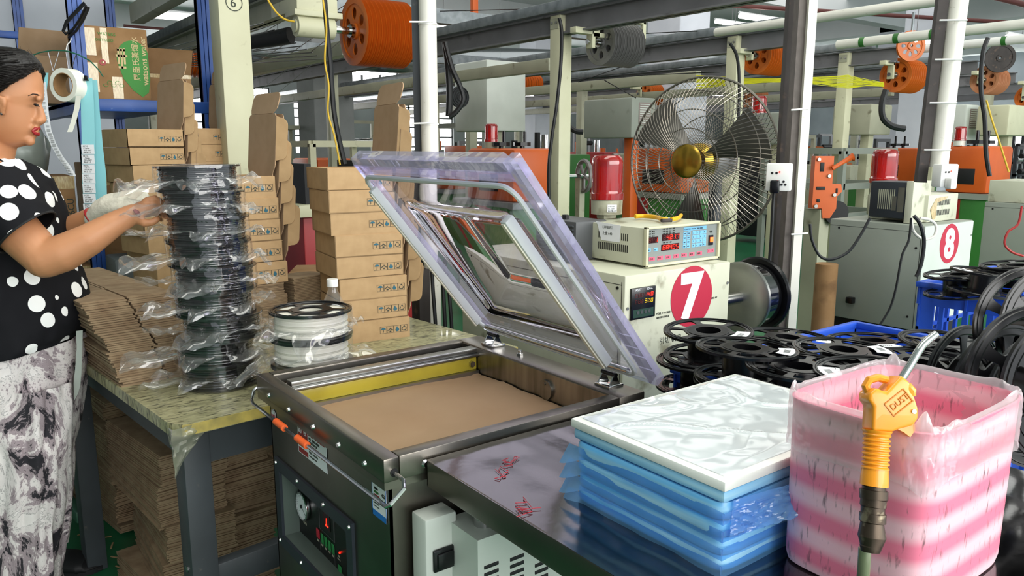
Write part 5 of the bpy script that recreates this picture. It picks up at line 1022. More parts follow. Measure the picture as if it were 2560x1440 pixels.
# =================== MACHINES ===================
def beacon(label,p,r,h_,base,seg=32,par=None,grp='red warning beacons'):
    o=thing('warning_beacon',label,'beacon',tuple(p),grp); m=TR(p); hb=h_*.25
    obj('beacon_base',G().lathe([(0,0),(r*.97,0),(r*.97,hb*.1),(r*1.0,hb*.95),(r*.95,hb),(0,hb)],seg,0,m),M['creamg' if base else 'pvc'],o)
    z=hb; pr=[(0,z),(r*1.06,z),(r*1.06,z+h_*.10),(r*.99,z+h_*.11)]
    for k in range(13): pr.append((r*(.97 if k%2 else .985),z+h_*(.12+.042*k)))
    pr+=[(r*.93,z+h_*.69),(r*.80,z+h_*.735),(r*.5,z+h_*.75),(0,z+h_*.755)]
    obj('red_lens',G().lathe(pr,seg,0,m),M['redlens'],o); obj('lens_core',G().cyl(m@Vector((0,0,hb)),m@Vector((0,0,h_*.55+hb)),r*.35),pm('beacon_core','8a0a0a',.4,emit=.5,ecol='ff2010') if 'beacon_core' not in bpy.data.materials else bpy.data.materials['beacon_core'],o); return o
# number 7 controller
a7=py_(1563,690,1.617); b7=py_(1827,657,1.617)
def controller(x0,x1,y0,y1,z0,z1,label,num,mat,cx,cz,r):
    o=thing('controller_cabinet',label,'cabinet',((x0+x1)/2,(y0+y1)/2,z0),'numbered controller cabinets'); obj('casing',G().cbox(x0,x1,y0,y1,z0,z1,.006),M[mat],o)
    obj('seam',G().box(x0-.0006,x0+.001,y0+.012,y0+.014,z0+.01,z1-.02).box(x0-.0006,x0,y0+.014,y1,z1-.03,z1-.0285),M['blackmat'],o)
    for (x,z) in ((x0+.012,z1-.10),(x1-.014,z1-.07),(x0+.012,z0+.1),(x1-.014,z0+.1)): obj('casing_screw',G().cyl((x,y0,z),(x,y0-.003,z),.005,seg=10),M['alu'],o)
    for (y,z) in ((y0+.03,z1-.04),(y0+.03,z1-.10),(y1-.05,z1-.04),(y0+.04,z0+.06)): obj('casing_screw',G().cyl((x0,y,z),(x0-.003,y,z),.005,seg=10),M['blackmat'],o)
    m=basis((cx,y0-.0008,cz),(1,0,0),(0,0,1)); d=obj('number_disc',G().cyl((0,0,0),(0,0,.0007),r,seg=48,M=m),M['sign'],o,label='red disc with white number %s'%num)
    t=text_mesh(num,r*2.0,M['label'],bold=.045,align='CENTER'); bb=[v.co for v in t.vertices]; mx=(max(v.x for v in bb)+min(v.x for v in bb))/2; my=(max(v.y for v in bb)+min(v.y for v in bb))/2
    t.transform(m@TR(0,0,.0008)@TR(-mx,-my,0)); k=bpy.data.objects.new('number',t); C.objects.link(k); k.parent=d; return o
c7=py_(1729,741,1.617); r7=(py_(1729,665,1.617).z-c7.z)
o7=controller(a7.x,b7.x,1.617,2.50,.52,a7.z,'worn cream controller cabinet with a red disc numbered 7','7','mcream',c7.x,c7.z,r7)
ty=1.616; a=py_(1576,722,ty); b=py_(1634,790,ty); TMt=basis((a.x,ty,b.z),(1,0,0),(0,0,1)); tw,th_=b.x-a.x,a.z-b.z
tm=obj('temperature_controller',G().cbox(0,tw,0,th_,-.004,.006,.002,0,TMt),M['black'],o7,label='black digital temperature controller')
gl,gd,gg_=G(),G(),G(); w_=tw*.085; h_=th_*.125
seg7(gd,gd,'888',w_,h_,TMt@TR(tw*.14,th_*.70,.0062),tw*.125); seg7(gl,gd,'140',w_,h_,TMt@TR(tw*.14+tw*.40,th_*.70,.0062),tw*.125); seg7(gd,gd,'888',w_,h_,TMt@TR(tw*.14,th_*.50,.0062),tw*.125); seg7(gg_,gd,'320',w_,h_,TMt@TR(tw*.54,th_*.50,.0062),tw*.125)
obj('lit_digits',gl,M['ledr'],tm); obj('unlit_segments',gd,M['leddim'],tm); obj('amber_digits',gg_,M['ledg'],tm)
for k in range(4): obj('round_button',G().cyl((tw*(.27+.155*k),th_*.22,.006),(tw*(.27+.155*k),th_*.22,.0075),tw*.055,seg=14,M=TMt),M['tleg'],tm)
obj('button_band',G().box(tw*.08,tw*.92,th_*.06,th_*.32,.006,.0063,0,TMt),pm('dark_green_band','18382c',.4),tm)
text('AISET',tw*.1,M['label'],TMt@TR(tw*.14,th_*.9,.0063),tm,'small_lettering'); text('CN-6',tw*.1,M['label'],TMt@TR(tw*.62,th_*.9,.0063),tm,'small_lettering')
m=basis((py_(1648,860,ty).x,ty,py_(1648,860,ty).z),(1,0,0),(0,0,1)); text('引切 机户',.024,M['ink'],m,o7,'pen_writing')
m=basis((py_(1640,788,ty).x,ty,py_(1640,788,ty).z),(1,0,0),(0,0,1)); text('7号机  7-14-2020',.009,M['ink'],m,o7,'pen_writing'); text('温度控制 请勿乱动',.007,M['ink'],m@TR(.002,-.012,0),o7,'pen_writing')
m=basis((py_(1778,748,ty).x,ty,py_(1778,748,ty).z),(1,0,0),(0,0,1)); text('2021-07',.009,M['ink'],m,o7,'pen_writing')
# instrument on top
ci=py_(1616.7,676,1.669); x0,x1=ci.x,py_(1802,549,1.669).x; z0=a7.z+.004; z1=px_(1616.7,568,x0).z; yb=px_(1450,549,x0).y; yf=1.669
o=thing('winding_counter','cream electronic counter with red digits and blue keypad on the number 7 cabinet','instrument',((x0+x1)/2,yf+.15,z0))
obj('casing',G().cbox(x0,x1,yf+.012,yb,z0+.004,z1-.004,.003),M['mcream'],o)
obj('front_bezel',G().cbox(x0-.004,x1+.004,yf,yf+.014,z0,z0+.008,.002).cbox(x0-.004,x1+.004,yf,yf+.014,z1-.008,z1,.002).cbox(x0-.004,x0+.006,yf,yf+.014,z0,z1,.002).cbox(x1-.006,x1+.004,yf,yf+.014,z0,z1,.002),M['cream'],o)
IW,IH=x1-x0-.012,z1-z0-.016; IMx=basis((x0+.006,yf+.009,z0+.008),(1,0,0),(0,0,1))
fp=obj('front_panel',G().box(0,IW,0,IH,-.004,0,0,IMx),M['inst'],o)
def ir(x,y,w_,h_,m_,name,z=.0008,lb=None): return obj(name,G().cbox(x*IW,(x+w_)*IW,y*IH,(y+h_)*IH,0,z,.0003,0,IMx),M[m_],fp,0)
ir(.005,.60,.145,.175,'ledd','display_window'); ir(.20,.63,.245,.19,'ledd','display_window'); ir(.195,.345,.25,.185,'ledd','display_window')
gl,gd=G(),G(); dw,dh=IW*.030,IH*.125
seg7(gl,gd,'  1',dw,dh,IMx@TR(.020*IW,.625*IH,.001),IW*.044); seg7(gl,gd,'4217',dw*1.1,dh*1.05,IMx@TR(.262*IW,.66*IH,.001),IW*.046); gl.box(.40*IW,.406*IW,.66*IH,.68*IH,.001,.0016,0,IMx)
seg7(gl,gd,'88405',dw*1.1,dh*1.05,IMx@TR(.212*IW,.375*IH,.001),IW*.046); seg7(gd,gd,'8',dw*1.1,dh*1.05,IMx@TR(.215*IW,.66*IH,.001),IW*.046)
obj('lit_digits',gl,M['ledr'],fp,0); obj('unlit_segments',gd,M['leddim'],fp,0)
ir(.50,.86,.335,.10,'keyb','header_strip'); text('COUNTER  SYSTEM  2000-2008A',.0064,M['ink'],IMx@TR(.51*IW,.885*IH,.001),fp,'panel_lettering')
D9=['7','8','9','↑','4','5','6','↓','1','2','3','—','0','ST','ENT','R']
for r_ in range(4):
    for c_ in range(2): k=ir(.50+c_*.055,.725-r_*.125,.047,.108,'keyb','key'); text('设置' if c_ else '功能',.0048,M['ink'],IMx@TR((.504+c_*.055)*IW,(.76-r_*.125)*IH,.001),fp,'key_lettering')
    for c_ in range(4): k=ir(.632+c_*.053,.725-r_*.125,.045,.108,'keyb','key'); text(D9[r_*4+c_],.0075 if len(D9[r_*4+c_])<2 else .0045,M['ink'],IMx@TR((.640+c_*.053)*IW,(.755-r_*.125)*IH,.001),fp,'key_lettering')
ir(.005,.36,.05,.10,'keyb','key'); ir(.095,.36,.05,.10,'keyb','key'); text('清零',.0045,M['ink'],IMx@TR(.011*IW,.39*IH,.001),fp,'key_lettering'); text('计米',.0045,M['ink'],IMx@TR(.10*IW,.39*IH,.001),fp,'key_lettering')
for k in range(7): ir(.035+k*.112,.09,.078,.115,'keyr','key'); text(('启动','停止','点动','正转','反转','加速','减速')[k],.0075,M['ink'],IMx@TR((.043+k*.112)*IW,.125*IH,.001),fp,'key_lettering')
for k in range(2): ir(.868+k*.055,.13,.045,.11,'keyr','key'); text(('复','位')[k],.006,M['ink'],IMx@TR((.876+k*.055)*IW,.165*IH,.001),fp,'key_lettering')
ir(.875,.36,.06,.30,'black','power_switch',.004); obj('switch_lamp',G().cbox(.885*IW,.928*IW,.45*IH,.60*IH,.004,.0065,.0008,0,IMx),pm('lamp_orange','ff6a2a',.4,emit=2.2,ecol='ff5a20'),fp); text('电源',.0075,M['ink'],IMx@TR(.885*IW,.74*IH,.001),fp,'panel_lettering')
for j,(xx,yy_) in enumerate([(.01,.95),(.01,.885),(.01,.82)]): text('• 满 盘  • 断 料',.0048,M['ink'],IMx@TR(xx*IW,yy_*IH-.004,.0006),fp,'panel_lettering'); text('• 长度 • 速度 • 米/分  • 报警',.0048,M['ink'],IMx@TR(.205*IW,yy_*IH-.004+.004,.0006),fp,'panel_lettering')
text('• 计数   • 清零   • 设定',.0045,M['ink'],IMx@TR(.21*IW,.565*IH,.0006),fp,'panel_lettering')
for r_ in range(2):
    for k in range(16):
        y=yf+.085+k*.0088; obj('vent_slot',G().box(x0-.0006,x0+.0002,y,y+.0035,z0+(.075 if r_==0 else .038),z0+(.098 if r_==0 else .062)),M['blackmat'],o,0)
nt=obj('paper_note',G().prism([(0,0),(.085,.0),(.088,.055),(-.03,.060),(-.02,.05)],0,.0005,0,basis((x0-.0015,yf+.205,z0+.068),(0,-1,0),(0,0,1))),M['label'],o,0,label='torn handwritten paper note'); text('LWSLEO',.013,M['ink'],basis((x0-.0022,yf+.20,z0+.108),(0,-1,0),(0,0,1)),nt,'pen_writing'); text('上盘 640',.012,M['ink'],basis((x0-.0022,yf+.20,z0+.088),(0,-1,0),(0,0,1)),nt,'pen_writing')
b=pz(1516,543,z1); beacon('largest red warning beacon, on top of the counter on cabinet 7',(b.x,b.y,z1+.012),.0555,.205,1)
obj('beacon_foot',G().cbox(b.x-.03,b.x+.03,b.y-.02,b.y+.02,z1-.004,z1+.012,.004),M['creamg'],o)
bb_=bpy.data.objects['warning_beacon']; sm_=basis(Vector((b.x,b.y,z1+.035))-_H*.057+_R*.012,_R,_Z); t_=obj('rating_label',G().box(-.016,.016,-.013,.013,0,.0008,0,sm_),M['label'],bb_,0)
for k,s_ in enumerate(('LTE-5103','AC 220V','频闪警示灯')): text(s_,.006,M['ink'],sm_@TR(-.014,.005-k*.008,.001),t_,'small_lettering')
# pliers
pa=[pz(x,y,z1+.009) for x,y in ((1588,541),(1610,540),(1640,543),(1655,548),(1668,548))]; pb=[pz(x,y,z1+.009) for x,y in ((1703,538),(1695,545),(1678,548),(1665,548),(1650,545))]
o=thing('pliers','yellow handled cutting pliers lying on the counter','pliers',tuple(pz(1650,545,z1))); obj('handle',G().tube(smooth(pa),.0062,10,flat=1.2),M['yellow2'],o); obj('handle',G().tube(smooth(pb[:3]),.006,10,flat=1.2),M['yellow2'],o)
jw=pz(1668,551,z1+.008); obj('jaws',G().cbox(-.022,.016,-.008,.008,-.006,.006,.003,0,TR(jw)@RZ(-20)),M['rust'],o)
# VFD left of counter
q=px_(1452,655,x0-.02); vx,vy=x0-.06,yf+.36; vz=a7.z+.002
a=pz(1450,652,vz); o=thing('motor_drive','dark grey ribbed motor drive left of the counter','drive unit',(a.x,a.y,vz)); 
obj('housing',G().cbox(a.x-.02,a.x+.12,a.y,a.y+.20,vz,vz+.13,.005),pm('drive_grey','4a4c4e',.5),o)
for k in range(9): obj('cooling_rib',G().cbox(a.x-.026,a.x-.019,a.y+.01,a.y+.19,vz+.015+k*.012,vz+.021+k*.012,.001),M['tleg'],o)
obj('terminal_cap',G().cyl((a.x+.02,a.y+.1,vz+.13),(a.x+.02,a.y+.1,vz+.145),.012,seg=6),M['blackmat'],o)
# take-up reel right of cabinet 7
q=py_(1858,745,1.80); rx=b7.x
o=thing('take_up_reel','big take up reel with silver disc and black flange right of cabinet 7','reel',(rx+.1,1.83,py_(1860,745,1.83).z)); zc_=px_(1845,742,rx+.12).z; yc_=px_(1850,742,rx+.12).y
obj('shaft',G().cyl((rx,yc_,zc_),(rx+.36,yc_,zc_),.022),M['chrome'],o); m=TR(rx+.11,yc_,zc_)@RY(90)
obj('silver_disc',G().lathe([(.02,0),(.118,.0),(.124,.004),(.124,.014),(.02,.014)],56,0,m,True),M['alu'],o); obj('black_flange',G().lathe([(.02,.10),(.128,.10),(.134,.105),(.134,.112),(.02,.112)],56,0,m,True),M['black'],o); obj('reel_core',G().lathe([(.05,.014),(.112,.02),(.112,.09),(.05,.1)],48,0,m,True),M['fil'],o)
# number 8 controller
a8=py_(2313,565,1.64); b8=py_(2435,547.6,1.64); c8=py_(2373,609,1.64); r8=py_(2373,560,1.64).z-c8.z
o8=controller(a8.x,b8.x,1.64,2.09,.585,a8.z,'clean grey controller cabinet with a red disc numbered 8','8','grey',c8.x,c8.z,r8)
obj('bright_front',G().box(a8.x+.002,b8.x-.002,1.6395,1.6402,.59,a8.z-.004),M['mwhite'],o8)
for k,(lb) in enumerate([0]): obj('power_plug',G().cbox(a8.x-.03,a8.x,1.93,1.965,.665,.695,.004),M['black'],o8)
obj('support_frame',G().box(a8.x+.02,b8.x-.02,1.66,2.07,.5,.585).box(a8.x+.02,a8.x+.06,1.66,1.7,0,.5).box(a8.x+.02,a8.x+.06,2.03,2.07,0,.5).box(b8.x-.06,b8.x-.02,1.66,1.7,0,.5),M['blackmat'],o8)
obj('support_frame',G().box(a7.x+.02,b7.x-.02,1.65,2.45,.46,.52).box(a7.x+.02,a7.x+.06,1.65,1.7,0,.46).box(b7.x-.06,b7.x-.02,1.65,1.7,0,.46).box(a7.x+.02,a7.x+.06,2.4,2.45,0,.46),M['blackmat'],o7)
pc('black power lead curving down to cabinet 8',[(2175,545),(2150,590),(2120,630),(2080,648),(2050,640),(2030,600),(2025,560)],3.2,.006); pc('thin black lead hanging over the side of cabinet 8',[(2278,545),(2272,600),(2255,640),(2240,720),(2225,770),(2200,812)],3.2,.005)
pc('grey loop of cable over the corner of cabinet 8',[(2278,545),(2285,580),(2310,598),(2335,590),(2340,565),(2325,550),(2300,545)],3.22,.006,'pvc'); pc('pair of black leads ending in red clips on cabinet 8',[(2285,540),(2300,560),(2310,600),(2305,650),(2296,680),(2290,692)],3.18,.008)
pc('red and blue twisted wire at the right edge cabinet',[(2555,515),(2545,560),(2520,580),(2512,610),(2530,630),(2558,640)],3.9,.006,'red')
z8=a8.z; a=pz(2276,565,z8+.002)
o=thing('motor_drive','dark slotted motor drive with white side panel on cabinet 8','drive unit',(a.x,a.y,z8)); dx0=px_(2258,560,a8.x+.03).x; dy0=px_(2258,560,a8.x+.03).y; dy1=px_(2170,545,a8.x+.03).y; dz=.165
obj('housing',G().cbox(dx0,dx0+.14,dy0,dy1,z8+.02,z8+.02+dz,.006),pm('drive_dark','2c3036',.45),o); obj('side_panel',G().cbox(dx0-.006,dx0+.16,dy0-.035,dy0-.002,z8+.002,z8+.02+dz+.004,.003),M['mcream'],o)
for k in range(9): obj('slot',G().box(dx0-.001,dx0,dy1-.045-k*.009,dy1-.041-k*.009,z8+.06,z8+.15),M['creamg'],o)
obj('rating_plate',G().box(dx0-.0012,dx0,dy0+.006,dy0+.035,z8+.05,z8+.16).box(dx0-.0012,dx0,dy0+.04,dy0+.06,z8+.055,z8+.12),M['alu'],o)
a=pz(2320,548,z8+.002); bx=px_(2317,545,a8.x+.09); 
o=thing('winding_counter','cream electronic counter seen from behind on cabinet 8, tape flaking off','instrument',(bx.x,1.70,z8)); w8=py_(2392,530,1.70).x; x8=py_(2318,540,1.70).x; obj('casing',G().cbox(x8,w8,1.70,1.98,z8+.002,z8+.125,.004),M['mcream'],o)
for r_ in range(2):
    for k in range(12): obj('vent_slot',G().box(x8+.08+k*.011,x8+.085+k*.011,1.699,1.7002,z8+.03+r_*.045,z8+.055+r_*.045),M['blackmat'],o,0)
obj('tape_flake',G().prism([(.0,.06),(.05,.11),(.16,.115),(.14,.1),(.06,.09),(.055,.02),(.03,.01)],0,.001,0,basis((x8+.02,1.6985,z8),(1,0,0),(0,0,1))),M['tapeold'],o,0)
q=pz(2207,462,z8); beacon('second largest red beacon, behind the motor drive on cabinet 8',pd(2207,470,3.95)-_Z*.030,.062,.225,1)
single('beacon_stand',G().cbox(pd(2207,470,3.95).x-.05,pd(2207,470,3.95).x+.05,pd(2207,470,3.95).y-.05,pd(2207,470,3.95).y+.05,z8+.001,pd(2207,470,3.95).z-.032,.004),M['creamg'],'small cream box under the beacon on cabinet 8','box')
# cabinet 9 at right edge
a9=py_(2560,500,1.66); x9=5.32
o=controller(x9,x9+.5,1.66,px_(2462,505,x9).y,.5,px_(2470,505,x9).z,'grey controller cabinet at the right edge behind the grid crate','9','grey',x9+.28,.86,.09)
a=px_(2478,450,x9+.05); o=thing('winding_counter','cream counter on the right edge cabinet','instrument',(x9+.1,2,a.z-.1)); obj('casing',G().cbox(x9+.03,x9+.4,1.72,a.y,px_(2478,505,x9).z,a.z,.004),M['mcream'],o)
# ---- fan ----
fc=pd(1752,402,3.45); n_=Vector((-.96,-.20,-.12)).normalized(); fan=thing('industrial_fan','large round industrial fan with wire cage and brass hub badge','fan',(fc.x,fc.y,0))
ux_=n_.cross(_Z).normalized()*-1; FM=basis(fc,(_Z.cross(n_)).normalized(),_Z); FRD=.36
def cage(depth,sgn,nw=96):
    g=G(); prof=lambda t:(.075+(FRD-.075)*t, depth*(1-t**3.2))
    for k in range(nw):
        a=2*math.pi*k/nw; pts=[]
        for j in range(9): r,z=prof(j/8); aa=a+.25*(1-j/8)*sgn; pts.append(Vector((r*math.cos(aa),r*math.sin(aa),sgn*z)))
        g.tube([FM@p for p in pts],.0014,4)
    return g
obj('front_grille',cage(.13,1),M['wire'],fan); obj('rear_grille',cage(.10,-1),M['wire'],fan)
def ring(r,z,t): return G().tube([FM@Vector((r*math.cos(k*math.pi/32),r*math.sin(k*math.pi/32),z)) for k in range(64)],t,6,closed=True)
for (r,z,t) in ((FRD,0,.0055),(.30,.055,.0025),(.22,.10,.0025),(.14,.122,.0025),(.30,-.045,.0025),(.2,-.08,.0025)): obj('cage_ring',ring(r,z,t),M['wire'],fan)
obj('hub_badge',G().lathe([(0,.140),(.06,.138),(.072,.130),(.072,.126),(0,.126)],40,0,FM),M['gold'],fan,label='round brass badge'); obj('rotor_hub',G().lathe([(0,.07),(.055,.062),(.078,.03),(.078,-.02),(0,-.02)],28,0,FM),M['gold'],fan)
for k in range(3):
    a0=k*2.094+.4
    def bl(u,v): r=.05+.27*u; a=a0+(v-.5)*(.45+.5*u*(1-u*.45)); return FM@Vector((r*math.cos(a),r*math.sin(a),.02+(v-.5)*.07))
    obj('blade',G().grid(bl,14,8),pm('blade_smoke','4b4944',.35,.3) if 'blade_smoke' not in bpy.data.materials else bpy.data.materials['blade_smoke'],fan)
obj('motor',G().lathe([(0,-.22),(.07,-.215),(.085,-.19),(.09,-.08),(.07,-.03),(0,-.03)],32,0,FM),M['greyw'],fan)
mc=FM@Vector((0,0,-.15)); obj('stand_pole',G().cyl((mc.x,mc.y,.05),(mc.x,mc.y,mc.z),.03).cyl((mc.x,mc.y,0),(mc.x,mc.y,.05),.28,.26,seg=32),M['tleg'],fan)
# ---- haul-off machines ----
OCC=[(2.9,7.1,4.2,8.6),(6.5,9.4,7.7,10.6),(7.2,4.2,8.4,5.3),(4.1,12.4,5.3,13.5),(8.2,7.2,8.9,8.0),(12.5,5.9,13.3,6.6),(5.0,11.8,5.7,12.6)]
def free(a,b,c,d):
    if any(a<r[2] and c>r[0] and b<r[3] and d>r[1] for r in OCC): return False
    OCC.append((a,b,c,d)); return True
def hauloff(x,y,L_,label,grp='orange haul off machines',h_=1.38,w_=.5,knobs=True,lo='green'):
    OCC.append((x-.1,y-.1,x+w_+.1,y+L_+.2)); o=thing('haul_off_machine',label,'machine',(x+w_/2,y+L_/2,0),grp); hd=h_-.42
    obj('orange_hood',G().cbox(x,x+w_,y,y+L_,hd,h_,.035),M['orangec'],o); obj('grey_deck',G().box(x-.04,x+w_+.04,y-.05,y+L_+.15,hd-.05,hd),M['grey'],o)
    obj('lower_panel',G().cbox(x-.02,x+w_+.02,y-.02,y+L_+.12,0,hd-.05,.01),M[lo],o); obj('red_side',G().box(x-.03,x+w_+.03,y+L_*.55,y+L_*.75,.12,hd-.055),M['red'],o)
    obj('louvre',G().cbox(x-.003,x+.02,y+L_*.3,y+L_*.7,hd+.08,hd+.22,.004),M['blackmat'],o)
    if knobs:
        for k in range(2): obj('black_knob',G().cyl((x+.12+.22*k,y+L_*.5,h_),(x+.12+.22*k,y+L_*.5,h_+.02),.02).cyl((x+.12+.22*k,y+L_*.5,h_+.02),(x+.12+.22*k,y+L_*.5,h_+.05),.075,seg=8).cyl((x+.15+.22*k,y+L_*.5,h_+.05),(x+.15+.22*k,y+L_*.5,h_+.14),.014),M['black'],o)
    return o
h1=hauloff(3.76,5.0,.68,'orange haul off machine left of the cable post'); p=px_(1220,384,3.85); beacon('small glowing beacon on the orange machine left of the cable post',(3.86,5.45,1.385),.055,.2,1)
hauloff(5.62,4.9,.7,'orange haul off machine seen through the fan cage'); beacon('small beacon seen through the fan cage',(5.74,5.2,1.385),.06,.21,1)
hauloff(7.5,3.04,.36,'orange haul off machine at the far right above the green panel',h_=1.40); beacon('small beacon beside the far right orange machine',(7.56,3.33,1.405),.05,.17,0)
hauloff(9.4,4.6,.7,'orange haul off machine farthest right in the fifth line'); 
for i,x in enumerate(LXS[:4]): hauloff(x+.05,8.9,.8,'distant orange haul off machine in the %s line from the left'%LN_[i],grp='distant haul off machines',h_=1.25,knobs=False)
# first-line base: red and cream
o=thing('machine_base','red machine base with cream top between the box stacks','machine',(2.1,5,0)); obj('red_body',G().cbox(1.72,2.5,4.3,5.6,.1,1.0,.01),M['red'],o); obj('cream_top',G().cbox(1.68,2.55,4.25,5.7,1.0,1.07,.004),M['cream'],o)
for k in range(3): obj('roller',G().cyl((1.8,4.45+.3*k,1.17),(2.4,4.45+.3*k,1.17),.05),M['chrome'],o)
obj('roller_frame',G().box(1.74,1.78,4.3,5.4,1.07,1.3),M['blackmat'],o); obj('roller_frame',G().box(2.44,2.48,4.3,5.4,1.07,1.3),M['blackmat'],o)
# cream rack frame behind (740-825, 360-400)
def frame(label,x0,x1,y0,y1,z0,z1,mat='cream',t=.03,mid=()):
    g=G()
    for x in (x0,x1):
        for y in (y0,y1): g.box(x-t,x+t,y-t,y+t,0,z1)
    for z in (z0,z1)+tuple(mid):
        for y in (y0,y1): g.box(x0,x1,y-t,y+t,z-t,z+t)
        for x in (x0,x1): g.box(x-t,x+t,y0,y1,z-t,z+t)
    return single('frame_stand',g,M[mat],label,'frame','steel frames')
frame('cream steel frame behind the tallest box lid',3.0,4.0,7.2,8.4,.7,1.42,mid=(1.0,))
frame('grey frame far behind the small glowing beacon',6.35,7.3,9.5,10.5,.8,1.7,'grey',mid=(1.2,)); frame('grey frame to the right behind cabinet 8',7.3,8.3,4.3,5.2,.7,1.35,'grey',mid=(1.0,))
frame('far frame in front of the left windows',4.2,5.2,12.5,13.4,.7,1.7,'creamg',mid=(1.1,))
# hanging control boxes
def cbox_(label,x0,x1,y0,y1,z0,z1,mat='grey',grille=True,post='orangec',grp='hanging control boxes'):
    o=thing('control_box',label,'control box',((x0+x1)/2,(y0+y1)/2,z0),grp); obj('casing',G().cbox(x0,x1,y0,y1,z0,z1,.02),M[mat],o)
    if grille:
        g1=obj('grille_plate',G().box(x0+(x1-x0)*.28,x0+(x1-x0)*.78,y0-.004,y0,z0+(z1-z0)*.35,z1-(z1-z0)*.12),pm('grille_brown','8a7d78',.5) if 'grille_brown' not in bpy.data.materials else bpy.data.materials['grille_brown'],o)
        for k in range(9): z=z0+(z1-z0)*(.38+.055*k); obj('slat',G().box(x0+(x1-x0)*.31,x0+(x1-x0)*.75,y0-.008,y0-.003,z,z+.008),M['mwhite'],g1)
    if post: obj('support_post',G().cbox((x0+x1)/2-.05,(x0+x1)/2+.05,y0+.1,y0+.2,.0,z0,.004),M[post],o)
    return o
cbox_('grey rounded control box with grille on an orange post left of the fan',5.26,5.58,5.2,5.86,px_(1575,345,5.26).z,px_(1575,243,5.26).z)
cbox_('grey control box between fan and dark column',6.64,7.1,4.6,5.0,1.42,1.72,'grey',False,'cream'); beacon('small red beacon on the box behind the fan rim',pd(1897,282,8.0)-_Z*.08,.075,.25,0)
cbox_('cream grey control box right of the third cream post',8.3,8.75,4.6,5.05,1.52,1.85,'creamg',False,'cream')
cbox_('narrow white control box with grille behind the right PVC pipe',8.6,8.9,3.75,4.05,1.45,1.82,'mwhite',True,None) 
cbox_('cream control box at the far right above the orange machine',8.6,9.3,3.35,3.65,1.50,1.80,'cream',False,'cream')
o=cbox_('white cabinet with a round black fan right of the PVC pipe',4.62,5.12,6.6,7.2,1.55,2.25,'mwhite',False,'creamg')
c=py_(1148,243,6.6); obj('round_fan',G().cyl((c.x,6.6,c.z),(c.x,6.585,c.z),.105,seg=28),M['blackmat'],o); 
for r in (.03,.055,.08,.1): obj('fan_ring',G().tube([(c.x+r*math.cos(k*math.pi/12),6.58,c.z+r*math.sin(k*math.pi/12)) for k in range(24)],.004,4,closed=True),M['tleg'],o)
# orange bracket with lever
p0_=ph(2066,480,4.6); m=basis(p0_,_R,_Z); s1=4.6/F
P_=[(x*s1,-y*s1) for x,y in ((-38,-88),(8,-88),(8,-20),(30,-20),(34,-2),(22,10),(22,40),(8,64),(-10,64),(-14,40),(-38,40))]
o=thing('lever_bracket','orange machine bracket with a long lever right of the white trunking','bracket',tuple(p0_)); obj('plate',G().prism(P_,-.03,.03,0,m),M['orangec'],o)
for (x,y,w_,h_) in ((-20,62,10,22),(-20,10,22,8),(-24,-20,8,8),(20,4,5,12)): obj('plate_slot',G().cbox((x-w_/2)*s1,(x+w_/2)*s1,(y-h_/2)*s1,(y+h_/2)*s1,-.034,-.029,.002,0,m).cbox((x-w_/2)*s1,(x+w_/2)*s1,(y-h_/2)*s1,(y+h_/2)*s1,.029,.034,.002,0,m),M['blackmat'],o)
for (x,y) in ((-2,40),(-30,80),(14,-6),(-30,-34)): obj('plate_bolt',G().cyl(m@Vector((x*s1,y*s1,.028)),m@Vector((x*s1,y*s1,.042)),.011,seg=6),M['alu'],o)
obj('lever',G().tube([m@Vector((x*s1,-y*s1,.05)) for x,y in ((2,-58),(24,-72),(44,-84),(50,-86))],[.012,.012,.016,.026],10),M['orangec'],o); obj('axle_wheel',G().cyl(m@Vector((26*s1,-70*s1*0-.12,-.05)),m@Vector((26*s1,-.12,.02)),.07,seg=24),M['blackmat'],o)
obj('support_leg',G().box(p0_.x-.05,p0_.x+.05,p0_.y,p0_.y+.1,0,p0_.z-.1),M['creamg'],o)
# socket boxes on poles
def socket(label,q,s,z,h_):
    o=thing('socket_box',label,'socket',tuple(q)); m=basis(q,_R,_Z)@RY(0); obj('box',G().cbox(-s,s,-s*1.15,s*1.15,0,.05,.005,0,m@RY(z)),M['white'],o); mm=m@RY(z)
    for (x,y) in ((-.5,.35),(-.15,.35),(.45,-.35),(.6,-.6),(.3,-.6)): obj('socket_hole',G().cyl((x*s,y*s,.05),(x*s,y*s,.052),s*.10,seg=8,M=mm),M['blackmat'],o)
    obj('plug',G().cbox(-s*.55,s*.2,-s*1.3,-s*.2,.05,.085,.006,0,mm),M['white'] if h_ else M['black'],o); obj('indicator',G().cyl((s*.1,s*.45,.05),(s*.1,s*.45,.053),s*.07,seg=8,M=mm),M['ledr'],o)
socket('white socket box with plugs on the dark angle iron column',ph(1950,442,2.68),.040,-25,0); socket('white socket box at the foot of the right PVC pipe',ph(2350,438,3.05),.038,12,1)
pc('black lead hanging from the left socket box',[(1936,470),(1932,520),(1928,600),(1920,700),(1912,800)],2.7,.006)
# metal wheel left of beacon 7
p=px_(1460,440,4.6); o=thing('flywheel','grey spoked flywheel behind the largest beacon','wheel',tuple(p)); m=TR(p)@RZ(-15)@RY(90)
g=G(); g.tube([m@Vector((.13*math.cos(k*math.pi/20),.13*math.sin(k*math.pi/20),0)) for k in range(40)],.02,8,closed=True)
for k in range(5): g.cyl(m@Vector((0,0,0)),m@Vector((.13*math.cos(k*1.257),.13*math.sin(k*1.257),0)),.014)
obj('spoked_rim',g,M['greyw'],o); obj('axle',G().cyl(m@Vector((0,0,-.28)),m@Vector((0,0,.05)),.018),M['chrome'],o)
obj('stand',G().box(p.x-.03,p.x+.03,p.y+.02,p.y+.08,0,p.z),M['creamg'],o)
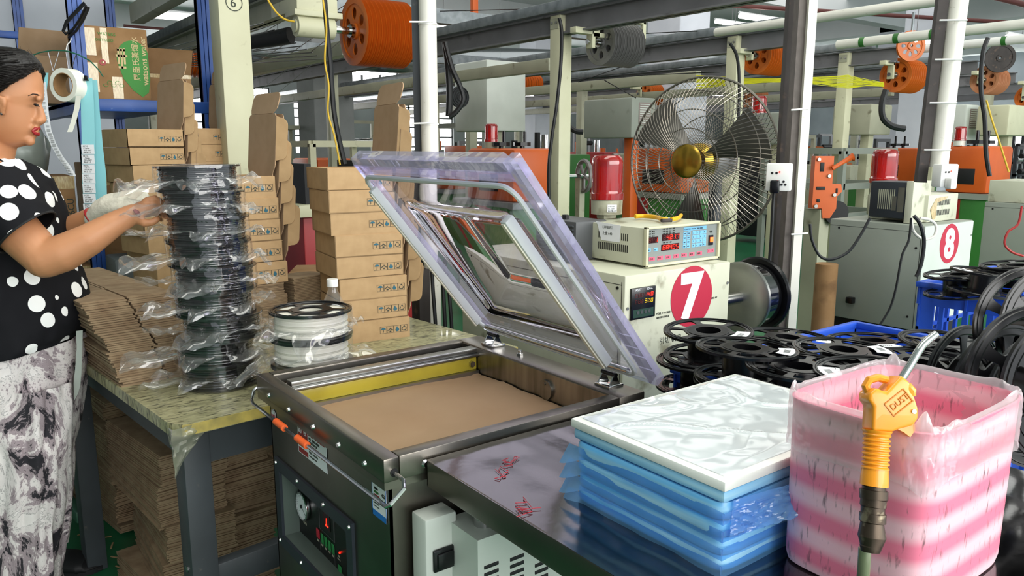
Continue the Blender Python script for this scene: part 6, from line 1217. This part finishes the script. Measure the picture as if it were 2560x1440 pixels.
# hoses behind box 7 and posts at the foot of the pole
for i,(x0_,x1_) in enumerate(((1078,1088),(1104,1112),(1118,1128))): pc('dark hose hanging left of cabinet 7, %s'%('leftmost','middle','rightmost of three')[i],[(x0_,640),(x0_+4,720),(x1_,800),(x1_+3,870)],2.75,.007)
single('dark_steel_leg',G().cbox(q1.x-.07,q1.x-.01,q1.y-.02,q1.y+.04,0,.95,.003),M['rust'],'dark steel leg at the foot of the PVC pipe','post')
# wood block and roll near cabinet 8
a=ph(2030,795,3.1); single('wooden_block',G().cbox(a.x-.05,a.x+.25,a.y,a.y+.2,.35,.44,.004),pm('block_wood','7c6a58',.8),'wooden block lying left of cabinet 8','block'); single('block_stand',G().box(a.x-.05,a.x+.25,a.y,a.y+.2,0,.348),M['blackmat'],'dark support under the wooden block','stand')
a=ph(2062,730,3.6); single('brown_paper_roll',G().cyl((a.x,a.y,.0),(a.x,a.y,.86),.05,seg=24),M['carddark'],'brown wrapped roll standing left of cabinet 8','roll')
# ---- background machine clutter: frames, tanks, motors along each line ----
K=[('water_tank','tank'),('gear_motor','motor'),('machine_cabinet','cabinet')]
cols=['grey','creamg','mwhite','tleg','blackmat','red','green','creamg']
pos_=('behind the nearer post','midway back','near the far wall','halfway to the columns')
for i,x in enumerate(LXS+[11.1,13,15]):
    for j,y in enumerate((6.6,9.9,11.4,13.6,15.6)):
        rr2=random.Random(i*31+j); h_=rr2.uniform(.75,1.35); w_=rr2.uniform(.35,.6); L_=rr2.uniform(.7,1.4); xx=x+rr2.uniform(0,.35)
        if not free(xx,y-.05,xx+w_,y+L_+.1): continue
        o=thing('line_machine','%s machine body %s of line %s counted from the left'%({'grey':'grey','creamg':'dull cream','mwhite':'white','tleg':'dark grey','blackmat':'black','red':'red','green':'green'}[cols[(i*3+j)%8]],('at the front','second back','third back','fourth back','at the back end')[j],('one','two','three','four','five','six','seven','eight')[i]),'machine',(xx,y,0),'background line machines')
        obj('body',G().cbox(xx,xx+w_,y,y+L_,.1,h_,.015),M[cols[(i*3+j)%8]],o); obj('feet',G().box(xx+.03,xx+.08,y+.03,y+.08,0,.1).box(xx+w_-.08,xx+w_-.03,y+.03,y+.08,0,.1).box(xx+.03,xx+.08,y+L_-.08,y+L_-.03,0,.1),M['blackmat'],o)
        for k in range(3): a=rr2.uniform(.06,w_-.06); b=rr2.uniform(.1,L_-.1); hh2=rr2.uniform(.08,.3); obj('top_fitting',G().cyl((xx+a,y+b,h_),(xx+a,y+b,h_+hh2),rr2.uniform(.02,.06),seg=12),M[rr2.choice(['chrome','blackmat','greyw','orangec'])],o)
        if rr2.random()<.5: obj('orange_guard',G().cbox(xx+.02,xx+w_-.02,y+.1,y+L_*.6,h_,h_+.2,.01),M['orangec'],o)
        obj('roller',G().cyl((xx-.05,y+L_+.05,h_-.05),(xx+w_+.05,y+L_+.05,h_-.05),.05),M['alu'],o)
fst=[]
for i in range(26):      # troughs, posts and far pulleys
    rr2=random.Random(900+i); x=rr2.uniform(6,20); y=rr2.uniform(5.0,15) ; 
    if x<10 and y<6: y+=3
    if not free(x,y-.1,x+.6,y+.1): continue
    o=thing('far_stand','distant grey stand with rollers, number %d deep in the hall'%i,'machine',(x,y,0),'distant stands deep in the hall'); fst.append((o,Vector((x,y,1))))
    h_=rr2.uniform(1.0,1.9); obj('uprights',G().box(x,x+.06,y,y+.06,0,h_).box(x+.5,x+.56,y,y+.06,0,h_).box(x,x+.56,y,y+.06,h_,h_+.06).box(x,x+.56,y,y+.06,h_*.6,h_*.6+.05),M[rr2.choice(['greyd','creamg','tleg'])],o)
    for k in range(2): obj('roller',G().cyl((x+.06,y-.05,h_*.6+.1+.3*k),(x+.5,y-.05,h_*.6+.1+.3*k),.05,seg=12),M[rr2.choice(['chrome','orange','blackmat'])],o)
number(fst,'distant stand with rollers deep in the hall, %s')
for i,x in enumerate((11.1,12.95,14.8)):
    g=G(); ibeam(g,x,4.3,16,2.17,2.31); single('overhead_beam',g,M['greyd'],'far overhead beam at the right, %s from the left'%('sixth','seventh','eighth')[i],'beam','overhead beams of the production lines')
    for y in (4.6,8.5): spost(x,y,2.17,'far right background post of line %s, %s'%(('six','seven','eight')[i],'nearer' if y<5 else 'farther'),.055,'creamg',brk=False)
    pulley('distant orange pulley of line %s deep in the hall'%('six','seven','eight')[i],x+.15,4.2,2.0,.15,.3,8,'orange')
# =================== WOMAN ===================
HD=2.03
def W(px,py,o=0): return ph(px,py,HD+o)
wo=thing('person','woman with tied back black hair in black polka dot top working at the table','person',(ph(40,700,HD).x,ph(40,700,HD).y,0))
g=G()
rows=[(126,18,-12,.012),(130,45,-40,.036),(142,70,-62,.054),(160,86,-74,.064),(185,97,-82,.071),(208,102,-86,.074),(230,103,-87,.075),(245,103,-86,.074),(254,100,-85,.073),(264,96,-83,.072),(276,95,-80,.071),(290,94,-77,.069),(304,93,-72,.066),(316,92,-66,.062),(328,90,-58,.057),(340,86,-46,.050),(350,83,-30,.042),(358,76,-12,.034),(365,60,0,.022),(369,45,12,.008)]
def headpt(r,t,off=0):
    py,f_,b_,hw=r; xc=(f_+b_)/2; a=(f_-b_)/2; c,s=math.cos(t),math.sin(t)
    x=xc+a*(math.copysign(abs(c)**.85,c)); w_=hw*s*(1-.20*max(0,c)-.05*max(0,-c))
    p=W(x,py); n=(_R*c+_H*s*.9); n=n.normalized() if n.length>0 else n
    return p+_H*w_+n*off,x
n=56; vs=[headpt(r,2*math.pi*k/n)[0] for r in rows for k in range(n)]
fs=[(j*n+k,(j+1)*n+k,(j+1)*n+(k+1)%n,j*n+(k+1)%n) for j in range(len(rows)-1) for k in range(n)]+[tuple(range(n)),tuple((len(rows)-1)*n+k for k in range(n))[::-1]]
g.add(vs,fs)
def cap(pts,rs,seg=20,flat=1.0):
    P=[Vector(p) for p in pts]; a=(P[1]-P[0]).normalized(); b=(P[-1]-P[-2]).normalized(); r0,r1=rs[0],rs[-1]
    pp=[P[0]-a*r0*.95,P[0]-a*r0*.75,P[0]-a*r0*.4]+P+[P[-1]+b*r1*.4,P[-1]+b*r1*.75,P[-1]+b*r1*.95]; rr=[r0*.25,r0*.66,r0*.92]+list(rs)+[r1*.92,r1*.66,r1*.25]
    g.tube(pp,rr,seg,flat=flat)
cap([W(98,262),W(103,282),W(106,298)],[.007,.0085,.0108],12); cap([W(97,305),W(104,303)],[.010,.0085],12); cap([W(95,303,-.012),W(99,302,-.011)],[.008,.007],10); cap([W(95,303,.012),W(99,302,.011)],[.008,.007],10)
cap([W(96,246,-.03),W(99,244,0),W(96,246,.03)],[.008,.008,.008],10)
cap([W(88,322,-.012),W(91,322,.012)],[.009,.009],10); cap([W(87,333,-.012),W(89,334,.012)],[.008,.008],10); cap([W(74,352,-.01),W(74,352,.01)],[.013,.013],12)
cap([W(10,255,-.074),W(8,272,-.072)],[.012,.010],12,.6); cap([W(14,246,-.078),W(0,242,-.082),W(-6,258,-.080),W(2,276,-.076),(W(8,284,-.073))],[.004,.005,.005,.005,.006],8)   # ear rim
cap([W(-5,320),W(-22,380),W(-40,430)],[.050,.053,.062],24)
cap([W(-60,440,.12),W(-45,450,.0),W(-35,468,-.14)],[.06,.075,.060],24)
cap([W(-45,470),W(-20,600),W(-5,760),W(0,900),W(0,980)],[.11,.125,.12,.13,.12],28)
cap([W(-32,470,-.15),W(30,565,-.185),W(112,646,-.20)],[.060,.054,.046],20)           # near upper arm
cap([W(112,646,-.20),W(160,632,-.192),W(225,598,-.175),W(285,560,-.15),W(330,536,-.125)],[.047,.045,.038,.030,.025],20)
cap([W(-40,480,.15),W(40,560,.17),W(110,612,.14)],[.055,.048,.040],20); cap([W(110,612,.14),W(180,572,.11),W(250,536,.08)],[.041,.036,.027],20)
# near hand: palm, four fingers gripping the bag, thumb from the side
cap([W(336,534,-.122),W(352,524,-.110),W(370,517,-.098)],[.026,.031,.030],18,.62)
for i,(y0,o,l) in enumerate(((498,-.112,1.0),(509,-.100,1.08),(520,-.090,1.0),(532,-.082,.82))):
    cap([W(366,y0+4,o),W(366+22*l,y0-2,o+.006),W(366+38*l,y0+6,o+.014),W(366+45*l,y0+17,o+.018)],[.0098,.0092,.0085,.0075],10)
cap([W(346,548,-.130),W(362,558,-.135),W(380,556,-.130),W(394,548,-.124)],[.0125,.011,.0095,.008],10)
# legs and feet
cap([W(-20,960,-.08),W(20,1180,-.09),W(30,1420,-.09)],[.085,.06,.045],20); cap([W(-10,960,.10),W(50,1180,.14),W(70,1360,.18)],[.085,.06,.045],20)
body=obj('body',g,M['skin'],wo)
md=body.modifiers.new('r','REMESH'); md.mode='VOXEL'; md.voxel_size=.0042; md=body.modifiers.new('s','SMOOTH'); md.factor=.5; md.iterations=4
dg=bpy.context.evaluated_depsgraph_get(); me=bpy.data.meshes.new_from_object(body.evaluated_get(dg)); me.polygons.foreach_set('use_smooth',[True]*len(me.polygons)); body.modifiers.clear(); body.data=me; me.materials.clear(); me.materials.append(M['skin'])
# hair shell
def hl(py):
    P=[(100,90),(150,96),(183,95),(205,76),(222,58),(240,40),(252,36),(262,20),(275,-20),(400,-30)]
    for (a,b),(c,d) in zip(P,P[1:]):
        if a<=py<=c: return b+(d-b)*(py-a)/(c-a)
    return -30
def rowat(py):
    py=max(126,min(py,369))
    for a,b in zip(rows,rows[1:]):
        if a[0]<=py<=b[0]: t=(py-a[0])/(b[0]-a[0]); return tuple(x+(y-x)*t for x,y in zip(a,b))
g=G(); NU,NV=150,60
def hair(u,v):
    py=126+(352-126)*v**1.15; t=2*math.pi*u; r=rowat(py); p,x=headpt(r,t); k=sm(-6,8,hl(py)-x+5*noise.noise((py*.06,t*4,0))); st=.0022*noise.noise((t*16,py*.02,1)); up=(1-v)**3*.008
    p,_x=headpt(r,t,-.012+k*(.021+st)+.008*(1 if x<0 else 0)*k); return p+_Z*(up*k)
g.grid(hair,NU,NV,wrap=True); g.f.append(tuple(range(NU))[::-1]); g.m.append(0)
obj('hair',g,M['hair'],wo,80); 
g=G(); r5=random.Random(5)
for i in range(70):
    py=r5.uniform(122,200); x0=r5.uniform(-60,min(70,hl(py)-28)); r=rowat(max(py,130)); 
    t=math.acos(max(-1,min(1,(x0-(r[1]+r[2])/2)/((r[1]-r[2])/2)))); 
    p1,_=headpt(r,-t,.010); d=_R*r5.uniform(-.04,-.02)+_Z*r5.uniform(-.02,.005); nn=(_H*-math.sin(t)+_R*math.cos(t)); g.tube([p1,p1+d*.5+nn*.004,p1+d+nn*.006*r5.random()],.0005,3)
for i in range(22): 
    a=r5.uniform(-10,85); p1=W(a,128+ (abs(a-30)/11)**1.6*.5); g.tube([p1,p1+_Z*r5.uniform(.004,.014)+_R*r5.uniform(-.012,.006)],.0004,3)
obj('loose_strands',g,M['hair'],wo,80,kind='stuff')
g=G()
for i in range(420):
    y0=r5.uniform(130,258); x=hl(y0)-2-r5.uniform(0,10) if i%2 else r5.uniform(-60,hl(y0)-6); pts=[]; py=y0; 
    for k in range(7):
        r=rowat(max(129,py)); q=(x-(r[1]+r[2])/2)/((r[1]-r[2])/2)
        if abs(q)>=.99: break
        p,_=headpt(r,-math.acos(q),.0115+.004*noise.noise((y0*.1,k*.6,i))+(.008 if x<0 else 0)); pts.append(p+_Z*((1-max(0,(py-126)/226)**.87)**3*.008)); x-=13; py+=2.5+ (y0-140)*.03+r5.uniform(-1,1)
    if len(pts)>2: g.tube(pts,[.0011]*(len(pts)-1)+[.0003],4)
obj('hair_strands',g,M['hair'],wo,80,kind='stuff')
# face
obj('eye',G().tube([W(85,260,-.036),W(90,262.5,-.030),W(95,262.5,-.022)],[.0014,.0042,.0018],8),M['eye'],wo); obj('eyelashes',G().tube([W(83,260.5,-.0395),W(90,264.5,-.034),W(96.5,265,-.023),W(99,267,-.021)],[.001,.002,.0018,.0005],5),M['eye'],wo)
obj('eyebrow',G().tube([W(70,240,-.053),W(82,235,-.046),W(92,236,-.036),W(99,240,-.024)],[.001,.0024,.0026,.0012],6,flat=.6),pm('eyebrow_dark','2b1c16',.9),wo)
obj('lips',G().tube([W(80,327,-.026),W(88,322.5,-.018),W(94,321,-.006),W(96,321,.004)],[.0015,.0045,.0058,.0058],10).tube([W(80,328,-.026),W(87,333,-.018),W(92,334.5,-.006),W(94,334.5,.004)],[.0015,.0048,.0064,.0064],10),M['lips'],wo,label='red painted lips')
obj('earring',G().tube([W(3,284,-.083),W(4,286,-.084)],.003,8),M['chrome'],wo,label='small stud earring')
obj('wrist_bruise',G().tube([W(335,524,-.1490),W(343,531,-.1478),W(350,540,-.1452)],[.006,.012,.005],14,flat=.45),M['bruise'],wo,label='dark red bruise on the wrist')
# top
def loft(rows_,fold=.008,seed=0,n=110,p=.85,sub=5,slope=0,o0=0,fr=7):
    out=[]; rr=rows_
    for i in range(len(rr)-1):
        for k in range(sub):
            t=k/sub; t2=t; out.append(tuple(a+(b-a)*t2 for a,b in zip(rr[i],rr[i+1])))
    out.append(rr[-1]); g=G()
    vs=[]
    for j,r in enumerate(out):
        for k in range(n):
            th=2*math.pi*k/n; c,s=math.cos(th),math.sin(th); f_,b_,hw=r[1],r[2],r[3]; oo=r[4] if len(r)>4 else 0; xc=(f_+b_)/2; a=(f_-b_)/2
            py=r[0]+slope*(j/(len(out)-1))**3*(-c); x=xc+a*math.copysign(abs(c)**p,c); q=fold*noise.noise((c*fr*.35+seed,s*fr*.35,j*.10))+fold*.4*noise.noise((c*fr+seed,s*fr,j*.22)); base=W(x,py,o0+oo)+_H*(hw*math.copysign(abs(s)**p,s))
            vs.append(base+(_R*c+_H*s)*q)
    m=len(out); g.add(vs,[(j*n+k,(j+1)*n+k,(j+1)*n+(k+1)%n,j*n+(k+1)%n) for j in range(m-1) for k in range(n)]); return g
g=loft([(392,10,-78,.060),(402,36,-92,.10),(425,58,-108,.155),(455,84,-128,.185),(490,106,-140,.195),(540,124,-145,.195),(590,138,-145,.19),(640,152,-142,.185),(700,172,-138,.19),(760,188,-136,.195),(810,200,-138,.20),(850,196,-140,.205),(872,190,-140,.205)],.012,1,slope=30)
ln_=len(g.v)
# sleeve
a0=W(-20,455,-.155); a1=W(28,530,-.185); a2=W(68,580,-.197); 
g.grid(lambda u,v:(lambda c,tv,rr_,q:c+(tv.cross(_H).normalized()*math.cos(6.2832*u)+_H*math.sin(6.2832*u))*(rr_+.004*noise.noise((u*9,v*5,3))))(a0.lerp(a1,min(1,v*2)) if v<.5 else a1.lerp(a2,v*2-1),(a2-a0).normalized(),.085-.012*v,0),50,24,wrap=True)
obj('polka_dot_top',g,M['dots'],wo,80)
g=G(); tv=(a2-a0).normalized(); e1=tv.cross(_H).normalized(); g.tube([a2+(e1*math.cos(k*math.pi/20)+_H*math.sin(k*math.pi/20))*.0735 for k in range(40)],.0028,6,closed=True); obj('sleeve_hem',g,M['blackmat'],wo)
# trousers
g=loft([(845,182,-135,.18),(900,186,-138,.185),(960,184,-136,.185),(1060,172,-124,.172),(1150,150,-100,.14)],.010,5,p=.8,fr=11)
g2=loft([(960,160,-110,.085,-.08),(1060,168,-112,.095,-.08),(1120,166,-96,.09,-.09),(1220,158,-78,.088,-.09),(1320,152,-60,.085,-.09),(1420,148,-52,.082,-.09),(1500,146,-46,.080,-.09)],.016,9,p=.8,fr=11); g3=loft([(960,164,-80,.08,.09),(1060,170,-70,.088,.10),(1120,172,-40,.088,.12),(1220,165,-20,.085,.15),(1300,160,0,.082,.18),(1375,152,12,.08,.22)],.014,3,p=.8,fr=11)
for q in (g2,g3): g.add(q.v,q.f)
obj('marbled_trousers',g,M['marble'],wo,80)
rb=[W(x,y,-.03) for x,y in ((190,828),(192,870),(188,920),(184,960),(186,1000))]; rc=[W(x,y,-.03) for x,y in ((206,826),(205,870),(203,930),(200,965),(194,985))]
g=G(); g.add(rb+rc+[p+_H*.002 for p in rb+rc],[(i,i+5,i+6,i+1) for i in range(4)]+[(10+i,11+i,16+i,15+i) for i in range(4)]); obj('pocket_ribbon',g,pm('ribbon_grey','a3aaa2',.8),wo,label='pale grey ribbon hanging at the hip')
# glove on the far hand
g=G()
cap([W(243,545,.08),W(262,526,.07),W(285,514,.06),(W(308,506,.052))],[.034,.041,.043,.036],20,.8)
for i,(y0,o,l) in enumerate(((484,.050,1.0),(492,.036,1.02),(501,.026,.95),(511,.018,.82))): cap([W(300,y0+8,o+.01),W(300+34*l,y0-2,o),W(300+62*l,y0-4+i*2,o-.006)],[.0135,.0125,.0105],10)
cap([W(280,525,.03),W(306,522,.012),W(330,518,.004)],[.015,.013,.011],10)
gl_=obj('knitted_glove',g,M['glove'],wo); md=gl_.modifiers.new('r','REMESH'); md.mode='VOXEL'; md.voxel_size=.004; md=gl_.modifiers.new('s','SMOOTH'); md.iterations=3
dg=bpy.context.evaluated_depsgraph_get(); me=bpy.data.meshes.new_from_object(gl_.evaluated_get(dg)); me.polygons.foreach_set('use_smooth',[True]*len(me.polygons)); gl_.modifiers.clear(); gl_.data=me; me.materials.clear(); me.materials.append(M['glove']); gl_['label']='off-white knitted cotton glove'
ax_=(W(262,526,.07)-W(243,545,.08)).normalized(); c=W(240,548,.082); e1=ax_.cross(_H).normalized(); obj('glove_cuff',G().tube([c+(e1*math.cos(k*math.pi/15)+_H*math.sin(k*math.pi/15))*.033 for k in range(30)],.004,6,closed=True),M['red'],gl_,label='red elastic cuff')
# clog shoes
def clog(tx,ty,back):
    tip=pz(tx,ty,0); g=G(); L_=.235
    def f(u,v):
        a=2*math.pi*u; x=-L_*.5; prof=[(0,1.0),(.25,1.03),(.55,1.0),(.8,.80),(.93,.5),(1.0,.12)]
        for (p,q),(r,s) in zip(prof,prof[1:]):
            if p<=v<=r: k=q+(s-q)*(v-p)/(r-p)
        hgt=.062*(1-.15*v)*k*(.75 if v>.8 else 1) if v>.12 else .05
        wd=.045*(1.12 if .3<v<.75 else 1)*min(1,(1-v)*4+.15)*(1.06)
        y=wd*math.cos(a); z=max(0,hgt*.5+hgt*.62*math.sin(a)); return tip+_R*(-L_+L_*v)+_H*(y+back)+_Z*(z+.002)
    g.grid(f,40,30,wrap=True); return g
o=obj('clog_shoe',clog(258,1425,0),M['blackmat'],wo); t_=pz(258,1425,0)
obj('clog_sole',G().prism([(-.235,-.043),(-.07,-.050),(-.02,-.03),(0,0),(-.02,.03),(-.07,.050),(-.235,.043)],0.001,.018,0,basis((t_.x,t_.y,0),_R,_H)@Matrix.Diagonal((1,1,1,1))),M['blackmat'],o)
obj('strap_rivet',G().cyl(t_-_R*.105-_H*.052+_Z*.03,t_-_R*.105-_H*.047+_Z*.03,.006),pm('rivet_green','2f6a50',.4),o)
